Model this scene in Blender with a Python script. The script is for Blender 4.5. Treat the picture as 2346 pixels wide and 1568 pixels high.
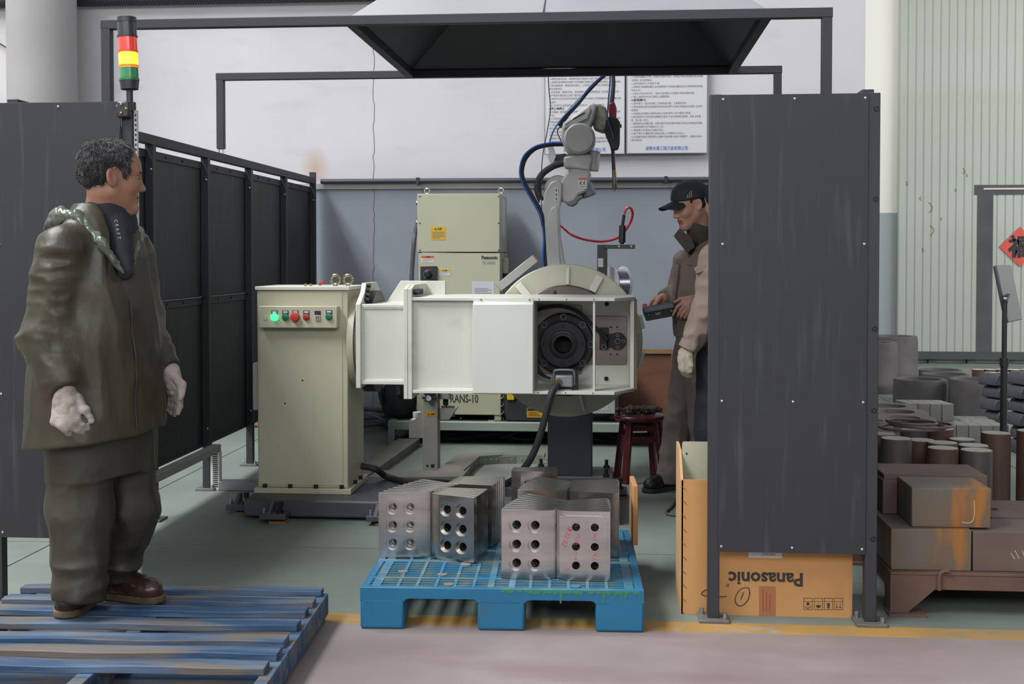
import bpy, bmesh, math, random
import numpy as np
from mathutils import Vector, Matrix, Euler

for o in list(bpy.data.objects):
    bpy.data.objects.remove(o, do_unlink=True)
SC = bpy.context.scene
COL = SC.collection
rad = math.radians

# ------------------------------------------------------------------ camera
FPX = 2790.0                      # focal length in pixels of the 2346 x 1568 frame
YAW, PITCH, CAMZ, HORIZON = rad(4.85), rad(1.5), 1.40, 590.0
SHIFT = HORIZON - 784 + FPX * math.tan(PITCH)
cam_data = bpy.data.cameras.new('camera')
cam_data.sensor_width = 36.0
cam_data.lens = 36.0 * FPX / 2346.0
cam_data.shift_y = SHIFT / 2346.0
cam_data.clip_end = 200
cam = bpy.data.objects.new('camera', cam_data)
cam.location = (0, 0, CAMZ)
cam.rotation_euler = (math.pi / 2 - PITCH, 0, YAW)
COL.objects.link(cam)
SC.camera = cam

# ------------------------------------------------------------------ world, lights, exposure
SC.view_settings.view_transform = 'Standard'
SC.view_settings.look = 'None'
SC.view_settings.gamma = 1.0
SC.view_settings.use_curve_mapping = False
SC.view_settings.exposure = 0.14
world = bpy.data.worlds.new('hall_daylight')
SC.world = world
world.use_nodes = True
bg = world.node_tree.nodes['Background']
bg.inputs[0].default_value = (0.86, 0.92, 1.0, 1)
bg.inputs[1].default_value = 0.36


def area_light(name, loc, target, sx, sy, power, color):
    l = bpy.data.lights.new(name, 'AREA')
    l.shape = 'RECTANGLE'
    l.size, l.size_y = sx, sy
    l.energy = power
    l.color = color
    o = bpy.data.objects.new(name, l)
    o.location = loc
    o.rotation_euler = (Vector(target) - Vector(loc)).to_track_quat('-Z', 'Y').to_euler()
    COL.objects.link(o)
    return o


# roof lights, the tall windows of the hall's left side, and those behind the viewer
area_light('roof_light', (-9.3, 1.0, 14.4), (-1.6, 1.0, 0.5), 18.0, 3.2, 4900, (0.98, 0.99, 1.0))
area_light('left_windows', (-9.5, 2.0, 4.0), (0.0, 6.0, 1.2), 14.0, 2.4, 110, (0.97, 0.98, 1.0))
area_light('rear_windows', (0.0, -7.0, 6.0), (0.0, 7.0, 1.0), 16.0, 3.0, 800, (0.96, 0.98, 1.0))
area_light('far_door_fill', (9.5, 11.0, 4.0), (4.5, 16.5, 1.5), 6.0, 3.0, 420, (0.96, 0.98, 1.0))  # unseen fill light added to brighten the far door, not a known window

# ------------------------------------------------------------------ where a point of the photograph lies
_F = Vector((-math.sin(YAW) * math.cos(PITCH), math.cos(YAW) * math.cos(PITCH), -math.sin(PITCH)))
_R = Vector((math.cos(YAW), math.sin(YAW), 0))
_U = _R.cross(_F)


def _ray(x, y):
    return _R * ((x - 1173) / FPX) + _U * ((784 + SHIFT - y) / FPX) + _F


def PY(x, y, Y):
    d = _ray(x, y)
    return Vector((0, 0, CAMZ)) + d * (Y / d.y)


def PX(x, y, X):
    d = _ray(x, y)
    return Vector((0, 0, CAMZ)) + d * (X / d.x)


def PZ(x, y, Z=0.0):
    d = _ray(x, y)
    return Vector((0, 0, CAMZ)) + d * ((Z - CAMZ) / d.z)


def XZ(x, y, Y):
    p = PY(x, y, Y)
    return p.x, p.z


# ------------------------------------------------------------------ materials
def lin(h):
    if not isinstance(h, str):
        return tuple(h)
    h = h.lstrip('#')
    out = []
    for i in (0, 2, 4):
        c = int(h[i:i + 2], 16) / 255.0
        out.append(c / 12.92 if c <= 0.04045 else ((c + 0.055) / 1.055) ** 2.4)
    return tuple(out)


MATS = {}


def mat(name, col, rough=0.5, metal=0.0, col2=None, scale=5.0, lo=0.35, hi=0.7, stretch=(1, 1, 1), bump=0.0, bscale=60.0,
        bstretch=(1, 1, 1), dirt=None, dscale=2.0, dlo=0.55, dhi=0.75, damt=0.6, dstretch=(1, 1, 1), emit=None, estr=0.0, rvar=0.0,
        spec=0.5, coat=0.0, trans=0.0, alpha=1.0, sheen=0.0, detail=5.0):
    if name in MATS:
        return MATS[name]
    m = bpy.data.materials.new(name)
    m.use_nodes = True
    nt = m.node_tree
    b = nt.nodes['Principled BSDF']
    c = (*lin(col), 1)
    b.inputs['Base Color'].default_value = c
    b.inputs['Roughness'].default_value = rough
    b.inputs['Metallic'].default_value = metal
    b.inputs['Specular IOR Level'].default_value = spec
    b.inputs['Coat Weight'].default_value = coat
    b.inputs['Transmission Weight'].default_value = trans
    b.inputs['Sheen Weight'].default_value = sheen
    b.inputs['Alpha'].default_value = alpha
    if emit:
        b.inputs['Emission Color'].default_value = (*lin(emit), 1)
        b.inputs['Emission Strength'].default_value = estr
    L = nt.links.new
    tc = None

    def coords(st):
        nonlocal tc
        if tc is None:
            tc = nt.nodes.new('ShaderNodeTexCoord')
        mp = nt.nodes.new('ShaderNodeMapping')
        mp.inputs['Scale'].default_value = st
        L(tc.outputs['Object'], mp.inputs['Vector'])
        return mp.outputs['Vector']

    def noise(sc, st, l, h, det=detail):
        n = nt.nodes.new('ShaderNodeTexNoise')
        n.inputs['Scale'].default_value = sc
        n.inputs['Detail'].default_value = det
        L(coords(st), n.inputs['Vector'])
        r = nt.nodes.new('ShaderNodeMapRange')
        r.inputs['From Min'].default_value = l
        r.inputs['From Max'].default_value = h
        r.clamp = True
        L(n.outputs['Fac'], r.inputs['Value'])
        return r.outputs['Result']

    cur = None
    if col2:
        fac = noise(scale, stretch, lo, hi)
        mx = nt.nodes.new('ShaderNodeMix')
        mx.data_type = 'RGBA'
        mx.inputs['A'].default_value = c
        mx.inputs['B'].default_value = (*lin(col2), 1)
        L(fac, mx.inputs['Factor'])
        cur = mx.outputs['Result']
        if rvar:
            mr = nt.nodes.new('ShaderNodeMapRange')
            mr.inputs['To Min'].default_value = rough
            mr.inputs['To Max'].default_value = min(1, rough + rvar)
            L(fac, mr.inputs['Value'])
            L(mr.outputs['Result'], b.inputs['Roughness'])
    if dirt:
        fac = noise(dscale, dstretch, dlo, dhi)
        mu = nt.nodes.new('ShaderNodeMath')
        mu.operation = 'MULTIPLY'
        mu.inputs[1].default_value = damt
        L(fac, mu.inputs[0])
        mx = nt.nodes.new('ShaderNodeMix')
        mx.data_type = 'RGBA'
        if cur is None:
            mx.inputs['A'].default_value = c
        else:
            L(cur, mx.inputs['A'])
        mx.inputs['B'].default_value = (*lin(dirt), 1)
        L(mu.outputs[0], mx.inputs['Factor'])
        cur = mx.outputs['Result']
    if cur is not None:
        L(cur, b.inputs['Base Color'])
    if bump:
        n = nt.nodes.new('ShaderNodeTexNoise')
        n.inputs['Scale'].default_value = bscale
        n.inputs['Detail'].default_value = 3
        L(coords(bstretch), n.inputs['Vector'])
        bp = nt.nodes.new('ShaderNodeBump')
        bp.inputs['Strength'].default_value = bump
        bp.inputs['Distance'].default_value = 0.01
        L(n.outputs['Fac'], bp.inputs['Height'])
        L(bp.outputs['Normal'], b.inputs['Normal'])
    MATS[name] = m
    return m


# ------------------------------------------------------------------ mesh building
def spline(pts, n=8):
    """Catmull-Rom through the points."""
    P = [Vector(p) for p in pts]
    if len(P) < 3:
        return P
    P = [P[0] * 2 - P[1]] + P + [P[-1] * 2 - P[-2]]
    out = []
    for i in range(1, len(P) - 2):
        a, b, c, d = P[i - 1:i + 3]
        for k in range(n):
            t = k / n
            out.append(0.5 * ((2 * b) + (c - a) * t + (2 * a - 5 * b + 4 * c - d) * t * t + (3 * b - a - 3 * c + d) * t ** 3))
    out.append(P[-2])
    return out


def frame(d):
    d = Vector(d).normalized()
    up = Vector((0, 0, 1)) if abs(d.z) < 0.9 else Vector((0, 1, 0))
    a = d.cross(up).normalized()
    return a, a.cross(d).normalized()


class MB:
    def __init__(self):
        self.v, self.f, self.m = [], [], []

    def add(self, vs, fs, mi=0):
        k = len(self.v)
        self.v += [Vector(p) for p in vs]
        self.f += [tuple(i + k for i in q) for q in fs]
        self.m += [mi] * len(fs)
        return self

    def box(self, lo, hi, mi=0):
        x0, y0, z0 = lo
        x1, y1, z1 = hi
        x0, x1 = min(x0, x1), max(x0, x1)
        y0, y1 = min(y0, y1), max(y0, y1)
        z0, z1 = min(z0, z1), max(z0, z1)
        return self.add([(x0, y0, z0), (x1, y0, z0), (x1, y1, z0), (x0, y1, z0), (x0, y0, z1), (x1, y0, z1), (x1, y1, z1), (x0, y1, z1)],
                        [(0, 3, 2, 1), (4, 5, 6, 7), (0, 1, 5, 4), (1, 2, 6, 5), (2, 3, 7, 6), (3, 0, 4, 7)], mi)

    def obox(self, c, size, rot=(0, 0, 0), mi=0):
        M = Euler(rot).to_matrix()
        sx, sy, sz = (s / 2 for s in size)
        c = Vector(c)
        vs = [c + M @ Vector(p) for p in [(-sx, -sy, -sz), (sx, -sy, -sz), (sx, sy, -sz), (-sx, sy, -sz), (-sx, -sy, sz), (sx, -sy, sz), (sx, sy, sz), (-sx, sy, sz)]]
        return self.add(vs, [(0, 3, 2, 1), (4, 5, 6, 7), (0, 1, 5, 4), (1, 2, 6, 5), (2, 3, 7, 6), (3, 0, 4, 7)], mi)

    def bar(self, p0, p1, w, h, mi=0, up=(0, 0, 1)):
        """rectangular bar from p0 to p1"""
        p0, p1 = Vector(p0), Vector(p1)
        d = (p1 - p0).normalized()
        up = Vector(up)
        if abs(d.dot(up)) > 0.99:
            up = Vector((0, 1, 0))
        a = d.cross(up).normalized() * (w / 2)
        b = a.cross(d).normalized() * (h / 2)
        vs = [p + s * a + t * b for p in (p0, p1) for s, t in ((-1, -1), (1, -1), (1, 1), (-1, 1))]
        return self.add(vs, [(0, 1, 2, 3), (7, 6, 5, 4), (0, 4, 5, 1), (1, 5, 6, 2), (2, 6, 7, 3), (3, 7, 4, 0)], mi)

    def cyl(self, p0, p1, r0, r1=None, n=20, caps=True, mi=0):
        r1 = r0 if r1 is None else r1
        p0, p1 = Vector(p0), Vector(p1)
        a, b = frame(p1 - p0)
        vs = []
        for p, r in ((p0, r0), (p1, r1)):
            for i in range(n):
                t = 2 * math.pi * i / n
                vs.append(p + (a * math.cos(t) + b * math.sin(t)) * r)
        fs = [(i, (i + 1) % n, n + (i + 1) % n, n + i) for i in range(n)]
        if caps:
            fs += [tuple(range(n - 1, -1, -1)), tuple(range(n, 2 * n))]
        return self.add(vs, fs, mi)

    def lathe(self, o, ax, prof, n=28, mi=0, close=False):
        """profile of (radius, distance along axis)"""
        o, ax = Vector(o), Vector(ax).normalized()
        a, b = frame(ax)
        vs, fs = [], []
        for r, h in prof:
            for i in range(n):
                t = 2 * math.pi * i / n
                vs.append(o + ax * h + (a * math.cos(t) + b * math.sin(t)) * max(r, 1e-5))
        m = len(prof)
        for k in range(m if close else m - 1):
            k2 = (k + 1) % m
            for i in range(n):
                j = (i + 1) % n
                fs.append((k * n + i, k * n + j, k2 * n + j, k2 * n + i))
        return self.add(vs, fs, mi)

    def tube(self, pts, r, n=10, mi=0, smooth=8, caps=True):
        P = spline(pts, smooth) if smooth else [Vector(p) for p in pts]
        rr = r if isinstance(r, (list, tuple)) else [r] * len(P)
        if len(rr) != len(P):
            rr = list(np.interp(np.linspace(0, 1, len(P)), np.linspace(0, 1, len(rr)), rr))
        vs, fs = [], []
        a = None
        for i, p in enumerate(P):
            d = (P[min(i + 1, len(P) - 1)] - P[max(i - 1, 0)]).normalized()
            if a is None:
                a, b = frame(d)
            else:
                a = (a - d * a.dot(d)).normalized()
                b = d.cross(a) * -1
                b = a.cross(d)
            for k in range(n):
                t = 2 * math.pi * k / n
                vs.append(p + (a * math.cos(t) + b * math.sin(t)) * rr[i])
        for i in range(len(P) - 1):
            for k in range(n):
                j = (k + 1) % n
                fs.append((i * n + k, i * n + j, (i + 1) * n + j, (i + 1) * n + k))
        if caps:
            fs += [tuple(range(n - 1, -1, -1)), tuple(range((len(P) - 1) * n, len(P) * n))]
        return self.add(vs, fs, mi)

    def prism(self, poly, axis, d0, d1, mi=0):
        """polygon in the two other axes (in x,y / x,z / y,z order) extruded along axis from d0 to d1"""
        def mk(p, d):
            return {'x': (d, p[0], p[1]), 'y': (p[0], d, p[1]), 'z': (p[0], p[1], d)}[axis]
        n = len(poly)
        vs = [mk(p, d0) for p in poly] + [mk(p, d1) for p in poly]
        fs = [tuple(range(n)), tuple(range(2 * n - 1, n - 1, -1))] + [(i, n + i, n + (i + 1) % n, (i + 1) % n) for i in range(n)]
        return self.add(vs, fs, mi)

    def sphere(self, c, r, n=16, m=10, mi=0, sc=(1, 1, 1)):
        c = Vector(c)
        vs, fs = [c + Vector((0, 0, r * sc[2]))], []
        for i in range(1, m):
            ph = math.pi * i / m
            for k in range(n):
                t = 2 * math.pi * k / n
                vs.append(c + Vector((r * sc[0] * math.sin(ph) * math.cos(t), r * sc[1] * math.sin(ph) * math.sin(t), r * sc[2] * math.cos(ph))))
        vs.append(c - Vector((0, 0, r * sc[2])))
        for k in range(n):
            fs.append((0, 1 + k, 1 + (k + 1) % n))
            fs.append((len(vs) - 1, 1 + (m - 2) * n + (k + 1) % n, 1 + (m - 2) * n + k))
        for i in range(m - 2):
            for k in range(n):
                a = 1 + i * n
                fs.append((a + k, a + n + k, a + n + (k + 1) % n, a + (k + 1) % n))
        return self.add(vs, fs, mi)

    def torus(self, c, ax, R, r, n=28, m=10, mi=0):
        c, ax = Vector(c), Vector(ax).normalized()
        return self.lathe(c, ax, [(R + r * math.cos(2 * math.pi * k / m), r * math.sin(2 * math.pi * k / m)) for k in range(m)], n, mi, close=True)

    def xform(self, M):
        self.v = [M @ p for p in self.v]
        return self

    def build(self, name, mats, parent=None, local=False, bevel=0.0, seg=2, smooth=35, fix=True):
        me = bpy.data.meshes.new(name)
        org = Vector((0, 0, 0))
        if not local:
            if parent is not None:
                q = parent
                while q is not None:
                    org += q.location
                    q = q.parent
            else:
                xs = [p.x for p in self.v]; ys = [p.y for p in self.v]; zs = [p.z for p in self.v]
                org = Vector(((min(xs) + max(xs)) / 2, (min(ys) + max(ys)) / 2, min(zs)))
        me.from_pydata([p - org for p in self.v], [], self.f)
        if not isinstance(mats, (list, tuple)):
            mats = [mats]
        for m in mats:
            me.materials.append(m)
        if len(mats) > 1:
            me.polygons.foreach_set('material_index', self.m)
        if fix:
            bm = bmesh.new()
            bm.from_mesh(me)
            bmesh.ops.recalc_face_normals(bm, faces=bm.faces)
            bm.to_mesh(me)
            bm.free()
        if smooth:
            me.polygons.foreach_set('use_smooth', [True] * len(me.polygons))
            me.set_sharp_from_angle(angle=rad(smooth))
        me.update()
        o = bpy.data.objects.new(name, me)
        COL.objects.link(o)
        if parent is not None:
            o.parent = parent
        elif not local:
            o.location = org
        if bevel:
            bv = o.modifiers.new('bevel', 'BEVEL')
            bv.width = bevel
            bv.segments = seg
            bv.limit_method = 'ANGLE'
            bv.angle_limit = rad(40)
        return o


def tag(o, label, cat, group=None, kind=None):
    o['label'] = label
    o['category'] = cat
    if group:
        o['group'] = group
    if kind:
        o['kind'] = kind
    return o


def struct(o, label=None):
    o['kind'] = 'structure'
    if label:
        o['label'] = label
    return o


def thing(name, label, cat, loc=(0, 0, 0), rotz=0.0, group=None):
    o = bpy.data.objects.new(name, None)
    o.empty_display_size = 0.1
    COL.objects.link(o)
    o.location = loc
    o.rotation_euler = (0, 0, rotz)
    return tag(o, label, cat, group)


def copy_tree(o, parent=None):
    c = o.copy()
    COL.objects.link(c)
    if parent is not None:
        c.parent = parent
    for ch in list(o.children):
        copy_tree(ch, c)
    return c


def text_obj(body, size, name, material, parent=None, M=None, extrude=0.0003, align='LEFT', res=2, bold=0.0, spacing=1.0, width=None, shear=0.0):
    """flat lettering turned into a mesh; M places its x/y plane"""
    cu = bpy.data.curves.new(name, 'FONT')
    cu.body = body
    cu.size = size
    cu.extrude = extrude
    cu.align_x = align
    cu.resolution_u = res
    cu.offset = bold
    cu.space_character = spacing
    cu.shear = shear
    t = bpy.data.objects.new(name + '_tmp', cu)
    me = bpy.data.meshes.new_from_object(t)
    me.name = name
    bpy.data.objects.remove(t, do_unlink=True)
    bpy.data.curves.remove(cu)
    if len(me.vertices) == 0:
        return None
    co = np.zeros(len(me.vertices) * 3)
    me.vertices.foreach_get('co', co)
    co = co.reshape(-1, 3)
    if width:
        w = co[:, 0].max() - co[:, 0].min()
        co[:, 0] *= width / w
    M = M if M is not None else Matrix.Identity(4)
    org = Vector((0, 0, 0))
    q = parent
    while q is not None:
        org += q.location
        q = q.parent
    co = co @ np.array(M.to_3x3()).T + np.array(M.translation - org)
    me.vertices.foreach_set('co', co.ravel())
    me.materials.clear()
    me.materials.append(material)
    me.update()
    o = bpy.data.objects.new(name, me)
    COL.objects.link(o)
    if parent is not None:
        o.parent = parent
    return o


def facing(p, rot=0.0, nrm='-y'):
    """matrix whose x/y plane looks towards -y (the camera's side) at point p; rot turns it in that plane"""
    B = {'-y': Matrix(((1, 0, 0), (0, 0, -1), (0, 1, 0))), '+x': Matrix(((0, 0, 1), (1, 0, 0), (0, 1, 0))), '-x': Matrix(((0, 0, -1), (-1, 0, 0), (0, 1, 0)))}[nrm]
    R = B @ Matrix.Rotation(rot, 3, 'Z')
    return Matrix.Translation(p) @ R.to_4x4()


def rbox(x0, y0, x1, y1, Y, depth):
    """pixel rectangle in the plane Y, pushed back by depth -> lo, hi corners"""
    ax, az = XZ(x0, (y0 + y1) / 2, Y)[0], XZ((x0 + x1) / 2, y0, Y)[1]
    bx, bz = XZ(x1, (y0 + y1) / 2, Y)[0], XZ((x0 + x1) / 2, y1, Y)[1]
    return (min(ax, bx), Y, min(az, bz)), (max(ax, bx), Y + depth, max(az, bz))


BLACK = mat('black_print', '#1c1c1e', 0.7)
# ================================================================== the setting
FENCE_Y, FENCE_X0, FENCE_X1, WALL_Y, FAR_Y = 4.70, -2.45, 0.965, 9.87, 16.60
m_wall = mat('wall_white', '#c5c2c6', 0.9, col2='#bab7ba', scale=0.9, lo=0.4, hi=0.75, dirt='#9c9998', dscale=2.2, dlo=0.6, dhi=0.85, damt=0.35, dstretch=(1, 1, 3))
m_dado = mat('wall_grey_paint', '#8a9099', 0.75, col2='#7f858e', scale=1.4)
m_farw = mat('far_wall_cream', '#d4d1c6', 0.9)
m_dado2 = mat('far_wall_grey', '#8b9294', 0.8)
m_green = mat('floor_green_epoxy', '#646d65', 0.45, col2='#727b73', scale=1.3, lo=0.3, hi=0.7, dirt='#585f54', dscale=3.1, dlo=0.56, dhi=0.8, damt=0.55, bump=0.04, bscale=25, rvar=0.2)
m_pink = mat('floor_pink_aisle', '#796c6a', 0.6, col2='#877c79', scale=1.7, lo=0.35, hi=0.65, dirt='#6f595a', dscale=2.4, dlo=0.5, dhi=0.75, damt=0.6, dstretch=(0.5, 1.6, 1), bump=0.03, bscale=30)
m_yel = mat('floor_yellow_line', '#9c773c', 0.65, col2='#7f7054', scale=4, lo=0.45, hi=0.75, dirt='#8a8478', dscale=9, dlo=0.55, dhi=0.7, damt=0.8)
m_joint = mat('floor_joint', '#3a3a32', 0.9)
m_fence = mat('fence_paint', '#2b2c32', 0.58, col2='#26272c', scale=3)
m_sheet = mat('fence_sheet', '#27282d', 0.6, col2='#222327', scale=2.0, dirt='#4f5055', dscale=4.0, dlo=0.56, dhi=0.85, damt=0.5, dstretch=(7, 7, 0.6))
m_zinc = mat('zinc', '#a8a9ab', 0.35, 0.9)
m_bolt = mat('black_bolt', '#26262a', 0.45, 0.4)
m_plate = mat('base_plate_steel', '#5c5a5a', 0.6, 0.3, col2='#6e6a66', scale=20)

floor = thing('floor', 'green epoxy workshop floor', 'floor')
del floor['category']
floor['kind'] = 'structure'
fb = MB().box((-12, -3, -0.06), (14, 24, -0.012)).build('floor_bed', m_joint, floor)
gx = [-12, -2.74, 2.65, 8.0, 14]
gy = [4.68, 5.74, 10.9, 24]
for i in range(4):
    for j in range(3):
        MB().box((gx[i] + 0.004, gy[j] + (0.004 if j else 0), -0.03), (gx[i + 1] - 0.004, gy[j + 1] - 0.004, 0)).build('floor_slab', m_green, floor)
MB().box((-12, -3, -0.03), (14, 4.555, 0.0)).build('aisle_slab', m_pink, floor)
# the line runs very slightly out of square with the slabs
MB().add([(-12, 4.555, -0.03), (14, 4.555, -0.03), (14, 4.68, -0.03), (-12, 4.68, -0.03), (-12, 4.555, 0), (14, 4.555, 0), (14, 4.68, 0), (-12, 4.68, 0)],
         [(0, 3, 2, 1), (4, 5, 6, 7), (0, 1, 5, 4), (1, 2, 6, 5), (2, 3, 7, 6), (3, 0, 4, 7)]).build('yellow_line', m_yel, floor)

wx1 = XZ(1981, 300, WALL_Y)[0]
zd = XZ(1100, 433, WALL_Y)[1]
# rust stain above the end of the fence is in the wall's paint
nt = m_wall.node_tree
_b = nt.nodes['Principled BSDF']
_src = _b.inputs['Base Color'].links[0].from_socket
_tc = nt.nodes.new('ShaderNodeTexCoord')
_mp = nt.nodes.new('ShaderNodeMapping')
_st = XZ(722, 392, WALL_Y)
_mp.vector_type = 'POINT'
wall = MB().box((-12, WALL_Y, 0), (wx1, WALL_Y + 0.25, 6.5)).build('wall_back', m_wall)
struct(wall, 'white plastered wall behind the welding cell')
_mp.inputs['Location'].default_value = (-(_st[0] - wall.location.x) / 0.13, 0, -(_st[1] + 0.02) / 0.20)
_mp.inputs['Scale'].default_value = (1 / 0.13, 0.0, 1 / 0.20)
_ln = nt.nodes.new('ShaderNodeVectorMath')
_ln.operation = 'LENGTH'
_mr = nt.nodes.new('ShaderNodeMapRange')
_mr.inputs['From Min'].default_value = 1.0
_mr.inputs['From Max'].default_value = 0.0
_mr.inputs['To Max'].default_value = 0.55
_mx = nt.nodes.new('ShaderNodeMix')
_mx.data_type = 'RGBA'
_mx.inputs['B'].default_value = (*lin('#a8763c'), 1)
nt.links.new(_tc.outputs['Object'], _mp.inputs['Vector'])
nt.links.new(_mp.outputs['Vector'], _ln.inputs[0])
nt.links.new(_ln.outputs['Value'], _mr.inputs['Value'])
nt.links.new(_mr.outputs['Result'], _mx.inputs['Factor'])
nt.links.new(_src, _mx.inputs['A'])
nt.links.new(_mx.outputs['Result'], _b.inputs['Base Color'])
ck = []
random.seed(4)
for k in range(76):
    y = 60 + k * 12
    ck.append(PY(856 + random.uniform(-2.2, 2.2), y, WALL_Y - 0.013 if XZ(856, y, WALL_Y)[1] < zd + 0.05 else WALL_Y - 0.0005))
MB().tube(ck, 0.0028, 4, smooth=0).build('crack', mat('wall_crack', '#6e6b6b', 0.9), wall)

d = MB().box((-12, WALL_Y - 0.012, 0), (wx1, WALL_Y, zd)).build('trim_1', m_dado)
struct(d, 'grey painted lower band of the back wall')
d = MB().box((-12, WALL_Y - 0.03, zd), (wx1, WALL_Y, zd + 0.05)).build('trim_2', mat('trim_paint', '#a5a2a2', 0.7), bevel=0.004)
struct(d, 'pale ledge capping the grey band')
zp = XZ(1100, 414, WALL_Y - 0.06)[1]
pipe = thing('wall_pipe', 'thin dark pipe running along the wall above the grey band', 'pipe', (0, WALL_Y - 0.06, zp))
MB().cyl((FENCE_X0 + 0.05, WALL_Y - 0.06, zp), (wx1 - 0.1, WALL_Y - 0.06, zp), 0.021, n=14).build('pipe', mat('dark_pipe', '#3b3f45', 0.5), pipe)
for x in (-1.6, -0.6, 0.4, 1.4):
    MB().box((x - 0.012, WALL_Y - 0.085, zp - 0.026), (x + 0.012, WALL_Y, zp + 0.026)).build('clip', m_fence, pipe)

struct(MB().box((wx1 - 0.3, FAR_Y, 0), (14, FAR_Y + 0.2, 7)).build('wall_far', m_farw), 'cream wall at the far end of the hall')
xd = XZ(2057, 600, FAR_Y - 0.1)[0]
struct(MB().box((wx1 - 0.3, FAR_Y - 0.012, 0), (xd + 0.05, FAR_Y, XZ(2035, 488, FAR_Y)[1])).build('trim_3', m_dado2), 'grey painted band on the far wall')

# sliding door of ribbed sandwich panels
m_door = mat('door_panel', '#9ca297', 0.6, col2='#94998d', scale=0.7, dirt='#8f8f78', dscale=2.5, dlo=0.62, dhi=0.85, damt=0.6, dstretch=(3, 3, 1))
door = thing('door_1', 'pale green ribbed panel door at far end of hall', 'door', (xd, FAR_Y - 0.12, 0))
del door['category']
door['kind'] = 'structure'
zb = XZ(2200, 806, FAR_Y - 0.12)[1]
pw = 0.105
me_ = None
for k in range(34):
    x = xd + k * pw
    if me_ is None:
        s_ = MB().prism([(x, FAR_Y - 0.11), (x + 0.012, FAR_Y - 0.122), (x + pw - 0.012, FAR_Y - 0.122), (x + pw, FAR_Y - 0.11), (x + pw, FAR_Y - 0.06), (x, FAR_Y - 0.06)], 'z', zb, 6.0).build('panel_strip', m_door, door)
        me_ = s_
    else:
        c = me_.copy(); COL.objects.link(c)
        c.location = (k * pw, 0, 0)
m_spray = mat('black_spray', '#393a3d', 0.7, col2='#46474a', scale=3)
dy = FAR_Y - 0.13
a, b = XZ(2240, 424, dy), XZ(2272, 806, dy)
MB().box((a[0], dy, zb), (b[0], dy + 0.012, a[1])).build('wicket_frame', m_spray, door)
a, b = XZ(2240, 424, dy), XZ(2346, 446, dy)
MB().box((b[0] - 0.63, dy - 0.001, b[1]), (xd + 34 * pw, dy + 0.011, a[1])).build('wicket_frame', m_spray, door)
a, b = XZ(2253, 431, dy), XZ(2346, 434.5, dy)
MB().box((a[0], dy - 0.012, b[1]), (xd + 34 * pw, dy - 0.001, a[1])).build('door_slit', mat('light_slit', '#b9a8a0', 0.5), door)
MB().box((xd, FAR_Y - 0.16, zb - 0.10), (xd + 34 * pw, FAR_Y - 0.05, zb)).build('bottom_rail', mat('door_rail', '#3a3c3c', 0.6), door)
for k in range(8):
    MB().box((xd + 0.4 + k * 0.5, FAR_Y - 0.13, 0), (xd + 0.5 + k * 0.5, FAR_Y - 0.07, zb - 0.10)).build('roller', mat('door_rail', '#3a3c3c'), door)
# hook shaped scuff marks left on the panels
random.seed(8)
for (px, py, h, s) in [(2075, 420, 9, 1), (2110, 455, 8, -1), (2128, 476, 24, 1), (2131, 528, 24, 1), (2113, 573, 8, 1), (2190, 436, 6, -1), (2206, 392, 12, 1), (2214, 402, 6, 1), (2155, 502, 6, 1)]:
    pts = [PY(px + s * 0.35 * h * math.sin(math.pi * t) * (1 if t < .8 else .6), py - h / 2 + h * t, FAR_Y - 0.1225) for t in (0, .3, .6, 1)]
    MB().tube(pts, 0.007, 4, smooth=3).build('scuff_mark', mat('scuff', '#86806a', 0.9), door)

# red paper with the character for good fortune
fx, fz = XZ(2337, 566, dy - 0.01)
fs = XZ(2337, 520, dy - 0.01)[1] - fz
fu = thing('fortune_paper', 'red diamond paper with black character on far door', 'paper', (fx, dy - 0.012, fz - fs))
MB().prism([(fx - fs, fz), (fx, fz - fs), (fx + fs, fz), (fx, fz + fs)], 'y', dy - 0.008, dy - 0.004).build('sheet', mat('red_paper', '#b5362f', 0.6, col2='#c24a3a', scale=6), fu)
text_obj('福', fs * 1.15, 'character', BLACK, fu, facing((fx - fs * 0.56, dy - 0.0085, fz - fs * 0.42), 0.0), bold=0.012)

# round column and ribbed duct at upper left
cx, _ = XZ(98, 300, 9.5)
cr = (XZ(172, 300, 9.5)[0] - XZ(25, 300, 9.5)[0]) / 2
struct(tag(MB().lathe((cx, 9.5, 0), (0, 0, 1), [(0, 0), (cr, 0), (cr, 6.5), (0, 6.5)], 48).build('column', mat('column_paint', '#9b9897', 0.8, col2='#908d8c', scale=1.5)), 'round pale column at the back of the hall', 'column'))
dz = XZ(100, 17, 9.80)[1]
pr = []
for k in range(220):
    xx = -6 + k * 0.022
    pr += [(0.060, xx), (0.060, xx + 0.014), (0.054, xx + 0.017), (0.054, xx + 0.020)]
tag(MB().lathe((0, 9.80, dz + 0.06), (1, 0, 0), pr, 20).build('ribbed_duct', mat('duct_black', '#33343c', 0.6)), 'dark ribbed hose duct along the top of the wall', 'duct')
cc = [PY(-30, 80, 9.84), PY(0, 100, 9.84), PY(24, 116, 9.84), PY(60, 150, 9.84), PY(100, 260, 9.84)]
tag(MB().tube(cc, 0.006, 6).build('loose_cable', mat('cable_black', '#202024', 0.6)), 'thin dark cable drooping behind the round column', 'cable')

# ================================================================== welding cell fence
PW = 0.045


def foot(parent, x, y, w=0.115, name='foot_plate'):
    p = MB().box((x - w / 2, y - w / 2, 0), (x + w / 2, y + w / 2, 0.012)).build(name, m_plate, parent, bevel=0.002)
    for sx in (-1, 1):
        MB().cyl((x + sx * w * 0.36, y - w * 0.3 * sx, 0.012), (x + sx * w * 0.36, y - w * 0.3 * sx, 0.034), 0.008, n=6).build('anchor_bolt', m_zinc, p)
    return p


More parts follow.
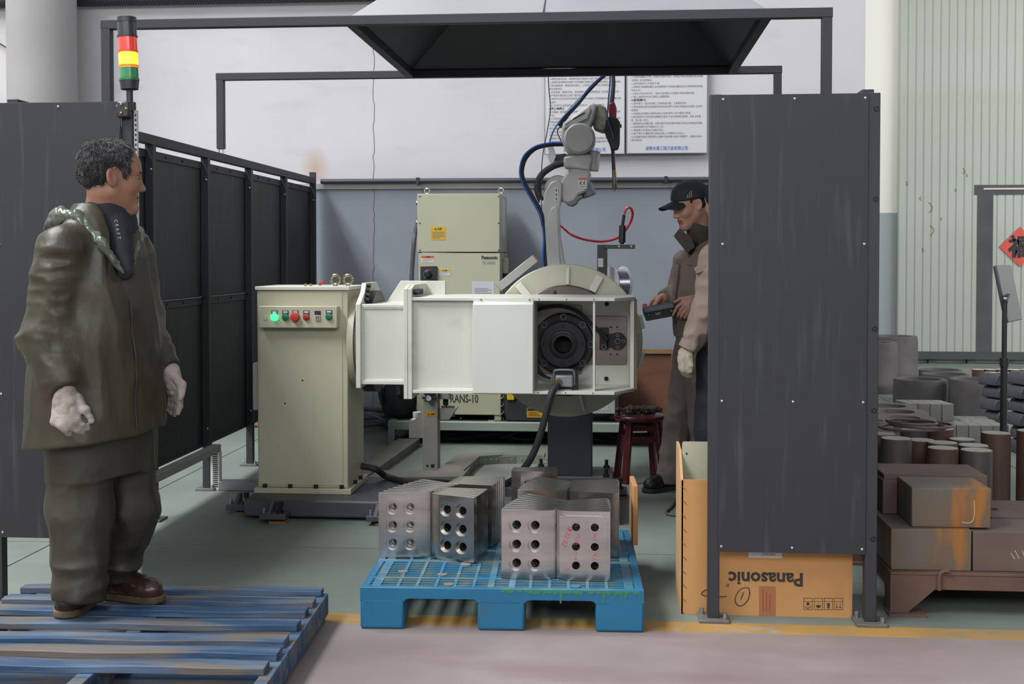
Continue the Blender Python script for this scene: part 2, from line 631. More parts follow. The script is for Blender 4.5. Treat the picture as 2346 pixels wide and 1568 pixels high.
def side_fence(X, sgn, label, y_first):
    """sgn: which way the inside of the cell lies"""
    t = thing('side_fence', label, 'fence', (X, 7.5, 0))
    ys = [y_first + k * 0.867 for k in range(5)]
    zt, zm, zl = 2.045, 1.16, 0.27
    for y in ys:
        MB().box((X - PW / 2, y - PW / 2, 0.012), (X + PW / 2, y + PW / 2, zt - 0.05)).build('post', m_fence, t, bevel=0.002)
        foot(t, X, y)
    ye = [ys[0] - 1.48] + ys
    MB().box((X - PW / 2, ye[0], zt - 0.05), (X + PW / 2, ys[-1] + PW / 2, zt)).build('top_rail', m_fence, t, bevel=0.002)
    xs = X - sgn * (PW / 2 + 0.004)
    for k in range(len(ye) - 1):
        a, b = ye[k] + 0.002, ye[k + 1] - 0.002
        for z0, z1, hasgap in ((zl, zm, 0), (zm + 0.004, zt - 0.075, 1)):
            s = MB().box((xs - 0.002, a, z0), (xs + 0.002, b, z1)).build('sheet', m_sheet, t)
            # folded edges of the sheet
            MB().box((xs, a, z1 - 0.042), (xs + sgn * 0.012, b, z1)).build('folded_edge', m_fence, s)
            MB().box((xs, a, z0), (xs + sgn * 0.030, b, z0 + 0.003)).build('folded_edge', m_fence, s)
            for fy in (0.3, 0.6):
                yy = a + (b - a) * fy
                MB().cyl((xs + sgn * 0.012, yy, z1 - 0.02), (xs + sgn * 0.017, yy, z1 - 0.02), 0.007, n=8).build('rivet', m_bolt, s)
        for z in (zt - 0.18, zl + 0.1):
            MB().sphere((X + sgn * (PW / 2 - 0.012), ye[k + 1] - PW / 2 - 0.001, z), 0.008, 8, 6).build('bolt_head', m_zinc, t)
    MB().box((X - PW / 2, ys[-1] - PW / 2, zt), (X + PW / 2, ys[-1] + PW / 2, zt + 0.045)).build('post_stub', m_fence, t)
    return t


side_fence(FENCE_X0, 1, 'long dark grey sheet fence along the left side of the cell', 6.27)
side_fence(FENCE_X1, -1, 'dark grey sheet fence along the right side of the cell', 6.27)


def front_panel(label, px0, px1, zl=0.27, zt=2.02):
    xa, xb = XZ(px0, 700, FENCE_Y)[0], XZ(px1, 700, FENCE_Y)[0]
    t = thing('fence_panel', label, 'fence', ((xa + xb) / 2, FENCE_Y, 0))
    for x in (xa + PW / 2, xb - PW / 2):
        MB().box((x - PW / 2, FENCE_Y, 0.012), (x + PW / 2, FENCE_Y + PW, zt)).build('post', m_fence, t, bevel=0.003)
        foot(t, x, FENCE_Y + PW / 2 + 0.0)
    s = MB().box((xa + PW - 0.006, FENCE_Y - 0.004, zl), (xb - PW + 0.001, FENCE_Y - 0.001, zt - 0.002)).build('sheet', m_sheet, t, bevel=0.001)
    for x in (xa + PW + 0.006, (xa + xb) / 2, xb - PW - 0.012):
        for z in (zl + 0.02, 0.85, 1.45, zt - 0.02):
            if z in (0.85, 1.45) and abs(x - (xa + xb) / 2) < 0.01 and z != 0.85:
                continue
            MB().sphere((x, FENCE_Y - 0.005, z), 0.006, 8, 6, sc=(1, 0.6, 1)).build('screw', m_zinc, s)
    for z in (0.33, 0.82, 1.13, 1.62, zt - 0.06):
        MB().torus((xb - PW * 0.35, FENCE_Y - 0.001, z), (0, 1, 0), 0.008, 0.0025, 12, 6).build('bolt_ring', m_bolt, t)
    MB().box((xa + PW * 0.5, FENCE_Y + 0.006, zt - 0.045), (xb - PW * 0.5, FENCE_Y + 0.04, zt - 0.003)).build('cross_tube', m_fence, t)
    MB().box((xa + PW * 0.5, FENCE_Y + 0.006, zl + 0.003), (xb - PW * 0.5, FENCE_Y + 0.04, zl + 0.045)).build('cross_tube', m_fence, t)
    return t, xa, xb


panR, rxa, rxb = front_panel('dark grey sheet panel on two posts in front of the carton', 1624, 2014)
panL, lxa, lxb = front_panel('dark grey sheet panel behind the man in green', -26, 306)
# white slotted trunking clipped to the inner edge of the left panel
m_pvc = mat('white_trunking', '#c4c3bf', 0.6)
tr = thing('slotted_trunking', 'white slotted cable trunking on the panel edge below the signal tower', 'trunking', (lxb + 0.012, FENCE_Y + 0.03, 0))
MB().box((lxb + 0.002, FENCE_Y + 0.012, 0.02), (lxb + 0.014, FENCE_Y + 0.03, 1.985)).build('duct', m_pvc, tr)
for k in range(100):
    z = 0.03 + k * 0.0195
    if k == 0:
        sl = MB().box((lxb + 0.007, FENCE_Y + 0.0105, z), (lxb + 0.0125, FENCE_Y + 0.0125, z + 0.009)).build('slot', mat('slot_dark', '#2b2b2e', 0.9), tr)
    else:
        c = sl.copy(); COL.objects.link(c); c.location = (0, 0, k * 0.0195)

# signal tower on the left panel's post
tx, tz = XZ(292, 237, FENCE_Y)
ty = FENCE_Y - 0.012
tow = thing('signal_tower', 'stack light on the left panel, amber segment lit', 'signal lamp', (tx, ty, tz - 0.06))
m_blk = mat('black_plastic', '#26272b', 0.4)
MB().box((tx - 0.032, ty - 0.02, tz - 0.058), (tx + 0.018, FENCE_Y + 0.0, tz + 0.004)).build('bracket', m_blk, tow, bevel=0.006)
for sx, sz in ((-0.012, -0.008), (0.008, -0.025), (-0.012, -0.042)):
    MB().sphere((tx + sx, ty - 0.021, tz + sz), 0.006, 8, 6).build('bracket_screw', mat('brass', '#b59b5c', 0.3, 0.9), tow)
p0, p1 = Vector((tx, ty, tz - 0.03)), Vector(PY(297, 205, FENCE_Y - 0.012))
ax = (Vector(PY(290, 40, FENCE_Y - 0.012)) - p1)
H = ax.length
ax.normalize()
MB().cyl((p1.x, ty, tz - 0.03), p1, 0.013, n=16).build('pole', m_blk, tow)
o = p1


def seg(name, h0, h1, r0, r1, m, rib=True):
    return MB().lathe(o, ax, [(0, h0 * H), (r0, h0 * H), (r0, h0 * H + 0.001), (r1, h1 * H - 0.001), (r1, h1 * H), (0, h1 * H)], 32).build(name, m, tow)


seg('lamp_base', 0.0, 0.12, 0.034, 0.0375, m_blk)
seg('green_segment', 0.12, 0.30, 0.0365, 0.0365, mat('green_lens', '#2f7d4b', 0.2, coat=0.4, emit='#1d7a3d', estr=0.08))
seg('green_collar', 0.12, 0.15, 0.039, 0.039, mat('green_ring', '#1e6b38', 0.3))
m_amb = mat('amber_lens', '#ff9a1a', 0.2, emit='#ff8a10', estr=1.5)
seg('amber_segment', 0.30, 0.52, 0.036, 0.036, m_amb)
MB().cyl(o + ax * (0.335 * H), o + ax * (0.50 * H), 0.0365, n=20).add([], []).build('amber_glow', mat('amber_core', '#ffd23c', 0.2, emit='#ffc21a', estr=3.0), tow)
seg('amber_collar', 0.31, 0.335, 0.039, 0.039, mat('amber_ring', '#e0641c', 0.3, emit='#ff6a10', estr=0.5))
seg('red_segment', 0.52, 0.72, 0.0365, 0.0365, mat('red_lens', '#c8322c', 0.2, coat=0.4, emit='#d0301c', estr=0.35))
seg('red_collar', 0.515, 0.54, 0.039, 0.039, mat('red_ring', '#c23a30', 0.3, emit='#d0301c', estr=0.2))
seg('buzzer', 0.72, 0.93, 0.0365, 0.0365, mat('buzzer_grey', '#2e3036', 0.3))
seg('buzzer_collar', 0.72, 0.75, 0.039, 0.039, m_blk)
seg('cap', 0.93, 1.0, 0.0385, 0.037, m_blk)
MB().tube([(tx - 0.025, ty, tz - 0.05), (tx - 0.03, ty - 0.004, tz - 0.2), (tx - 0.028, ty, tz - 0.5)], 0.004, 6).build('wire', m_blk, tow)

# ------------------------------------------------------------------ frame carrying the hood
ZB = 2.545
BF, BR = 5.73, 7.43
fr = thing('hood_frame', 'dark square tube gantry standing on both side fences', 'frame', (-0.7, (BF + BR) / 2, 2.045))
for Y, nm in ((BF, 'front_beam'), (BR, 'rear_beam')):
    MB().box((FENCE_X0 - 0.025, Y - PW / 2, ZB - PW), (FENCE_X1 + 0.025, Y + PW / 2, ZB)).build(nm, m_fence, fr, bevel=0.003)
    for X in (FENCE_X0, FENCE_X1):
        MB().box((X - PW / 2, Y - PW / 2, 2.075), (X + PW / 2, Y + PW / 2, ZB - PW)).build('upright', m_fence, fr, bevel=0.002)
        for s in (-1, 1):
            MB().cyl((X + s * 0.014, Y, 2.045), (X + s * 0.014, Y, 2.077), 0.007, n=8).build('stud', m_zinc, fr)
HX0, HX1 = XZ(803, 45, BF)[0], XZ(1757, 40, BF)[0]
hood = thing('fume_hood', 'sheet metal fume hood hung over the robot', 'hood', ((HX0 + HX1) / 2, (BF + BR) / 2, ZB - PW))
m_galv = mat('galvanised_sheet', '#adadaf', 0.36, 0.45, col2='#9a9a9e', scale=2.5, bump=0.25, bscale=2.5, rvar=0.15)
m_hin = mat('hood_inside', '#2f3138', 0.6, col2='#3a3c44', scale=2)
for X, s in ((HX0, 1), (HX1, -1)):
    MB().box((X - PW / 2, BF + PW / 2, ZB - PW), (X + PW / 2, BR - PW / 2, ZB)).build('side_tube', m_fence, hood, bevel=0.003)
b4 = [Vector((HX0, BF, ZB)), Vector((HX1, BF, ZB)), Vector((HX1, BR, ZB)), Vector((HX0, BR, ZB))]
hc = Vector(((HX0 + HX1) / 2, (BF + BR) / 2, ZB + 0.68))
t4 = [hc + Vector((sx * 0.2, sy * 0.2, 0)) for sx, sy in ((-1, -1), (1, -1), (1, 1), (-1, 1))]
for k, nm in enumerate(('front_sheet', 'right_sheet', 'back_sheet', 'left_sheet')):
    q = [b4[k], b4[(k + 1) % 4], t4[(k + 1) % 4], t4[k]]
    cen = sum(q, Vector()) / 4
    inn = (Vector((hc.x, hc.y, ZB)) - cen).normalized() * 0.004
    N, Mm = 14, 10
    vs, fs, mi = [], [], []
    random.seed(k)
    for lay in (0, 1):
        for j in range(Mm + 1):
            for i in range(N + 1):
                u, w = i / N, j / Mm
                p = (q[0] * (1 - u) + q[1] * u) * (1 - w) + (q[3] * (1 - u) + q[2] * u) * w
                wob = 0.012 * math.sin(5 * u * math.pi + k) * math.sin(math.pi * w) + 0.006 * math.sin(11 * u + 7 * w + k)
                p = p + Vector((0, 0, wob * math.sin(math.pi * u))) + inn * lay
                vs.append(p)
    W = N + 1
    off = W * (Mm + 1)
    mb = MB()
    for j in range(Mm):
        for i in range(N):
            a = j * W + i
            fs.append((a, a + 1, a + 1 + W, a + W))
    mb.add(vs[:off], fs, 0)
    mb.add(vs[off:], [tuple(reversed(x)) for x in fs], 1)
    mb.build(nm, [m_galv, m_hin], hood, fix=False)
sm = MB().tube([b4[0] * .5 + b4[1] * .5 + Vector((-0.06, -0.004, 0)), t4[0] * .5 + t4[1] * .5 + Vector((0, -0.004, 0))], 0.004, 4, smooth=0)
sm.build('sheet_seam', mat('seam', '#77777a', 0.5, 0.6), hood)
MB().lathe(hc - Vector((0, 0, 0.01)), (0, 0, 1), [(0.2, 0), (0.2, 1.8), (0.19, 1.8), (0.19, 0)], 32).build('duct', m_galv, hood)
# ================================================================== positioner: headstock cabinet, arm, turntable
def pp(poly, Y):
    return [XZ(x, y, Y) for x, y in poly]


m_cream = mat('cream_enamel', '#b5b29b', 0.42, col2='#aca991', scale=2.0, dirt='#8f8a70', dscale=3.5, dlo=0.62, dhi=0.9, damt=0.5, dstretch=(2, 2, 0.6))
m_off = mat('offwhite_enamel', '#cdcdc2', 0.4, col2='#c5c4b8', scale=3.0, dirt='#94907a', dscale=5.0, dlo=0.60, dhi=0.85, damt=0.55)
m_weld = mat('weld_bead', '#cdcdc3', 0.5, bump=0.5, bscale=90)
m_base = mat('base_frame_paint', '#3f4148', 0.5, col2='#4a4b50', scale=4, dirt='#6b6660', dscale=6, dlo=0.6, dhi=0.85, damt=0.5)
m_black = mat('burnished_black', '#232327', 0.45, 0.5, col2='#2e2d30', scale=9)
m_steel = mat('machined_steel', '#8d8885', 0.35, 0.8, col2='#7a7470', scale=4, stretch=(1, 1, 8))
m_rub = mat('black_rubber', '#232427', 0.65, bump=0.1, bscale=120)
m_tray = mat('tray_grey', '#77736b', 0.55, 0.2, col2='#6a675f', scale=5, dirt='#565249', dscale=4, damt=0.5)
m_trayg = mat('tray_galv', '#8d9a8c', 0.4, 0.6)

FZ = 0.105
FY = PZ(700, 1192, 0).y
base = thing('base_frame', 'long dark grey steel base frame under headstock and pedestal', 'frame', (-1.0, 6.7, 0))
bx0, bx1 = PZ(557, 1190, 0).x, 0.02
BYR = PZ(1100, 1112, FZ).y
MB().box((bx0, FY, 0.012), (bx1, FY + 0.20, FZ)).build('front_beam', m_base, base, bevel=0.012)
MB().box((bx0, BYR - 0.02, 0.012), (bx1, BYR + 0.19, FZ)).build('rear_beam', m_base, base, bevel=0.012)
for x in (bx0, -1.36, -0.45, bx1 - 0.16):
    MB().box((x, FY + 0.15, 0.014), (x + 0.16, BYR + 0.05, FZ - 0.001)).build('cross_beam', m_base, base, bevel=0.008)
MB().box((bx0 + 0.02, FY + 0.1, 0.012), (-1.32, BYR + 0.1, FZ - 0.004)).build('deck_plate', m_base, base)


def level_pad(x, y, dx, dy, parent):
    p = MB().box((x - 0.07, y - 0.06, 0.022), (x + 0.07, y + 0.06, 0.05)).build('levelling_pad', m_base, parent, bevel=0.003)
    MB().prism([(y - 0.05, 0.05), (y + 0.06, 0.05), (y + 0.06, 0.10), (y + 0.02, 0.10)], 'x', x - 0.03, x - 0.012).build('gusset', m_base, p)
    MB().cyl((x + 0.03, y - 0.01, 0.0), (x + 0.03, y - 0.01, 0.088), 0.010, n=10).cyl((x + 0.03, y - 0.01, 0.05), (x + 0.03, y - 0.01, 0.064), 0.019, n=6).cyl((x + 0.03, y - 0.01, 0.088), (x + 0.03, y - 0.01, 0.112), 0.016, n=6).build('jack_bolt', m_black, p)
    MB().cyl((x - 0.05, y - 0.03, 0.05), (x - 0.05, y - 0.03, 0.078), 0.009, n=6).build('anchor_stud', m_zinc, p)
    MB().box((x - 0.02, y - 0.055, 0.0), (x + 0.075, y + 0.03, 0.012)).build('shim', mat('rusty_shim', '#7a5640', 0.8), p)


for px, py in ((618, 1197), (866, 1200)):
    q = PZ(px, py, 0.02)
    level_pad(q.x, FY - 0.055, 0, 0, base)
q = PZ(540, 1168, 0.02)
level_pad(bx0 - 0.06, q.y + 0.02, 0, 0, base)
level_pad(0.0, BYR + 0.26, 0, 0, base)

# ---- headstock cabinet
CY = PZ(690, 1132, FZ).y
hx0, hx1 = XZ(590, 900, CY + 0.02)[0], XZ(797, 900, CY + 0.02)[0]
hz = XZ(690, 657, CY)[1]
HD = 0.44
head = thing('headstock_cabinet', 'cream steel headstock cabinet with row of push buttons', 'cabinet', ((hx0 + hx1) / 2, CY + 0.2, FZ))
MB().box((hx0, CY + 0.02, FZ + 0.03), (hx1, CY + HD, hz - 0.02)).build('body', m_cream, head, bevel=0.006)
MB().box((hx0 - 0.015, CY - 0.005, FZ), (hx1 + 0.02, CY + HD + 0.03, FZ + 0.03)).build('base_flange', m_cream, head, bevel=0.003)
MB().box((hx0 - 0.008, CY + 0.006, hz - 0.02), (hx1 + 0.012, CY + HD + 0.01, hz)).build('top_plate', m_off, head, bevel=0.003)
xs_ = XZ(783, 900, CY)[0]
cov = MB().box((hx0 + 0.012, CY + 0.016, FZ + 0.045), (xs_, CY + 0.021, hz - 0.03)).build('front_cover', m_cream, head, bevel=0.001)
for px, py in ((693, 872), (653, 925)):
    x, z = XZ(px, py, CY + 0.016)
    MB().cyl((x, CY + 0.0155, z), (x, CY + 0.02, z), 0.005, n=10).build('screw_hole', m_black, cov)
for px in (606, 664, 723, 782):
    x = XZ(px, 1115, CY)[0]
    MB().cyl((x, CY + 0.008, FZ + 0.03), (x, CY + 0.008, FZ + 0.05), 0.012, n=12).build('flange_bolt', m_black, head)
for yy in (0.16, 0.3):
    MB().cyl((hx1 + 0.01, CY + yy, FZ + 0.03), (hx1 + 0.01, CY + yy, FZ + 0.05), 0.011, n=10).build('flange_bolt', m_black, head)
lo, hi = rbox(579, 832, 590, 940, CY + 0.2, 0.12)
MB().box(lo, (hx0 + 0.002, hi[1], hi[2])).build('side_box', m_off, head, bevel=0.004)
# button box
BYB = CY - 0.045
lo, hi = rbox(592, 702, 772, 752, BYB, 0.066)
bbx = MB().box(lo, hi).build('button_box', m_cream, head, bevel=0.004)


def btn(px, py, r, col, name, proud=0.014, emit=None, plate=True):
    x, z = XZ(px, py, BYB)
    if plate:
        MB().box((x - 0.017, BYB - 0.002, z - 0.012), (x + 0.017, BYB, z + 0.036)).build('legend_plate', mat('legend_black', '#2a2c33', 0.5), bbx)
        MB().box((x - 0.012, BYB - 0.0028, z + 0.022), (x + 0.012, BYB - 0.001, z + 0.033)).build('legend_text_strip', mat('legend_white', '#b9bcc2', 0.6), bbx)
    MB().lathe((x, BYB, z), (0, -1, 0), [(r * 1.18, 0), (r * 1.18, 0.006), (r, 0.007), (r, proud), (r * 0.7, proud + 0.002), (0, proud + 0.002)], 20).build(name, mat('btn_' + col, col, 0.35, emit=emit, estr=2.2 if emit else 0), bbx)


btn(629, 727, 0.018, '#3fe07a', 'lit_green_button', emit='#35ff7a')
btn(654, 727, 0.016, '#23684a', 'green_button')
btn(677, 727, 0.022, '#b23a32', 'emergency_stop', 0.03)
btn(702, 727, 0.015, '#a02a2a', 'red_button')
btn(754, 726, 0.016, '#1f6a4c', 'green_button')
x, z = XZ(607, 729, BYB)
MB().lathe((x, BYB, z), (0, -1, 0), [(0.012, 0), (0.012, 0.004), (0, 0.004)], 18).build('blank_plug', m_cream, bbx)
x, z = XZ(728, 727, BYB)
MB().box((x - 0.017, BYB - 0.002, z + 0.012), (x + 0.017, BYB, z + 0.034)).build('legend_plate', mat('legend_black', '#2a2c33'), bbx)
MB().box((x - 0.014, BYB - 0.008, z - 0.02), (x + 0.014, BYB, z + 0.01)).build('rotary_counter', mat('counter_grey', '#a5a091', 0.5), bbx, bevel=0.002)
for k in (-0.005, 0.005):
    MB().box((x + k - 0.002, BYB - 0.009, z - 0.012), (x + k + 0.002, BYB - 0.007, z + 0.006)).build('counter_digit', BLACK, bbx)
# rings, stud and tag on top
m_brass = mat('brass_ring', '#b8ad84', 0.25, 0.9)
for px in (768, 797):
    x, z = XZ(px, 640, CY + 0.14)
    MB().torus((x, CY + 0.14, hz + 0.035), (0.15, 1, 0), 0.026, 0.0075, 24, 10).cyl((x, CY + 0.14, hz), (x, CY + 0.14, hz + 0.012), 0.012, n=12).build('lifting_eye', m_brass, head)
for px in (700, 712):
    x, _ = XZ(px, 650, CY + 0.1)
    MB().cyl((x, CY + 0.1, hz), (x, CY + 0.1, hz + 0.014), 0.008, n=8).build('stud', m_brass, head)
x, _ = XZ(736, 648, CY + 0.12)
MB().obox((x, CY + 0.12, hz + 0.018), (0.035, 0.03, 0.022), (0, -0.4, 0.3)).build('rag', mat('red_rag', '#9a4a4c', 0.8), head, bevel=0.006)

# ---- arm of the positioner: everything from the bearing ring to the turntable turns together
AXZ = XZ(1288, 788, 6.62)[1]
AY = CY + 0.24
arm = thing('positioner_arm', 'off-white box beam arm with open end showing black hub', 'machine arm', (-0.8, AY, AXZ - 0.28))
MB().cyl((hx1, AY, AXZ), (hx1 + 0.035, AY, AXZ), 0.255, n=40).cyl((hx1 + 0.03, AY, AXZ), (hx1 + 0.075, AY, AXZ), 0.22, n=40).build('bearing_ring', m_cream, arm)
MB().cyl((hx1 + 0.06, AY, AXZ), (hx1 + 0.13, AY, AXZ), 0.285, n=40).build('slewing_ring', m_black, arm)


def cham(y0, y1, z0, z1, c):
    return [(y0 + c, z0), (y1 - c, z0), (y1, z0 + c), (y1, z1 - c), (y1 - c, z1), (y0 + c, z1), (y0, z1 - c), (y0, z0 + c)]


BY0 = 6.44          # front of the beam
BY1 = 7.02
bz1, bz0 = XZ(1100, 682, BY0)[1], XZ(1100, 903, BY0)[1]
x1a, x1b = XZ(815, 790, BY0)[0], XZ(826, 790, BY0)[0]
zf0, zf1 = XZ(820, 890, BY0)[1], XZ(820, 697, BY0)[1]
MB().prism([(BY0, zf0), (BY1, zf0), (BY1, zf1 + 0.05), (BY1 - 0.12, zf1 + 0.11), (BY0 + 0.16, zf1 + 0.11), (BY0 + 0.12, zf1 + 0.06), (BY0, zf1)], 'x', x1a, x1b).build('inner_flange', m_off, arm, bevel=0.003)
for k in range(4):
    MB().cyl((x1b, BY0 + 0.11 + 0.02 * k, zf1 + 0.02 + 0.025 * k), (x1b + 0.022, BY0 + 0.11 + 0.02 * k, zf1 + 0.02 + 0.025 * k), 0.012, n=8).build('flange_bolt', m_black, arm)
x2a, x2b = XZ(925, 790, BY0)[0], XZ(944, 790, BY0)[0]
bb0, bb1 = XZ(870, 878, BY0 + 0.02)[1], XZ(870, 703, BY0 + 0.02)[1]
MB().box((x1b, BY0 + 0.03, bb0 + 0.012), (x2a, BY1 - 0.05, bb1 - 0.006)).build('arm_box', m_off, arm)
MB().box((x1b, BY0 + 0.02, bb1 - 0.006), (x2a, BY1 - 0.05, bb1 + 0.012)).build('arm_box_top', m_off, arm, bevel=0.003)
MB().box((x1b, BY0 + 0.015, bb0 - 0.008), (x2a, BY1 - 0.05, bb0 + 0.012)).build('arm_box_bottom', m_off, arm, bevel=0.003)
for z in (bb0 + 0.015, bb1 - 0.009):
    MB().tube([(x1b, BY0 + 0.028, z), (x2a, BY0 + 0.028, z)], 0.006, 8, smooth=0).build('weld_bead', m_weld, arm)
for x in (x1b + 0.003, x2a - 0.003):
    MB().tube([(x, BY0 + 0.028, bb0 + 0.01), (x, BY0 + 0.028, bb1)], 0.006, 8, smooth=0).build('weld_bead', m_weld, arm)
# upright rib standing on the box top
MB().prism([(x1b + 0.05, bb1 + 0.01), (x2b + 0.02, bb1 + 0.01), (x2b + 0.11, bb1 + 0.05), (x2b + 0.11, bb1 + 0.13), (x1b + 0.13, bb1 + 0.13)], 'y', BY1 - 0.08, BY1 - 0.05).build('top_rib', m_off, arm, bevel=0.003)
zg0, zg1 = XZ(935, 915, BY0 - 0.005)[1], XZ(935, 662, BY0 - 0.005)[1]
xm = (x2a + x2b) / 2
for a, b in ((x2a, xm - 0.0008), (xm + 0.0008, x2b)):
    MB().prism([(BY0 - 0.005, zg0), (BY1 + 0.02, zg0), (BY1 + 0.02, zg1), (BY1 - 0.1, zg1 + 0.02), (BY0 + 0.1, zg1 + 0.02), (BY0 - 0.005, zg1)], 'x', a, b).build('joint_flange', m_off, arm, bevel=0.002)
for k in range(4):
    MB().cyl((x2b, BY0 + 0.05 + 0.055 * k, bz1 + 0.026), (x2b + 0.026, BY0 + 0.05 + 0.055 * k, bz1 + 0.026), 0.015, n=10).build('joint_bolt', m_black, arm)
# beam
bxe = XZ(1455, 700, BY0 + 0.15)[0]
bxc = XZ(1408, 690, BY0)[0]
for z, nm in ((bz1 - 0.018, 'beam_top'), (bz0, 'beam_bottom')):
    MB().prism([(x2b, BY0), (bxc, BY0), (bxe, BY0 + 0.19), (bxe, BY1), (x2b, BY1)], 'z', z, z + 0.018).build(nm, m_off, arm, bevel=0.0025)
xo = XZ(1224, 790, BY0 + 0.03)[0]
MB().box((x2b, BY0 + 0.035, bz0 + 0.018), (xo - 0.01, BY0 + 0.05, bz1 - 0.018)).build('beam_web', m_off, arm)
for z in (bz0 + 0.02, bz1 - 0.02):
    MB().tube([(x2b, BY0 + 0.033, z), (xo, BY0 + 0.033, z)], 0.006, 8, smooth=0).build('weld_bead', m_weld, arm)
xc0, xc1 = XZ(1083, 790, BY0 - 0.035)[0], XZ(1221, 790, BY0 - 0.035)[0]
zc0, zc1 = XZ(1150, 902, BY0 - 0.035)[1], XZ(1150, 698, BY0 - 0.035)[1]
cv = MB().prism([(BY0 - 0.035, zc0), (BY0 + 0.04, zc0), (BY0 + 0.04, zc1 + 0.035), (BY0 - 0.004, zc1 + 0.035), (BY0 - 0.004, zc1 + 0.012), (BY0 - 0.035, zc1)], 'x', xc0, xc1).build('cover_box', mat('cover_white', '#d0d1ca', 0.4, col2='#cacbc2', scale=2), arm, bevel=0.002)
for px in (1102, 1213):
    x, z = XZ(px, 688, BY0)
    MB().sphere((x, BY0 - 0.005, zc1 + 0.024), 0.006, 8, 6).build('screw', mat('brass', '#b59b5c'), cv)
MB().box((xo - 0.012, BY0 + 0.002, bz0 + 0.018), (xo, BY1 - 0.04, bz1 - 0.018)).build('bay_wall', m_off, arm)
MB().box((xo, BY1 - 0.20, bz0 + 0.018), (bxe - 0.02, BY1 - 0.18, bz1 - 0.018)).build('bay_back', m_off, arm)
HYB = BY1 - 0.20
MB().box((bxe - 0.026, BY0 + 0.19, bz0 + 0.018), (bxe - 0.004, BY1, bz1 - 0.018)).build('end_wall', m_off, arm, bevel=0.002)
MB().box((bxe - 0.004, BY0 + 0.195, bz0 + 0.01), (bxe + 0.012, BY1, bz1 - 0.02)).build('end_plate', mat('raw_edge', '#6e6150', 0.7, 0.3), arm)
xr = XZ(1361, 790, BY0 + 0.02)[0]
MB().box((xr - 0.006, BY0 + 0.012, bz0 + 0.018), (xr + 0.006, BY0 + 0.11, bz1 - 0.018)).build('stiffener', m_off, arm, bevel=0.002)
for px, top in ((1235, 1), (1298, 1), (1361, 1), (1233, 0), (1296, 0), (1359, 0)):
    x = XZ(px, 690, BY0)[0]
    MB().cyl((x, BY0 - 0.001, bz1 - 0.009 if top else bz0 + 0.009), (x, BY0 + 0.003, bz1 - 0.009 if top else bz0 + 0.009), 0.0035, n=8).build('tapped_hole', m_black, arm)
# machined mounting plate inside
m_mach = mat('machined_plate', '#8a817c', 0.4, 0.6, col2='#7b726e', scale=2.5, stretch=(1, 1, 6), dirt='#5d4a48', dscale=3, dlo=0.55, dhi=0.8, damt=0.5)
hxc, hzc = XZ(1290, 790, HYB - 0.10)
sc_ = 1 / 412.0
MB().prism([(hxc - 0.17, hzc + 0.215), (hxc + 0.10, hzc + 0.215), (hxc + 0.10, hzc + 0.155), (hxc + 0.345, hzc + 0.155), (hxc + 0.352, hzc + 0.148), (hxc + 0.352, hzc - 0.11), (hxc + 0.345, hzc - 0.117),
            (hxc + 0.11, hzc - 0.117), (hxc + 0.10, hzc - 0.17), (hxc - 0.17, hzc - 0.17)], 'y', HYB - 0.012, HYB).build('mounting_plate', m_mach, arm, bevel=0.002)
hub = MB().lathe((hxc, HYB - 0.012, hzc), (0, -1, 0), [(0, 0), (0.172, 0), (0.172, 0.035), (0.165, 0.04), (0.135, 0.04), (0.135, 0.03), (0.128, 0.03), (0.128, 0.085), (0.124, 0.09), (0.079, 0.09), (0.079, 0.083), (0.075, 0.083),
                                                        (0.075, 0.10), (0.066, 0.102), (0.066, 0.094), (0.060, 0.094), (0.060, 0.105), (0.050, 0.106), (0.047, 0.10), (0.047, 0.0)], 48).build('hub', m_black, arm)
MB().cyl((hxc, HYB - 0.013, hzc), (hxc, HYB - 0.02, hzc), 0.047, n=24).build('bore', mat('bore_black', '#0c0c0f', 0.8), hub)
for k in range(8):
    t = math.radians(90 + 45 * k)
    x, z = hxc + 0.151 * math.cos(t), hzc + 0.151 * math.sin(t)
    MB().torus((x, HYB - 0.053, z), (0, 1, 0), 0.0165, 0.002, 18, 6).build('counterbore', m_steel, hub)
    MB().cyl((x, HYB - 0.045, z), (x, HYB - 0.054, z), 0.010, n=6).build('cap_screw', m_bolt, hub)
for k in range(4):
    t = math.radians(90 * k)
    x, z = hxc + 0.104 * math.cos(t), hzc + 0.104 * math.sin(t)
    MB().torus((x, HYB - 0.1025, z), (0, 1, 0), 0.0085, 0.0018, 14, 6).build('cap_screw', m_bolt, hub)
MB().torus((hxc, HYB - 0.1, hzc), (0, 1, 0), 0.070, 0.003, 36, 6).build('seal_ring', m_steel, hub)
# sensor bracket and cables in the bay
sx, sz = XZ(1415, 782, HYB - 0.03)
sb = MB().cyl((sx, HYB - 0.012, sz), (sx, HYB - 0.035, sz), 0.048, n=28).box((sx - 0.10, HYB - 0.03, sz - 0.048), (sx - 0.05, HYB - 0.012, sz + 0.075)).box((sx - 0.06, HYB - 0.03, sz - 0.035), (sx, HYB - 0.012, sz + 0.04)).build('sensor_bracket', m_black, arm, bevel=0.002)
for dx, dz, r in ((0, 0, 0.014), (0.033, 0, 0.008), (0, 0.034, 0.008), (0, -0.034, 0.008), (-0.077, -0.032, 0.012)):
    MB().torus((sx + dx, HYB - 0.036, sz + dz), (0, 1, 0), r, 0.0025, 16, 6).build('bracket_bolt', m_steel, sb)
for px, py in ((1400, 750), (1414, 750), (1399, 812), (1414, 812), (1390, 697), (1389, 868)):
    x, z = XZ(px, py, HYB - 0.012)
    MB().cyl((x, HYB - 0.0135, z), (x, HYB - 0.01, z), 0.005 if py not in (697, 868) else 0.012, n=12).build('drilled_hole', mat('bore_black', '#0c0c0f'), arm)
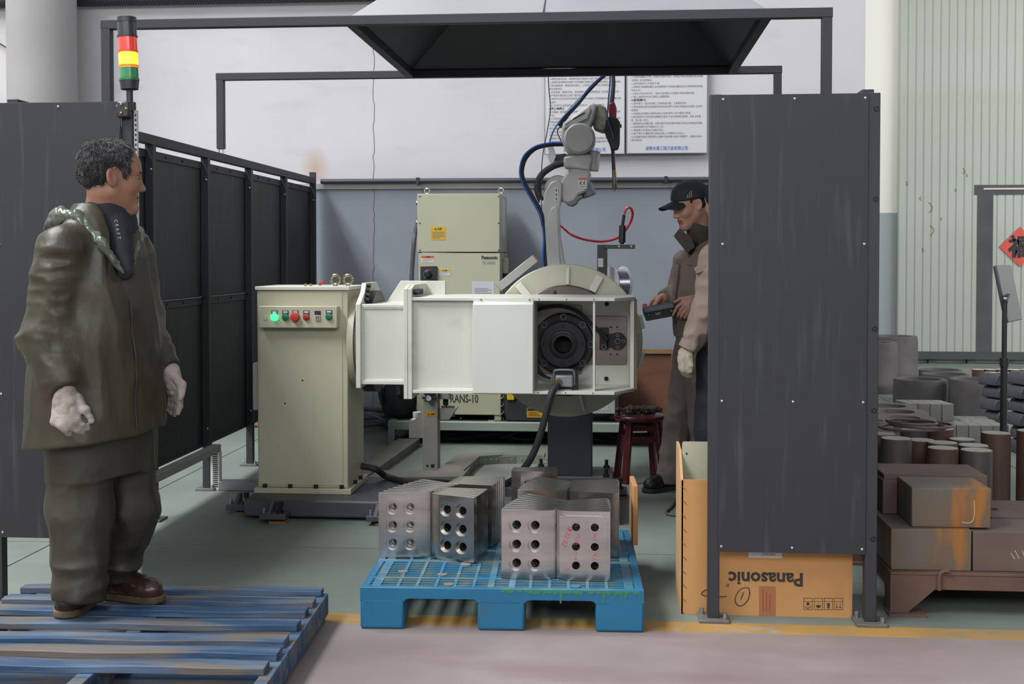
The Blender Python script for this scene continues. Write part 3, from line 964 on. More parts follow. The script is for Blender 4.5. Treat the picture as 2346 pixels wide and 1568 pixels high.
cab = lambda pts, Y: [PY(a, b, Y) for a, b in pts]
MB().tube(cab([(1212, 718), (1245, 706), (1285, 702), (1325, 716), (1360, 748), (1384, 770), (1392, 780)], HYB - 0.06), 0.011, 10).build('hub_cable', m_rub, arm)
for off in (0, 7):
    MB().tube(cab([(1222 + off, 820), (1228 + off, 845), (1240 + off, 860), (1262, 868)], HYB - 0.08), 0.006, 8).build('hub_cable', m_rub, arm)
# heavy connector at the bottom of the bay
kx, kz = XZ(1292, 873, BY0 + 0.09)
con = MB().box((kx - 0.06, BY0 + 0.07, kz - 0.055), (kx + 0.075, BY0 + 0.22, kz + 0.06)).build('connector_block', m_bolt, arm, bevel=0.004)
MB().box((kx - 0.045, BY0 + 0.035, kz - 0.03), (kx + 0.05, BY0 + 0.075, kz + 0.035)).build('plug_shell', mat('plug_grey', '#7d8589', 0.45, 0.4), con, bevel=0.008)
MB().tube([(kx - 0.052, BY0 + 0.065, kz - 0.02), (kx - 0.052, BY0 + 0.06, kz + 0.05), (kx - 0.03, BY0 + 0.055, kz + 0.062), (kx + 0.035, BY0 + 0.055, kz + 0.062), (kx + 0.055, BY0 + 0.06, kz + 0.05), (kx + 0.055, BY0 + 0.065, kz - 0.02)], 0.006, 8, smooth=4).build('latch_bail', m_zinc, con)
MB().box((kx - 0.03, BY0 + 0.03, kz - 0.062), (kx + 0.045, BY0 + 0.07, kz - 0.04)).build('plug_foot', mat('plug_grey', '#7d8589'), con, bevel=0.003)
MB().cyl((kx - 0.025, BY0 + 0.04, kz), (kx - 0.035, BY0 + 0.005, kz - 0.012), 0.02, n=12).build('cable_gland', mat('brass', '#b59b5c'), con)

# ---- turntable behind the beam
TY = BY1 + 0.03
txc, tzc = hxc, hzc
R_ = 0.445
tt = MB().lathe((txc, TY, tzc), (0, 1, 0), [(0.30, 0), (R_ - 0.006, 0), (R_, 0.006), (R_, 0.055), (0.33, 0.055), (0.33, 0.14), (0, 0.14)], 72).build('turntable_disc', mat('disc_cream', '#b9b7a6', 0.45, col2='#afac99', scale=3, dirt='#8a7a5a', dscale=5, dlo=0.62, dhi=0.85, damt=0.6), arm)
MB().lathe((txc, TY - 0.02, tzc), (0, 1, 0), [(0.12, 0), (0.315, 0), (0.322, 0.006), (0.322, 0.03), (0.12, 0.03)], 64).build('steel_ring', mat('ring_steel', '#6a625e', 0.45, 0.6, col2='#5b5450', scale=6), tt)
for k in range(8):
    t = rad(12 + 45 * k)
    MB().cyl((txc + 0.285 * math.cos(t), TY - 0.021, tzc + 0.285 * math.sin(t)), (txc + 0.285 * math.cos(t), TY - 0.015, tzc + 0.285 * math.sin(t)), 0.011, n=14).build('ring_hole', m_bolt, tt)
for deg in (88, 62, 130, 8, -20, -75, -105, 160):
    t = rad(deg)
    c = Vector((txc + 0.375 * math.cos(t), TY - 0.012, tzc + 0.375 * math.sin(t)))
    MB().obox(c, (0.10, 0.035, 0.02 if deg in (88, -75, 160) else 0.045), (0, -t, 0)).build('lug', m_off, tt, bevel=0.004)
for deg in (-14, 14):
    t = rad(deg)
    MB().obox((txc + (R_ + 0.008) * math.cos(t), TY + 0.03, tzc + (R_ + 0.008) * math.sin(t)), (0.02, 0.05, 0.08), (0, -t, 0)).build('edge_lug', m_off, tt, bevel=0.003)
# flat bar standing out at upper left of the disc
pa, pb = Vector(PY(1143, 660, TY + 0.1)), Vector(PY(1228, 592, TY + 0.1))
MB().bar(pa, pb, 0.10, 0.05, up=(0.6, 0, 0.8)).build('steel_bar', mat('brushed_bar', '#9a9894', 0.4, 0.6), tt, bevel=0.003)

# heavy cable from connector to floor and headstock
hc_ = [Vector((kx - 0.03, BY0 + 0.01, kz - 0.01)), PY(1262, 905, BY0 - 0.03), PY(1248, 960, BY0 - 0.02), PY(1230, 1020, BY0 + 0.02), PY(1205, 1068, BY0 + 0.1), PZ(1165, 1106, FZ + 0.02), PZ(1110, 1112, FZ + 0.03), PZ(1050, 1109, FZ + 0.02), PZ(985, 1104, FZ + 0.06),
       PZ(930, 1104, FZ + 0.02), PZ(885, 1092, FZ + 0.02), PY(862, 1076, CY + 0.36), Vector((hx1, CY + 0.36, XZ(838, 1068, CY + 0.36)[1]))]
tag(MB().tube(hc_, 0.019, 12).build('power_cable', m_rub), 'thick black cable hanging from the arm to the headstock', 'cable')

# ================================================================== robot on its pedestal
PYD = PZ(1305, 1102, 0).y
m_ped = mat('pedestal_paint', '#2d2f39', 0.5)
ped = thing('robot_pedestal', 'dark blue-grey square pedestal column behind the turntable', 'pedestal', (-0.285, PYD + 0.13, 0))
pxa, pxb = PZ(1255, 1100, 0).x, PZ(1356, 1100, 0).x
MB().box((pxa, PYD, 0.03), (pxb, PYD + 0.27, 0.86)).build('column', m_ped, ped, bevel=0.004)
MB().box((pxa - 0.10, PYD - 0.06, 0.005), (pxb + 0.13, PYD + 0.36, 0.03)).build('base_plate', m_base, ped, bevel=0.003)
MB().box((pxa - 0.03, PYD - 0.02, 0.86), (pxb + 0.17, PYD + 0.60, 0.885)).build('head_plate', m_ped, ped, bevel=0.003)
for x in (pxa - 0.06, pxb + 0.09):
    for y in (PYD - 0.02, PYD + 0.3):
        MB().cyl((x, y, 0.03), (x, y, 0.085), 0.011, n=10).cyl((x, y, 0.03), (x, y, 0.05), 0.02, n=6).build('levelling_bolt', m_black, ped)

RY = PYD + 0.13
m_rob = mat('robot_white', '#a9aaa8', 0.38, col2='#a09f9b', scale=5, dirt='#7c766c', dscale=8, dlo=0.62, dhi=0.85, damt=0.4)
m_robd = mat('robot_soiled', '#8b8780', 0.5, col2='#5f5a54', scale=16, lo=0.4, hi=0.65)
rob = thing('welding_robot', 'white jointed welding robot arm holding a torch', 'robot', (-0.285, RY, 0.885))
MB().cyl((-0.285, RY, 0.885), (-0.285, RY, 1.06), 0.15, 0.13, n=32).build('swivel_base', m_rob, rob, bevel=0.006)
MB().box((-0.42, RY - 0.10, 1.06), (-0.19, RY + 0.10, 1.30)).build('shoulder', m_rob, rob, bevel=0.02)
MB().cyl((-0.35, RY - 0.15, 1.26), (-0.35, RY + 0.13, 1.26), 0.10, n=32).build('shoulder_joint', m_rob, rob, bevel=0.01)
up = MB().prism(pp([(1256, 640), (1250, 545), (1247, 492), (1243, 470), (1248, 440), (1262, 418), (1276, 412), (1288, 420), (1287, 452), (1282, 480), (1284, 540), (1292, 590), (1300, 640)], RY - 0.08), 'y', RY - 0.09, RY - 0.03).build('upper_arm', m_rob, rob, bevel=0.008)
MB().prism(pp([(1262, 640), (1256, 500), (1262, 478), (1276, 470), (1280, 540), (1287, 640)], RY - 0.1), 'y', RY - 0.102, RY - 0.088).build('arm_rib', m_rob, up, bevel=0.006)
dec = pp([(1273, 425), (1281, 458)], RY - 0.103)
MB().prism(pp([(1270, 430), (1279, 430), (1279, 462), (1270, 462)], RY - 0.1), 'y', RY - 0.094, RY - 0.0915).build('axis_label', mat('label_pale', '#b9bab8', 0.5), up)
for k, pyy in enumerate((436, 446, 456)):
    x, z = XZ(1274.5, pyy, RY - 0.096)
    MB().box((x - 0.003, RY - 0.0955, z - 0.007), (x + 0.003, RY - 0.0938, z + 0.007)).build('axis_mark', BLACK, up)
jx, jz = XZ(1278, 432, RY - 0.04)
MB().cyl((jx, RY - 0.035, jz), (jx, RY + 0.12, jz), 0.085, n=36).build('elbow_joint', m_rob, rob, bevel=0.008)
fl = MB().prism(pp([(1286, 460), (1284, 420), (1297, 398), (1310, 385), (1350, 385), (1354, 400), (1344, 440), (1326, 448), (1318, 462), (1300, 468)], RY), 'y', RY - 0.06, RY + 0.10).build('forearm_casting', m_rob, rob, bevel=0.014)
MB().prism(pp([(1298, 470), (1313, 447), (1338, 450), (1324, 460), (1322, 466), (1312, 473)], RY - 0.02), 'y', RY - 0.05, RY + 0.08).build('motor_cover', mat('motor_grey', '#6b6b6c', 0.5), rob, bevel=0.006)
mx_, mz_ = XZ(1340, 432, RY)
MB().cyl((mx_, RY + 0.02, mz_ + 0.03), (mx_ + 0.03, RY + 0.02, mz_ - 0.05), 0.045, n=20).build('joint_motor', mat('motor_grey', '#6b6b6c'), rob, bevel=0.006)
MB().prism(pp([(1293, 386), (1292, 362), (1312, 358), (1352, 355), (1356, 362), (1352, 394), (1312, 388)], RY), 'y', RY - 0.075, RY + 0.1).build('wrist_housing', m_rob, rob, bevel=0.012)
MB().cyl((XZ(1357, 370, RY)[0], RY + 0.01, XZ(1357, 392, RY)[1]), (XZ(1357, 370, RY)[0] + 0.012, RY + 0.01, XZ(1357, 346, RY)[1]), 0.04, n=20).build('side_cap', m_rob, rob, bevel=0.008)
wx, wz = XZ(1328, 320, RY)
MB().cyl((wx, RY - 0.09, wz), (wx, RY + 0.10, wz), 0.10, n=40).build('forearm_joint', m_rob, rob, bevel=0.012)
MB().lathe((wx, RY - 0.09, wz), (0, -1, 0), [(0.095, 0), (0.085, 0.012), (0.05, 0.014), (0, 0.014)], 36).build('joint_cap', m_rob, rob)
fa = MB().prism(pp([(1292, 336), (1287, 322), (1288, 296), (1292, 284), (1350, 241), (1362, 238), (1368, 246), (1360, 280), (1352, 296), (1358, 310), (1362, 326), (1350, 350), (1300, 352)], RY), 'y', RY - 0.082, RY + 0.09).build('forearm', m_rob, rob, bevel=0.018, seg=3)
MB().prism(pp([(1292, 296), (1292, 285), (1350, 243), (1354, 252), (1346, 272)], RY - 0.09), 'y', RY - 0.09, RY - 0.075).build('forearm_cover', mat('robot_cover', '#b4b5b5', 0.35), fa, bevel=0.005)
e = pp([(1312, 273), (1340, 258)], RY - 0.091)
MB().bar((e[0][0], RY - 0.091, e[0][1]), (e[1][0], RY - 0.091, e[1][1]), 0.003, 0.006).build('cover_groove', BLACK, fa)
a_ = math.atan2(e[1][1] - e[0][1], e[1][0] - e[0][0])
x, z = XZ(1295, 286, RY - 0.091)
text_obj('Panasonic', 0.024, 'maker_name', mat('print_blue', '#3a4558', 0.6), fa, facing((x + 0.004, RY - 0.0915, z - 0.004), a_ + 0.25), width=0.05)
# cover label in orange and white
lx, lz = XZ(1326, 408, RY - 0.062)
lab = MB().box((lx, RY - 0.062, lz - 0.065), (lx + 0.05, RY - 0.0595, lz)).build('warning_label', mat('label_white', '#c2c3c3', 0.5), fl)
MB().box((lx, RY - 0.0628, lz - 0.012), (lx + 0.05, RY - 0.0615, lz)).build('label_band', mat('label_orange', '#c2512b', 0.5), lab)
for k, (u, v) in enumerate(((0.012, -0.03), (0.034, -0.03))):
    MB().tube([(lx + u - 0.006, RY - 0.0625, lz + v - 0.012), (lx + u, RY - 0.0625, lz + v), (lx + u + 0.005, RY - 0.0625, lz + v + 0.01)], 0.002, 5, smooth=2).tube([(lx + u - 0.006, RY - 0.0625, lz + v + 0.004), (lx + u + 0.006, RY - 0.0625, lz + v - 0.012)], 0.0018, 5, smooth=0).build('label_pictogram', BLACK, lab)
MB().box((lx + 0.004, RY - 0.0628, lz - 0.056), (lx + 0.046, RY - 0.0615, lz - 0.053)).build('label_text_line', BLACK, lab)
# wrist and torch
MB().prism(pp([(1356, 244), (1372, 240), (1388, 248), (1393, 268), (1391, 296), (1384, 306), (1362, 298), (1356, 280)], RY), 'y', RY - 0.06, RY + 0.06).build('wrist', m_robd, rob, bevel=0.012)
m_tor = mat('torch_black', '#1b1a1d', 0.45)
MB().prism(pp([(1386, 275), (1396, 268), (1414, 272), (1421, 282), (1420, 330), (1416, 343), (1400, 345), (1396, 330), (1388, 312), (1384, 300)], RY - 0.02), 'y', RY - 0.06, RY + 0.03).build('torch_mount', m_tor, rob, bevel=0.006)
MB().prism(pp([(1393, 238), (1408, 234), (1413, 250), (1412, 272), (1396, 274)], RY - 0.02), 'y', RY - 0.05, RY + 0.02).build('torch_clamp', mat('clamp_red', '#6d2030', 0.45), rob, bevel=0.008)
tb = [PY(1404, 342, RY - 0.015), PY(1406.5, 392, RY - 0.015)]
MB().cyl(tb[0], tb[1], 0.012, n=16).build('torch_neck', m_tor, rob)
MB().cyl(PY(1406.5, 390, RY - 0.015), PY(1407, 400, RY - 0.015), 0.013, n=16).build('brass_collar', mat('brass_dark', '#7a5c34', 0.4, 0.7), rob)
MB().lathe(PY(1407, 398, RY - 0.015), Vector(PY(1408, 437, RY - 0.015)) - Vector(PY(1407, 398, RY - 0.015)), [(0.013, 0), (0.0135, 0.04), (0.0145, 0.041), (0.0145, 0.09), (0.012, 0.1), (0.003, 0.1), (0.003, 0.112), (0, 0.112)], 18).build('gas_nozzle', mat('nozzle_metal', '#6d6257', 0.4, 0.8), rob)
MB().cyl(PY(1424, 289, RY - 0.02), PY(1416, 289, RY - 0.02), 0.012, n=8).build('torch_knob', m_tor, rob)
# bracket with connectors behind the forearm
MB().prism(pp([(1256, 340), (1268, 338), (1275, 360), (1264, 382), (1262, 372)], RY + 0.02), 'y', RY - 0.02, RY + 0.03).build('cable_bracket', m_zinc, rob, bevel=0.002)
MB().prism(pp([(1274, 356), (1296, 352), (1294, 380), (1270, 384)], RY + 0.02), 'y', RY - 0.0, RY + 0.06).build('junction_box', m_blk, rob, bevel=0.003)
m_blue = mat('blue_hose', '#2b55a0', 0.4)


def hose(name, pts, r, m, Y, par=rob, n=10):
    q = [PY(p[0], p[1], Y if len(p) == 2 else p[2]) for p in pts]
    return MB().tube(q, r, n).build(name, m, par)


hose('dress_hose', [(1296, 331), (1262, 332), (1228, 340), (1205, 362), (1196, 392), (1202, 420), (1222, 455), (1240, 490), (1250, 540), (1250, 600), (1262, 650)], 0.0135, m_rub, RY - 0.02)
hose('dress_hose', [(1294, 373), (1266, 382), (1240, 402), (1231, 430), (1238, 456), (1246, 466)], 0.021, m_rub, RY - 0.03)
hose('dress_hose', [(1282, 290), (1300, 262), (1322, 238), (1345, 212), (1372, 184), (1394, 166)], [0.017, 0.017, 0.017, 0.012, 0.011, 0.011], m_rub, RY + 0.01)
hose('dress_hose', [(1394, 166), (1402, 163), (1405, 175), (1405, 200), (1401, 240)], [0.011, 0.012, 0.013, 0.016], m_rub, RY - 0.01)
hose('air_hose', [(1292, 328), (1262, 328), (1226, 336), (1200, 358), (1191, 392), (1198, 422), (1218, 458), (1236, 492), (1246, 540), (1244, 600), (1254, 650)], 0.0065, m_blue, RY - 0.035)
hose('air_hose', [(1258, 330), (1268, 300), (1290, 268), (1325, 232), (1350, 200), (1376, 176), (1393, 165)], 0.005, m_blue, RY - 0.01)
hose('air_hose', [(1393, 164), (1398, 180), (1394, 230), (1392, 270), (1402, 302), (1406, 318)], 0.005, mat('blue_hose_dark', '#24406e', 0.4), RY - 0.07)
hose('signal_wire', [(1292, 296), (1282, 292), (1277, 302), (1283, 318), (1288, 330)], 0.0035, m_rub, RY - 0.03)
MB().prism(pp([(1238, 458), (1248, 462), (1246, 472), (1236, 470)], RY - 0.04), 'y', RY - 0.07, RY).build('hose_clamp', m_zinc, rob, bevel=0.001)

# thin cable dropping from the gantry past the notice boards
tag(MB().tube([PY(1256, 176, BR + 0.026), PY(1258, 210, BR + 0.03), PY(1261, 250, BR + 0.03), PY(1254, 300, BR + 0.04), PY(1243, 360, BR + 0.05), PY(1240, 430, BR + 0.06), PY(1242, 520, BR + 0.08)], 0.0028, 6).build('hanging_cable', m_rub), 'thin black cable hanging down in front of the left notice board', 'cable')

# ---- welding wire spool on its stand
WY = PYD + 0.38
stand = thing('wire_spool_stand', 'black post with arm carrying the welding wire spool', 'stand', (XZ(1379, 700, WY)[0], WY, 0.885))
lo, hi = rbox(1368, 561, 1391, 800, WY, 0.06)
MB().box((lo[0], WY, 0.897), hi).build('post', m_blk, stand, bevel=0.003)
xx = (lo[0] + hi[0]) / 2
MB().box((xx - 0.05, WY - 0.03, 0.885), (xx + 0.05, WY + 0.1, 0.897)).build('foot', m_blk, stand, bevel=0.003)
a0, a1 = rbox(1385, 561, 1455, 570.5, WY - 0.01, 0.015)
MB().box(a0, a1).build('arm', mat('bracket_grey', '#3d4043', 0.5), stand, bevel=0.002)
for px in (1418, 1446):
    x, z = XZ(px, 565, WY - 0.01)
    MB().cyl((x, WY - 0.013, z), (x, WY - 0.009, z), 0.006, n=10).build('arm_screw', m_zinc, stand)
l0, l1 = rbox(1370, 592, 1382, 612, WY - 0.001, 0.002)
MB().box(l0, l1).build('label', mat('label_white', '#c2c3c3'), stand)
g0, g1 = PY(1425, 556, WY), PY(1426, 517, WY)
MB().cyl(g0, g1, 0.022, n=20).cyl(PY(1425, 560, WY), g0, 0.013, n=14).build('conduit_adapter', m_blk, stand, bevel=0.002)
MB().lathe(g1, PY(1430, 490, WY) - g1, sum([[(0.011, k * 0.0065), (0.011, k * 0.0065 + 0.0045), (0.008, k * 0.0065 + 0.005), (0.008, k * 0.0065 + 0.006)] for k in range(11)], [(0.014, -0.002), (0.014, 0.004)]), 14).build('strain_relief', m_blk, stand)
sp = thing('wire_spool', 'white flanged spool wound with silver welding wire', 'spool', (XZ(1425, 650, WY)[0], WY + 0.02, XZ(1425, 650, WY)[1]))
c0, c1 = PY(1398, 655, WY + 0.10), PY(1428, 655, WY - 0.02)
ax_ = Vector((1, 0.55, 0.0)).normalized()
c0 = Vector((XZ(1398, 652, WY)[0], WY + 0.06, XZ(1398, 652, WY)[1]))
m_flan = mat('spool_white', '#c9ccd2', 0.4)
MB().lathe(c0, ax_, [(0.03, 0), (0.118, 0), (0.118, 0.006), (0.03, 0.006)], 40).lathe(c0 + ax_ * 0.095, ax_, [(0.03, 0), (0.118, 0), (0.118, 0.006), (0.03, 0.006)], 40).build('flange', m_flan, sp)
MB().lathe(c0 + ax_ * 0.006, ax_, [(0.098 + 0.0012 * (k % 2), k * 0.089 / 40) for k in range(41)], 40).build('wire_coil', mat('silver_wire', '#a7abb2', 0.25, 0.9), sp)
MB().tube([c0 - ax_ * 0.05, c0 + ax_ * 0.12], 0.028, 16, smooth=0).build('core', m_flan, sp)
MB().bar(c0 + Vector((0, 0, 0)), Vector((xx, WY + 0.03, c0.z)), 0.03, 0.03).build('spool_axle', m_blk, stand)
# red conduit
tag(MB().tube([PY(*p) for p in [(1284, 516, RY + 0.02), (1310, 538, RY + 0.08), (1345, 550, RY + 0.16), (1385, 553, WY), (1418, 543, WY + 0.05), (1440, 517, WY + 0.05), (1449, 494, WY + 0.03), (1446, 478, WY), (1438, 476, WY), (1432, 484, WY), (1430, 491, WY)]], 0.0085, 10).build('wire_conduit', mat('red_conduit', '#b9323a', 0.3, coat=0.3)), 'red plastic wire conduit looping from robot to spool stand', 'hose')
# ================================================================== controller and what stands on the low platform
m_plat = mat('platform_paint', '#8f998c', 0.45, col2='#858f83', scale=3)
LY = PZ(889, 1019, 0).y
LZ = 0.175
px0, px1 = PZ(889, 1019, 0).x, 0.33
plat = thing('platform', 'pale green-grey low steel platform carrying the controller', 'platform', ((px0 + px1) / 2, LY + 0.5, 0))
LD = 0.86
MB().box((px0, LY, LZ - 0.065), (px1, LY + 0.06, LZ)).build('front_rail', m_plat, plat, bevel=0.004)
MB().box((px0, LY + LD - 0.06, LZ - 0.065), (px1, LY + LD, LZ)).build('rear_rail', m_plat, plat, bevel=0.004)
for x in (px0, -0.95, -0.3, px1 - 0.05):
    MB().box((x, LY + 0.06, LZ - 0.06), (x + 0.05, LY + LD - 0.06, LZ - 0.002)).build('cross_rail', m_plat, plat)
MB().box((px0 + 0.05, LY + 0.05, LZ - 0.02), (px1 - 0.01, LY + LD - 0.05, LZ - 0.003)).build('deck', mat('deck_dark', '#3b4245', 0.6), plat)
for x in (px0, px1 - 0.05):
    for y in (LY, LY + LD - 0.05):
        MB().box((x, y, 0), (x + 0.05, y + 0.05, LZ - 0.06)).build('leg', m_plat, plat, bevel=0.003)

KY = LY + 0.14
m_ctl = mat('controller_cream', '#b1b097', 0.45, col2='#abaa90', scale=2)
m_ctls = mat('controller_side', '#a5a491', 0.5)
kx0, kx1 = XZ(960, 600, KY + 0.02)[0], XZ(1146, 600, KY + 0.02)[0]
# transformer box at the bottom
tz1 = XZ(1080, 880, KY)[1]
trb = thing('transformer_box', 'cream transformer box lettered TRANS-10 under the controller', 'transformer', ((kx0 + kx1) / 2, KY + 0.3, LZ))
MB().box((kx0 - 0.01, KY - 0.03, LZ + 0.04), (kx1 + 0.01, KY + 0.6, tz1)).build('body', m_ctl, trb, bevel=0.004)
for x in (kx0 + 0.0, kx1 - 0.03):
    MB().box((x - 0.01, KY - 0.02, LZ), (x + 0.04, KY + 0.58, LZ + 0.04)).build('skid', m_ctl, trb)
x, z = XZ(1096, 923, KY - 0.031)
text_obj('TRANS-10', 0.086, 'lettering', mat('print_grey', '#33373c', 0.6), trb, facing((x, KY - 0.031, z), 0), align='RIGHT', bold=0.0015, width=0.250)
x, z = XZ(1056, 958, KY - 0.03)
MB().cyl((x, KY - 0.04, z), (x, KY - 0.03, z), 0.006, n=8).build('handle_screw', m_zinc, trb)

ctl = thing('robot_controller', 'tall cream robot controller cabinet with rotary switch and labels', 'controller', ((kx0 + kx1) / 2, KY + 0.3, tz1))
zs = XZ(1050, 579, KY)[1]
zt_ = XZ(1050, 444, KY)[1]
KD = 0.62
MB().box((kx0, KY + 0.003, tz1), (kx1, KY + KD, zs - 0.004)).build('lower_cabinet', m_ctls, ctl, bevel=0.003)
MB().box((kx0 - 0.008, KY + 0.003, zs + 0.004), (kx1 - 0.003, KY + KD, zt_)).build('upper_cabinet', m_ctls, ctl, bevel=0.003)
dl = MB().box((kx0, KY - 0.012, tz1 + 0.01), (kx1, KY + 0.002, zs - 0.005)).build('lower_door', m_ctl, ctl, bevel=0.002)
du = MB().box((kx0 - 0.008, KY - 0.012, zs + 0.005), (kx1 - 0.003, KY + 0.002, zt_ - 0.002)).build('upper_door', m_ctl, ctl, bevel=0.002)
for px in (961.5, 1142):
    for py in (450, 511, 573):
        x, z = XZ(px, py, KY - 0.012)
        MB().sphere((x, KY - 0.013, z), 0.006, 8, 6).build('door_screw', m_steel, du)
for px in (978, 1148):
    x, z = XZ(px, 436, KY + 0.1)
    MB().torus((x, KY + 0.1, zt_ + 0.026), (0.2, 1, 0), 0.020, 0.0045, 22, 8).cyl((x, KY + 0.1, zt_), (x, KY + 0.1, zt_ + 0.008), 0.012, n=12).build('lifting_eye', mat('nickel', '#c4c2b4', 0.25, 0.9), ctl)
YF = KY - 0.0125


def sticker(par, a, b, base, band=None, bandfrac=0.3, lines=3, name='sticker', title=None, tcol=BLACK):
    l, h = rbox(a[0], a[1], b[0], b[1], YF - 0.001, 0.0015)
    s = MB().box(l, h).build(name, base, par)
    w, t = h[0] - l[0], h[2] - l[2]
    if band:
        MB().box((l[0] + w * .02, YF - 0.0016, h[2] - t * bandfrac), (h[0] - w * .02, YF - 0.0009, h[2] - t * .02)).build('band', band, s)
    if title:
        text_obj(title, t * bandfrac * 0.62, 'title', tcol, s, facing((l[0] + w * 0.5, YF - 0.002, h[2] - t * bandfrac * 0.78), 0), align='CENTER', bold=0.0004)
    for k in range(lines):
        zz = h[2] - t * (bandfrac + 0.12 + (1 - bandfrac - 0.18) * k / max(1, lines))
        MB().box((l[0] + w * .1, YF - 0.0017, zz - t * 0.035), (l[0] + w * (0.9 if k < lines - 1 else 0.6), YF - 0.0012, zz)).build('text_line', mat('fine_print', '#6d6d70', 0.7), s)
    return s


lw, lor, lye = mat('label_white', '#c2c3c3'), mat('label_orange', '#c2512b'), mat('label_yellow', '#c99f2a', 0.5)
sy = sticker(du, (987, 520), (1021, 550), lye, None, 0.28, 5, title='▲ 注意', tcol=mat('print_brown', '#6b4a12', 0.7))
sticker(dl, (965, 586), (995, 602), lw, lor, 0.34, 3, title='▲ 危险')
sticker(dl, (1006, 617), (1031, 632), lw, lye, 0.38, 2, title='▲ 注意')
nm = text_obj('Panasonic', 0.034, 'maker_name', mat('print_grey', '#33373c'), dl, facing(Vector((XZ(1103, 593, YF)[0], YF - 0.0005, XZ(1103, 593.5, YF)[1])), 0), bold=0.001, width=0.118, extrude=0.002)
text_obj('TM-1400GⅡ', 0.03, 'model_plate', mat('print_soft', '#77797c', 0.6), dl, facing(Vector((XZ(1105, 606, YF)[0], YF - 0.0005, XZ(1105, 606, YF)[1])), 0), width=0.095)
l, h = rbox(1081, 645, 1132, 690, YF - 0.001, 0.0015)
pg = MB().box(l, h).build('paper_sheet', mat('paper_white', '#bfc1c8', 0.7), dl)
for k in range(4):
    zz = h[2] - 0.055 - k * 0.012
    MB().box((l[0] + 0.02, YF - 0.0015, zz), (l[0] + (0.15 if k % 2 else 0.12), YF - 0.0008, zz + 0.004)).build('text_line', mat('fine_print', '#6d6d70'), pg)
l, h = rbox(980, 652, 997, 690, YF - 0.001, 0.0015)
w_ = MB().box(l, h).build('warning_sheet', lw, dl)
MB().prism([(l[0] + 0.0, l[2]), (l[0] + 0.03, l[2]), (l[0], h[2] - 0.02)], 'y', YF - 0.002, YF - 0.0012).build('yellow_corner', lye, w_)
l, h = rbox(963, 610, 1001, 648, YF - 0.025, 0.025)
sw = MB().box(l, h).build('switch_box', m_blk, ctl, bevel=0.004)
x, z = XZ(981, 629, YF - 0.026)
MB().lathe((x, YF - 0.025, z), (0, -1, 0), [(0.03, 0), (0.03, 0.012), (0.022, 0.016), (0.022, 0.03), (0, 0.03)], 24).obox((x, YF - 0.05, z), (0.018, 0.02, 0.05), (0, 0.4, 0)).build('rotary_knob', m_bolt, sw, bevel=0.002)


def arc(c, r, a0, a1, y, rr=0.0025):
    return [(c[0] + r * math.cos(rad(a0 + (a1 - a0) * k / 8)), y, c[1] + r * math.sin(rad(a0 + (a1 - a0) * k / 8))) for k in range(9)]


MB().tube(arc((x, z), 0.034, 50, 150, YF - 0.026), 0.0028, 6, smooth=0).build('red_arc', mat('red_print', '#b03a38', 0.5), sw)
MB().tube(arc((x, z), 0.034, 160, 240, YF - 0.026), 0.0028, 6, smooth=0).build('green_arc', mat('green_print', '#2f8a6a', 0.5), sw)
# right side: label strip, coupling
MB().box((kx1 - 0.004, KY + 0.2, zs + 0.12), (kx1 - 0.001, KY + 0.45, zs + 0.42)).build('side_label', mat('label_pale', '#b9bab8'), ctl)
yy = KY + 0.2
MB().box((kx1, yy, zs - 0.16), (kx1 + 0.04, yy + 0.1, zs - 0.04)).build('filter_bowl', m_ctl, ctl, bevel=0.006)
MB().cyl((kx1 + 0.02, yy + 0.04, zs - 0.24), (kx1 + 0.02, yy + 0.04, zs - 0.16), 0.018, n=14).build('coupling', m_blk, ctl)
# connectors and cables on its left side
for k, z in enumerate((zt_ - 0.06, zt_ - 0.21)):
    MB().cyl((kx0 - 0.04, KY + 0.15, z), (kx0 - 0.008, KY + 0.15, z), 0.02, n=14).build('cable_gland', m_zinc, ctl)
MB().tube([(kx0 - 0.03, KY + 0.15, zt_ - 0.21), (kx0 - 0.05, KY + 0.14, zt_ - 0.3), PY(948, 560, KY + 0.1), PY(943, 640, KY + 0.1), PY(941, 760, KY + 0.1), PY(945, 900, KY + 0.1), (kx0 - 0.06, KY + 0.1, LZ)], 0.017, 12).build('feed_cable', mat('grey_cable', '#4a4d52', 0.6), ctl)
MB().tube([(kx0 - 0.025, KY + 0.18, zt_ - 0.08), (kx0 - 0.03, KY + 0.18, zt_ - 0.25), (kx0 - 0.02, KY + 0.18, zs), (kx0 - 0.03, KY + 0.18, tz1 + 0.1)], 0.013, 10).build('feed_cable', mat('grey_cable', '#4a4d52'), ctl)

# tool box
TBY = LY + 0.08
lo, hi = rbox(1159, 917, 1246, 966, TBY, 0.3)
tbx = thing('tool_box', 'black plastic tool box with yellow latches below the turntable', 'tool box', ((lo[0] + hi[0]) / 2, TBY + 0.1, LZ))
MB().box((lo[0], TBY, LZ), (hi[0] + 0.02, hi[1], hi[2])).build('body', mat('toolbox_black', '#2a2d34', 0.5), tbx, bevel=0.008)
MB().box((lo[0] - 0.01, TBY - 0.01, hi[2]), (hi[0] + 0.03, hi[1], hi[2] + 0.05)).build('lid', mat('toolbox_lid', '#24262c', 0.5), tbx, bevel=0.01)
my = mat('latch_yellow', '#c9b21c', 0.45)
for u in (0.01, 0.2):
    MB().box((lo[0] + u, TBY - 0.02, hi[2] + 0.0), (lo[0] + u + 0.055, TBY + 0.1, hi[2] + 0.062)).build('latch', my, tbx, bevel=0.005)
l, h = rbox(1207, 935, 1244, 957, TBY - 0.002, 0.003)
tl = MB().box(l, h).build('label', mat('label_yellow2', '#c48f1f', 0.5), tbx)
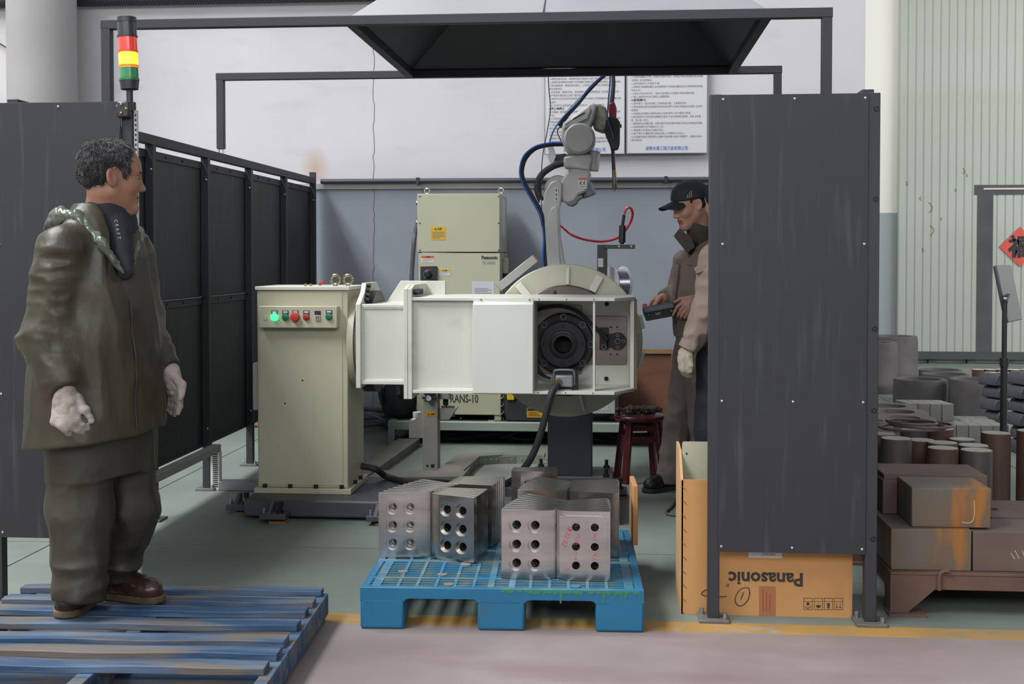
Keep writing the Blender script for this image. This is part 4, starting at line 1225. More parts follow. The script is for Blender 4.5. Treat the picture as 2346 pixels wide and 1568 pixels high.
MB().box((l[0] + 0.004, TBY - 0.003, h[2] - 0.022), (h[0] - 0.004, TBY - 0.0015, h[2] - 0.004)).build('label_band', BLACK, tl)
for k in range(3):
    MB().box((l[0] + 0.01, TBY - 0.003, l[2] + 0.012 + 0.011 * k), (h[0] - 0.02 - 0.01 * k, TBY - 0.0015, l[2] + 0.016 + 0.011 * k)).build('text_line', mat('fine_print2', '#5c4410', 0.7), tl)
# coiled spring hose leaning between transformer and tool box
pr = []
for k in range(26):
    t = k * 0.8
    pr.append((lo[0] - 0.035 + 0.014 * math.cos(t), TBY + 0.04 + 0.014 * math.sin(t), LZ + 0.004 + k * 0.0075))
tag(MB().tube(pr, 0.004, 6, smooth=3).build('coil_hose', mat('clear_grey', '#6d7068', 0.4)), 'small grey coiled hose standing beside the tool box', 'hose')
# power source box right of the pedestal
lo, hi = rbox(1330, 800, 1416, 944, LY + 0.1, 0.5)
psb = thing('welding_power_source', 'pale welding power source with white label behind the pedestal', 'power source', ((lo[0] + hi[0]) / 2, LY + 0.3, LZ))
MB().box((lo[0], lo[1], LZ + 0.06), (hi[0] - 0.02, hi[1], hi[2] - 0.06)).build('body', mat('psu_white', '#a3a69c', 0.45), psb, bevel=0.004)
MB().box((hi[0] - 0.02, lo[1] - 0.004, LZ + 0.06), (hi[0] + 0.003, hi[1], hi[2] - 0.06)).build('corner_post', mat('psu_dark', '#2b2f38', 0.5), psb)
for x in (lo[0] + 0.04, hi[0] - 0.06):
    MB().cyl((x, lo[1] + 0.06, LZ + 0.03), (x + 0.03, lo[1] + 0.06, LZ + 0.03), 0.03, n=16).cyl((x, hi[1] - 0.06, LZ + 0.03), (x + 0.03, hi[1] - 0.06, LZ + 0.03), 0.03, n=16).build('wheel', m_blk, psb)
l, h = rbox(1357, 917, 1393, 941, lo[1] - 0.001, 0.002)
MB().box(l, h).build('label', mat('label_bluewhite', '#a9aeb8', 0.5), psb)
# bag
bg0 = PZ(905, 968, LZ)
bag = thing('tool_bag', 'black and dark green tool bag at the left end of the platform', 'bag', (bg0.x - 0.02, LY + 0.25, LZ))
bm_ = bmesh.new()
bmesh.ops.create_icosphere(bm_, subdivisions=4, radius=1)
for v in bm_.verts:
    n = v.co.copy()
    s = 1 + 0.10 * math.sin(5 * n.x + 3 * n.z) * math.cos(4 * n.y)
    v.co = Vector((math.copysign(abs(n.x) ** 0.7, n.x) * 0.13 * s, math.copysign(abs(n.y) ** 0.7, n.y) * 0.11 * s, max(-0.14, math.copysign(abs(n.z) ** 0.7, n.z) * 0.16 * s) + 0.14))
me = bpy.data.meshes.new('body'); bm_.to_mesh(me); bm_.free()
for p in me.polygons: p.use_smooth = True
me.materials.append(mat('bag_black', '#1d1f24', 0.8, bump=0.3, bscale=30))
ob = bpy.data.objects.new('body', me); COL.objects.link(ob); ob.parent = bag
bq = bag.location
MB().tube([bq + Vector((-0.12, -0.06, 0.1)), bq + Vector((-0.13, -0.1, 0.22)), bq + Vector((-0.08, -0.1, 0.33)), bq + Vector((0.0, -0.1, 0.25)), bq + Vector((0.02, -0.12, 0.18))], 0.016, 8).build('strap', mat('bag_green', '#1f3a30', 0.8), bag)
MB().tube([bq + Vector((-0.02, -0.08, 0.26)), bq + Vector((0.05, -0.02, 0.36)), bq + Vector((0.1, 0.0, 0.26))], 0.05, 10).build('flap', mat('bag_red', '#6d4742', 0.8), bag)

# cables heaped in the dark under the platform
random.seed(12)
for k in range(7):
    z = 0.012 + 0.014 * (k % 4)
    cx_ = PZ(1000 + 40 * k, 1010, 0).x
    pts = [(cx_ - 0.3, LY + 0.12 + 0.05 * (k % 3), z), (cx_ - 0.1, LY + 0.2 + 0.06 * (k % 2), z + 0.05), (cx_ + 0.15, LY + 0.12 + 0.07 * (k % 4), z + 0.02), (cx_ + 0.42, LY + 0.22, z + 0.04), (cx_ + 0.6, LY + 0.15, z)]
    tag(MB().tube(pts, 0.011, 8).build('floor_cable', m_rub), ('leftmost', 'second', 'third', 'fourth', 'fifth', 'sixth', 'rightmost')[k] + ' black cable from the left heaped under the platform', 'cable', 'cables heaped under the platform')
tag(MB().tube([PZ(1418, 985, 0.1), PZ(1432, 1002, 0.03), PZ(1446, 985, 0.1), PZ(1458, 972, 0.14), PZ(1480, 985, 0.08), PZ(1510, 990, 0.05), PZ(1530, 980, 0.02), PZ(1556, 990, 0.012)], 0.008, 8).build('looped_cable', m_rub), 'black cable looping behind the red stool', 'cable')
# hoses on the floor at the left of the platform
hp = []
for k in range(40):
    t = 2 * math.pi * k / 16
    c = PZ(842, 986, 0)
    hp.append((c.x + 0.17 * math.cos(t), c.y + 0.17 * math.sin(t), 0.022 + 0.0035 * k))
tag(MB().tube(hp, 0.02, 10, smooth=2).build('coiled_hose', mat('hose_grey', '#55524f', 0.7)), 'grey coiled hose lying beside the headstock cabinet', 'hose')
tag(MB().tube([PY(832, 948, 9.4), PY(860, 955, 9.3), PY(885, 966, 9.2), PZ(895, 985, 0.01), PZ(910, 1000, 0.01)], 0.009, 8).build('blue_hose', mat('blue_hose2', '#2f6a9a', 0.4)), 'bright blue air hose left of the platform', 'hose')

# ---- pneumatic post
NY = PZ(987, 1083, 0).y
m_ngrey = mat('post_grey', '#97948f', 0.45, 0.2, col2='#8c8985', scale=4)
lo, hi = rbox(968, 890, 1003, 1083, NY, 0.11)
np_ = thing('torch_cleaning_post', 'grey sheet metal post with pressure gauge, white bottle and tray', 'post', ((lo[0] + hi[0]) / 2, NY + 0.05, 0))
MB().box((lo[0], lo[1], 0), hi).build('column', m_ngrey, np_, bevel=0.003)
l, h = rbox(937, 950, 969, 1004, NY + 0.01, 0.09)
MB().prism([(l[0], l[2]), (h[0], l[2]), (h[0], h[2]), (h[0] - 0.02, h[2]), (l[0] + 0.03, h[2] - 0.04), (l[0], h[2] - 0.04)], 'y', NY + 0.01, NY + 0.012).box((l[0], NY + 0.012, l[2]), (h[0], NY + 0.1, l[2] + 0.004)).box((l[0], NY + 0.012, l[2]), (l[0] + 0.003, NY + 0.1, h[2] - 0.04)).build('bottle_holder', m_ngrey, np_)
bc = Vector(((l[0] + h[0]) / 2, NY + 0.055, l[2] + 0.004))
bt = MB().lathe(bc, (0, 0, 1), [(0, 0), (0.036, 0), (0.038, 0.01), (0.038, 0.10), (0.036, 0.115), (0.02, 0.128), (0.02, 0.13)], 24).build('bottle', mat('bottle_white', '#a9a8a4', 0.4), np_)
MB().lathe(bc + Vector((0, 0, 0.128)), (0, 0, 1), [(0, 0), (0.027, 0), (0.028, 0.032), (0, 0.032)], 20).build('cap', mat('bottle_cap', '#b9b8b4', 0.4), bt)
gx_, gz_ = XZ(982, 913, NY - 0.03)
gg = MB().lathe((gx_, NY - 0.0, gz_), (0, -1, 0), [(0, 0), (0.021, 0), (0.021, 0.028), (0.018, 0.03), (0.018, 0.027), (0, 0.027)], 24).build('pressure_gauge', m_blk, np_)
MB().cyl((gx_, NY - 0.026, gz_), (gx_, NY - 0.0285, gz_), 0.0175, n=24).build('dial', mat('dial_white', '#b5b8ba', 0.4), gg)
MB().bar((gx_, NY - 0.029, gz_), (gx_ - 0.01, NY - 0.029, gz_ + 0.006), 0.002, 0.001).build('needle', BLACK, gg)
MB().cyl((gx_ - 0.045, NY - 0.015, gz_ + 0.002), (gx_ + 0.045, NY - 0.015, gz_ + 0.002), 0.008, n=10).build('fitting', m_bolt, np_)
MB().box((gx_ - 0.03, NY - 0.02, gz_ + 0.02), (gx_ + 0.035, NY, gz_ + 0.045)).build('valve_block', m_bolt, np_)
l, h = rbox(975, 943, 1000, 955, NY - 0.001, 0.002)
lb = MB().box(l, h).build('label', mat('label_amber', '#b98a24', 0.5), np_)
text_obj('▲ 注意', 0.014, 'label_text', BLACK, lb, facing(((l[0] + h[0]) / 2, NY - 0.002, l[2] + 0.011), 0), align='CENTER')
for px, r in ((979, 0.008), (991, 0.0)):
    x, z = XZ(px, 1068, NY - 0.001)
    if r:
        MB().cyl((x, NY - 0.002, z), (x, NY + 0.002, z), r, n=14).build('hole', m_bolt, np_)
    else:
        MB().box((x - 0.011, NY - 0.003, z - 0.012), (x + 0.011, NY + 0.002, z + 0.012)).build('socket', m_bolt, np_, bevel=0.003)
l, h = rbox(1004, 936, 1046, 962, NY + 0.02, 0.14)
MB().prism([(l[0], l[2]), (h[0] - 0.05, l[2]), (h[0], h[2]), (l[0], h[2])], 'y', NY + 0.02, NY + 0.024).prism([(l[0], l[2]), (h[0] - 0.05, l[2]), (h[0], h[2]), (h[0] - 0.004, h[2]), (h[0] - 0.053, l[2] + 0.004), (l[0], l[2] + 0.004)], 'y', NY + 0.024, NY + 0.16).box((l[0], NY + 0.156, l[2]), (h[0] - 0.03, NY + 0.16, h[2])).build('tray', mat('tray_pale', '#8d8b87', 0.5), np_)
cx_, cz_ = XZ(1016, 905, NY + 0.03)
MB().box((cx_ - 0.03, NY + 0.03, cz_ - 0.03), (cx_ + 0.04, NY + 0.1, cz_ + 0.03)).build('cutter_head', m_ngrey, np_, bevel=0.003)
MB().cyl((cx_ + 0.01, NY + 0.06, cz_ - 0.07), (cx_ + 0.01, NY + 0.06, cz_ - 0.03), 0.018, n=14).build('cutter_body', m_bolt, np_)
MB().cyl((cx_ + 0.012, NY + 0.06, cz_ - 0.105), (cx_ + 0.012, NY + 0.06, cz_ - 0.06), 0.011, n=12).build('amber_bowl', mat('amber_bowl', '#9a6420', 0.3), np_)

# ---- flat cable trays on the floor
def slab(name, label, poly_px, h, m=None, px_z=None):
    pts = [PZ(x, y, h) for x, y in poly_px]
    n = len(pts)
    mb = MB()
    mb.add([(p.x, p.y, h) for p in pts] + [(p.x, p.y, 0) for p in pts], [tuple(range(n)), tuple(range(2 * n - 1, n - 1, -1))] + [(i, (i + 1) % n, n + (i + 1) % n, n + i) for i in range(n)])
    return tag(mb.build(name, [m or m_tray], None, bevel=0.002), label, 'cable tray')


slab('cable_tray', 'grey flat cable tray running obliquely from the headstock to the grey post', [(862, 1042), (912, 1005), (962, 1005), (840, 1091), (800, 1091)], 0.055)
slab('cable_tray', 'grey flat cable tray in front of the grey post', [(842, 1093), (866, 1078), (1000, 1078), (1051, 1038), (1250, 1036), (1246, 1046), (1098, 1046), (1060, 1092)], 0.05)
low = thing('tray_guard', 'low galvanised sheet guard bent around the pedestal foot', 'guard', tuple(PZ(1150, 1070, 0)))
gp = [PZ(1062, 1098, 0), PZ(1098, 1066, 0), PZ(1152, 1062, 0), PZ(1240, 1064, 0), PZ(1256, 1074, 0)]
for k in range(4):
    a, b = gp[k].copy(), gp[k + 1].copy()
    mb = MB().bar(a + Vector((0, 0, 0.03)), b + Vector((0, 0, 0.03)), 0.003, 0.06)
    s_ = mb.build('guard_sheet', m_trayg, low)
    for u in (0.25, 0.5, 0.75):
        c = a.lerp(b, u)
        n_ = Vector(((b - a).y, -(b - a).x, 0)).normalized() * 0.004
        MB().sphere(c + n_ + Vector((0, 0, 0.03)), 0.006, 8, 6).build('guard_bolt', m_zinc, s_)

# ---- grey trunking at the foot of the left fence
m_trk = mat('trunking_grey', '#8f8f89', 0.55)
wd = thing('wire_trunking', 'pale grey cable trunking under the left fence turning down to the floor', 'trunking', (FENCE_X0 + 0.06, 6.8, 0))
ya, yb = 5.0, 6.27 + 0.867 + 0.03
MB().box((FENCE_X0 + 0.024, ya, 0.225), (FENCE_X0 + 0.075, yb, 0.27)).build('run', m_trk, wd, bevel=0.002)
MB().box((FENCE_X0 + 0.024, yb - 0.05, 0.0), (FENCE_X0 + 0.08, yb, 0.225)).build('drop', m_pvc, wd, bevel=0.002)
for k in range(17):
    MB().box((FENCE_X0 + 0.04, yb - 0.052, 0.018 + 0.012 * k), (FENCE_X0 + 0.07, yb - 0.0495, 0.024 + 0.012 * k)).build('slot', mat('slot_dark', '#2b2b2e'), wd)
MB().box((FENCE_X0 + 0.08, yb - 0.07, 0.0), (hx0 + 0.05, yb + 0.02, 0.055)).build('floor_run', mat('alu_trunk', '#8e8f90', 0.35, 0.7), wd, bevel=0.004)

# ---- crate boards at the wall
def board(px0_, py0_, px1_, py1_, Y, label, frame_=True):
    lo, hi = rbox(px0_, py0_, px1_, py1_, Y, 0.02)
    t = thing('crate_side', label, 'board', ((lo[0] + hi[0]) / 2, Y, 0))
    MB().box((lo[0], Y, 0), (hi[0], Y + 0.018, hi[2])).build('plywood', mat('plywood', '#7b5240', 0.7, col2='#6e4737', scale=3, stretch=(1, 1, 6)), t)
    m_ = mat('pine_batten', '#8d7350', 0.7, col2='#7d6546', scale=5, stretch=(1, 1, 4))
    MB().box((lo[0], Y - 0.02, hi[2] - 0.035), (hi[0] - 0.026, Y, hi[2])).build('batten', m_, t)
    MB().box((hi[0] - 0.026, Y - 0.02, 0), (hi[0], Y, hi[2])).build('batten', m_, t)
    return t


board(1395, 800, 1545, 1000, 9.72, 'brown plywood crate side with pale battens behind the stool')
board(470, 965, 610, 1010, 9.78, 'low brown plywood board seen under the left fence')

# ---- red stool with glove
sc = PZ(1466, 1100, 0)
m_red = mat('stool_red', '#4f171c', 0.3, col2='#5d2225', scale=8, coat=0.3)
sr = 0.165
sh = XZ(1466, 950, sc.y)[1]
st = thing('stool', 'dark red lacquered round wooden stool', 'stool', (sc.x, sc.y, 0))
MB().lathe((sc.x, sc.y, sh - 0.03), (0, 0, 1), [(0, 0), (sr - 0.008, 0), (sr, 0.008), (sr, 0.022), (sr - 0.008, 0.03), (sr - 0.05, 0.03), (sr - 0.055, 0.028), (0, 0.028)], 48).build('seat', m_red, st)
lg = []
for k in range(4):
    t = rad(45 + 90 * k + 12)
    a = Vector((sc.x + 0.122 * math.cos(t), sc.y + 0.122 * math.sin(t), sh - 0.03))
    b = Vector((sc.x + 0.172 * math.cos(t), sc.y + 0.172 * math.sin(t), 0.0))
    lg.append((a, b))
    MB().bar(a, b, 0.042, 0.03, up=(math.cos(t), math.sin(t), 0)).build('leg', m_red, st, bevel=0.003)
for k in range(4):
    for u in (0.12, 0.30):
        a = lg[k][0].lerp(lg[k][1], u)
        b = lg[(k + 1) % 4][0].lerp(lg[(k + 1) % 4][1], u)
        MB().bar(a, b, 0.018, 0.032).build('stretcher', m_red, st, bevel=0.002)
# ================================================================== plastic pallet with the steel blades
m_plas = mat('blue_plastic', '#186488', 0.45, col2='#185d80', scale=4, dirt='#41525a', dscale=7, dlo=0.6, dhi=0.78, damt=0.7)
m_plast = mat('blue_plastic_worn', '#4a6a70', 0.55, col2='#1f6488', scale=12, lo=0.4, hi=0.6, dirt='#7d7a70', dscale=9, dlo=0.55, dhi=0.7, damt=0.6)
PWD, PD, PH = 1.065, 1.02, 0.157
pal = thing('plastic_pallet', 'blue moulded plastic pallet with grid deck and green paint drips', 'pallet', (-0.955, 4.488, 0), rad(2.2))
FEET = ((0.0, 0.165), (0.443, 0.62), (0.885, PWD))
for x0, x1 in FEET:
    for y0, y1 in ((0.0, 0.15), (0.43, 0.59), (0.87, PD)):
        MB().prism([(x0, y0), (x1, y0), (x1, y1), (x0, y1)], 'z', 0, 0.1165).build('foot', m_plas, pal, local=True, bevel=0.010)
for y0 in (0.0, PD - 0.03):
    # deck edge with arched openings over the fork slots
    poly = [(0, PH)]
    poly += [(0, 0.108), (0.165, 0.108)]
    for a, b in ((0.165, 0.443), (0.62, 0.885)):
        poly += [(a, 0.104), (a + 0.006, 0.113), (a + 0.02, 0.117), (b - 0.02, 0.117), (b - 0.006, 0.113), (b, 0.104)]
    poly += [(PWD, 0.108), (PWD, PH)]
    q = []
    for p in poly:
        if not q or (abs(p[0] - q[-1][0]) + abs(p[1] - q[-1][1])) > 1e-6:
            q.append(p)
    MB().prism(q, 'y', y0, y0 + 0.03).build('deck_edge', m_plas, pal, local=True, bevel=0.003)
for x0 in (0.0, PWD - 0.03):
    MB().box((x0, 0.03, 0.105), (x0 + 0.03, PD - 0.03, PH)).build('deck_edge', m_plas, pal, local=True, bevel=0.003)
g = MB()
for k in range(14):
    x = 0.03 + (PWD - 0.06) * (k + 0.5) / 14
    g.box((x - 0.006, 0.02, 0.110), (x + 0.006, PD - 0.02, PH - 0.0005))
for k in range(27):
    y = 0.03 + (PD - 0.06) * (k + 0.5) / 27
    g.box((0.02, y - 0.0032, 0.112), (PWD - 0.02, y + 0.0032, PH - 0.001))
for y in (0.155, 0.42, 0.60, 0.86):
    g.box((0.02, y - 0.012, 0.11), (PWD - 0.02, y + 0.012, PH - 0.0007))
for x in (0.05, 0.49, 0.57, PWD - 0.05):
    g.box((x - 0.012, 0.02, 0.11), (x + 0.012, PD - 0.02, PH - 0.0008))
g.build('deck_grid', [m_plast], pal, local=True)
for x, y in ((0.13, 0.24), (0.29, 0.20), (0.33, 0.06), (0.37, 0.36), (0.81, 0.05)):
    MB().cyl((x, y, 0.13), (x, y, PH + 0.002), 0.020, n=20).build('grip_plug', mat('plug_brown', '#6d6862', 0.7) if x < 0.7 else m_plas, pal, local=True)
random.seed(3)
dp = []
xk = 0.53
top = []
while xk < 1.05:
    w = random.uniform(0.004, 0.012)
    h = random.choice([0.006, 0.01, 0.014, 0.02, 0.03, 0.042, 0.05]) * (1.0 if xk > 0.62 else 0.4)
    dp += [(xk, PH - 0.006 - random.uniform(0, 0.008)), (xk + w * .2, PH - h), (xk + w * .6, PH - h), (xk + w, PH - 0.008 - random.uniform(0, 0.008))]
    xk += w + random.uniform(0.004, 0.02)
MB().prism([(0.53, PH - 0.001)] + dp + [(1.05, PH - 0.001)], 'y', -0.0012, 0.002).build('paint_drips', mat('green_drip', '#2f7350', 0.4), pal, local=True)

# ---- steel blade with six counterbored holes
m_blade = mat('blade_steel', '#c8c4c0', 0.2, 1.0, col2='#aaa5a1', scale=3.5, lo=0.35, hi=0.7, stretch=(1, 1, 5), rvar=0.12)
BW, BH, BT = 0.205, 0.268, 0.026


def blade_mesh(side, big=True, name='drilled_plate'):
    """inner cutting edge at x = 0, body along side*x; front face y = 0, back y = BT"""
    r1, r2 = (0.0285, 0.0170) if big else (0.0155, 0.0155)
    N, ye, ym, xb = 24, 0.014, 0.014, 0.042
    holes = [(cx, cz) for cx in (0.075, 0.147) for cz in (0.060, 0.133, 0.208)]
    circ = [(math.cos(2 * math.pi * k / N), math.sin(2 * math.pi * k / N)) for k in range(N)]
    bm = bmesh.new()

    def face(y, x0, r):
        o = [bm.verts.new(p) for p in ((x0, y, 0), (BW, y, 0), (BW, y, BH), (x0, y, BH))]
        ed = [bm.edges.new((o[i], o[(i + 1) % 4])) for i in range(4)]
        for cx, cz in holes:
            h = [bm.verts.new((cx + r * c, y, cz + r * s)) for c, s in circ]
            ed += [bm.edges.new((h[i], h[(i + 1) % N])) for i in range(N)]
        bmesh.ops.triangle_fill(bm, edges=ed, use_beauty=True)

    def quad(*ps):
        bm.faces.new([bm.verts.new(p) for p in ps])

    face(0.0, xb, r1)
    face(BT, 0.0, r2)
    for cx, cz in holes:
        lv = [(r1, 0.0), (r1, ym), (r2, ym), (r2, BT)] if big else [(r1, 0.0), (r1, BT)]
        for (ra, ya), (rb, yb) in zip(lv[:-1], lv[1:]):
            for k in range(N):
                (c0, s0), (c1, s1) = circ[k], circ[(k + 1) % N]
                quad((cx + ra * c0, ya, cz + ra * s0), (cx + ra * c1, ya, cz + ra * s1), (cx + rb * c1, yb, cz + rb * s1), (cx + rb * c0, yb, cz + rb * s0))
    quad((xb, 0, 0), (0, ye, 0), (0, ye, BH), (xb, 0, BH))
    quad((0, ye, 0), (0, BT, 0), (0, BT, BH), (0, ye, BH))
    quad((BW, 0, 0), (BW, BT, 0), (BW, BT, BH), (BW, 0, BH))
    for z in (0, BH):
        quad((xb, 0, z), (BW, 0, z), (BW, BT, z), (0, BT, z), (0, ye, z))
    bmesh.ops.remove_doubles(bm, verts=bm.verts, dist=1e-5)
    if side < 0:
        for v in bm.verts:
            v.co.x = -v.co.x
    bmesh.ops.recalc_face_normals(bm, faces=bm.faces)
    me = bpy.data.meshes.new(name)
    bm.to_mesh(me)
    bm.free()
    me.polygons.foreach_set('use_smooth', [True] * len(me.polygons))
    me.set_sharp_from_angle(angle=rad(25))
    me.materials.append(m_blade)
    return me


BM = {(1, 1): blade_mesh(1), (-1, 1): blade_mesh(-1), (1, 0): blade_mesh(1, False)}
ZP = PH


def blade(p, yaw, side, label, group, big=1):
    o = bpy.data.objects.new('drilled_plate', BM[(side, big)])
    COL.objects.link(o)
    o.location = (p[0], p[1], ZP + 0.0005)
    o.rotation_euler = (0, 0, yaw)
    tag(o, label, 'steel plate', group)
    return o


ORD = ['first', 'second', 'third', 'fourth', 'fifth', 'sixth', 'seventh', 'eighth', 'ninth', 'tenth', 'eleventh', 'twelfth']


def fan(px, py, side, n, yaw0, dyaw, step, drift, where, first_label, big0=1):
    """blades standing one behind another, inner edges together, outer ends spreading"""
    p = PZ(px, py, ZP)
    out = []
    for i in range(n):
        y = yaw0 + dyaw * i
        yaw = rad(-y) if side < 0 else rad(y)
        q = (p.x + drift * i, p.y + step * i)
        lab = first_label if i == 0 else ORD[i] + ' steel blade plate from the front in the ' + where
        out.append(blade(q, yaw, side, lab, 'blade plates in the ' + where, big0 if i == 0 else 1))
    return out


fan(1270, 1330, -1, 9, 1.0, 4.6, 0.0235, 0.003, 'fan at the pallet front', 'steel blade plate with six counterbored holes, front and centre on the pallet')
r2 = fan(1275, 1330, 1, 8, -1.0, 3.0, 0.0245, 0.001, 'short fan right of the front one', 'steel blade plate with six plain holes and red handwriting, front right', 0)
fan(981, 1279, -1, 9, -4.0, 4.4, 0.0235, 0.011, 'leftmost fan', 'leftmost front steel blade plate with six counterbored holes')
fan(985, 1280, 1, 6, -21.0, 2.8, 0.0245, 0.004, 'second fan from the left', 'steel blade plate turned aside, second of the front row from left')
fan(1022, 1250, 1, 7, -9.0, 2.6, 0.0245, 0.006, 'rear left fan', 'foremost steel blade plate of the rear left fan, mostly hidden')
fan(1298, 1272, -1, 9, 0.0, 4.2, 0.0235, 0.002, 'middle rear fan', 'steel blade plate with one hole showing, behind the front fan')
fan(1303, 1273, 1, 10, -7.0, 2.3, 0.0250, 0.001, 'right rear fan', 'shiny steel blade plate behind the one with red handwriting')
fan(1171, 1214, 1, 4, 0.0, 1.8, 0.0255, 0.001, 'rearmost row', 'front steel blade plate of the rearmost row on the pallet')
# raised pad and red handwriting on the reversed blade
rb = r2[0]
rp = MB()
cr_ = [(0.012, 0.026), (0.170, 0.026)] + [(0.170 + 0.024 * math.sin(t), 0.050 - 0.024 * math.cos(t)) for t in [k * math.pi / 12 for k in range(1, 7)]] + [(0.194, 0.226)] + [(0.170 + 0.024 * math.cos(t), 0.226 + 0.024 * math.sin(t)) for t in [k * math.pi / 12 for k in range(1, 7)]] + [(0.012, 0.250)]
bmx = bmesh.new()
outer = [bmx.verts.new((x, -0.006, z)) for x, z in cr_]
edges = [bmx.edges.new((outer[i], outer[(i + 1) % len(outer)])) for i in range(len(outer))]
for cx in (0.075, 0.147):
    for cz in (0.060, 0.133, 0.208):
        h = [bmx.verts.new((cx + 0.0155 * math.cos(2 * math.pi * k / 20), -0.006, cz + 0.0155 * math.sin(2 * math.pi * k / 20))) for k in range(20)]
        edges += [bmx.edges.new((h[i], h[(i + 1) % 20])) for i in range(20)]
bmesh.ops.triangle_fill(bmx, edges=edges, use_beauty=True)
r_ = bmesh.ops.extrude_face_region(bmx, geom=bmx.faces[:])
for v in [g_ for g_ in r_['geom'] if isinstance(g_, bmesh.types.BMVert)]:
    v.co.y = -0.0002
bmesh.ops.recalc_face_normals(bmx, faces=bmx.faces)
me = bpy.data.meshes.new('raised_face'); bmx.to_mesh(me); bmx.free()
me.materials.append(m_blade)
o = bpy.data.objects.new('raised_face', me); COL.objects.link(o); o.parent = rb
m_pen = mat('red_pen', '#a8424e', 0.6)
for tx_, sz_, x, z, rot in (('Φ32.02', 0.027, 0.046, 0.215, -1.9), ('27.20', 0.019, 0.083, 0.184, -1.95), ('78.2', 0.019, 0.141, 0.190, -1.6), ('75.2', 0.019, 0.140, 0.116, -1.6), ('71.16', 0.016, 0.070, 0.116, -1.6), ('XX', 0.016, 0.03, 0.035, 0.2)):
    t = text_obj(tx_, sz_, 'handwriting', m_pen, None, Matrix.Identity(4), shear=0.2)
    t.parent = rb
    t.location = (x, -0.0068, z)
    t.rotation_euler = (math.pi / 2, 0, 0)
    t.rotation_euler = (Matrix.Rotation(math.pi / 2, 3, 'X') @ Matrix.Rotation(rot, 3, 'Z')).to_euler()
# cardboard sheet at the right of the blades
cq = PZ(1447, 1252, ZP)
tag(MB().obox((cq.x + 0.01, cq.y + 0.13, ZP + 0.130), (0.022, 0.24, 0.258), (0, 0, 0.05)).build('cardboard_sheet', mat('cardboard', '#a87d52', 0.8, col2='#9c744c', scale=6), bevel=0.003), 'brown cardboard piece standing at the right end of the blades', 'cardboard')

# ================================================================== blue wooden pallet
m_wood = mat('blue_wood', '#24415f', 0.7, col2='#56697f', scale=6, stretch=(0.35, 3, 3), lo=0.42, hi=0.68, dirt='#665a48', dscale=5, dlo=0.48, dhi=0.64, damt=0.8, dstretch=(0.45, 2.2, 2), bump=0.25, bscale=25, bstretch=(0.2, 3, 3))
WH = 0.127
wa = rad(2.8)
wo = PZ(745, 1346, WH)
wp = thing('wooden_pallet', 'worn blue wooden pallet the man in green stands on', 'pallet', (wo.x, wo.y, 0), wa)
WW = 1.175
ux = Vector((math.cos(wa), math.sin(wa), 0))
uy = Vector((-math.sin(wa), math.cos(wa), 0))


def vdist(px, py):
    p = PZ(px, py, WH) - wo
    return p.dot(uy)


edges_y = [(744, 1345, 735, 1354), (724, 1369, 716, 1381), (705, 1391, 699, 1404), (686, 1419, 681, 1434), (664, 1453, 656, 1470), (645, 1482, 638, 1499), (625, 1513, 617, 1532)]
sl = []
for a, b, c, d in edges_y:
    sl.append((vdist(c, d), vdist(a, b)))
sl.append((sl[-1][0] - 0.26, sl[-1][0] - 0.17))
sl.append((sl[-1][0] - 0.17, sl[-1][0] - 0.06))
random.seed(21)
for k, (ya_, yb_) in enumerate(sl):
    x1 = -0.004 - 0.012 * random.random()
    if k:
        yb_ = min(yb_, sl[k - 1][0] - 0.045)
        ya_ = min(ya_, yb_ - 0.07)
        sl[k] = (ya_, yb_)
    n = 14
    vs, fs = [], []
    for i in range(n + 1):
        x = -WW + (WW + x1) * i / n
        w1 = 0.004 * math.sin(i * 0.9 + k) + random.uniform(-0.0015, 0.0015)
        w2 = 0.004 * math.sin(i * 0.7 + 2 * k)
        zz = 0.0015 * math.sin(i * 0.8 + k)
        vs += [(x, ya_ + w1, WH - 0.024), (x, yb_ + w2, WH - 0.024), (x, yb_ + w2, WH + zz), (x, ya_ + w1, WH + zz)]
    for i in range(n):
        a = 4 * i
        fs += [(a, a + 4, a + 5, a + 1), (a + 1, a + 5, a + 6, a + 2), (a + 2, a + 6, a + 7, a + 3), (a + 3, a + 7, a + 4, a)]
    fs += [(0, 1, 2, 3), (4 * n + 3, 4 * n + 2, 4 * n + 1, 4 * n)]
    MB().add(vs, fs).build('slat', m_wood, wp, local=True, bevel=0.003)
ylen = sl[-1][0]
for x0, x1 in ((-0.03, 0.012), (-0.60, -0.55), (-WW, -WW + 0.045)):
    MB().box((x0, ylen, 0.022), (x1, 0.0, WH - 0.024)).build('stringer', m_wood, wp, local=True, bevel=0.003)
for ya_, yb_ in ((-0.1, 0), (ylen * 0.55, ylen * 0.55 + 0.1), (ylen, ylen + 0.1)):
    MB().box((-WW, ya_, 0), (0.0, yb_, 0.022)).build('bottom_board', m_wood, wp, local=True, bevel=0.002)

# ================================================================== carton behind the right panel
m_card = mat('carton', '#b98854', 0.75, col2='#b0804e', scale=3, dirt='#8d6b48', dscale=5, dlo=0.6, dhi=0.8, damt=0.5, bump=0.05, bscale=40)
KYb = FENCE_Y + 0.085
xa_, xb_ = XZ(1561, 1300, KYb)[0], XZ(1953, 1300, KYb)[0]
zt1 = XZ(1600, 1100, KYb)[1]
KDp = 0.36
car = thing('carton', 'large brown cardboard carton with upside-down printing behind the right panel', 'carton', ((xa_ + xb_) / 2, KYb + KDp / 2, 0))
th = 0.006
MB().box((xa_, KYb, 0), (xb_, KYb + th, zt1)).build('front_wall', m_card, car)
MB().box((xa_, KYb + KDp - th, 0), (xb_, KYb + KDp, zt1)).build('back_wall', m_card, car)
MB().box((xb_ - th, KYb + th, 0), (xb_, KYb + KDp - th, zt1)).build('side_wall', m_card, car)
random.seed(5)
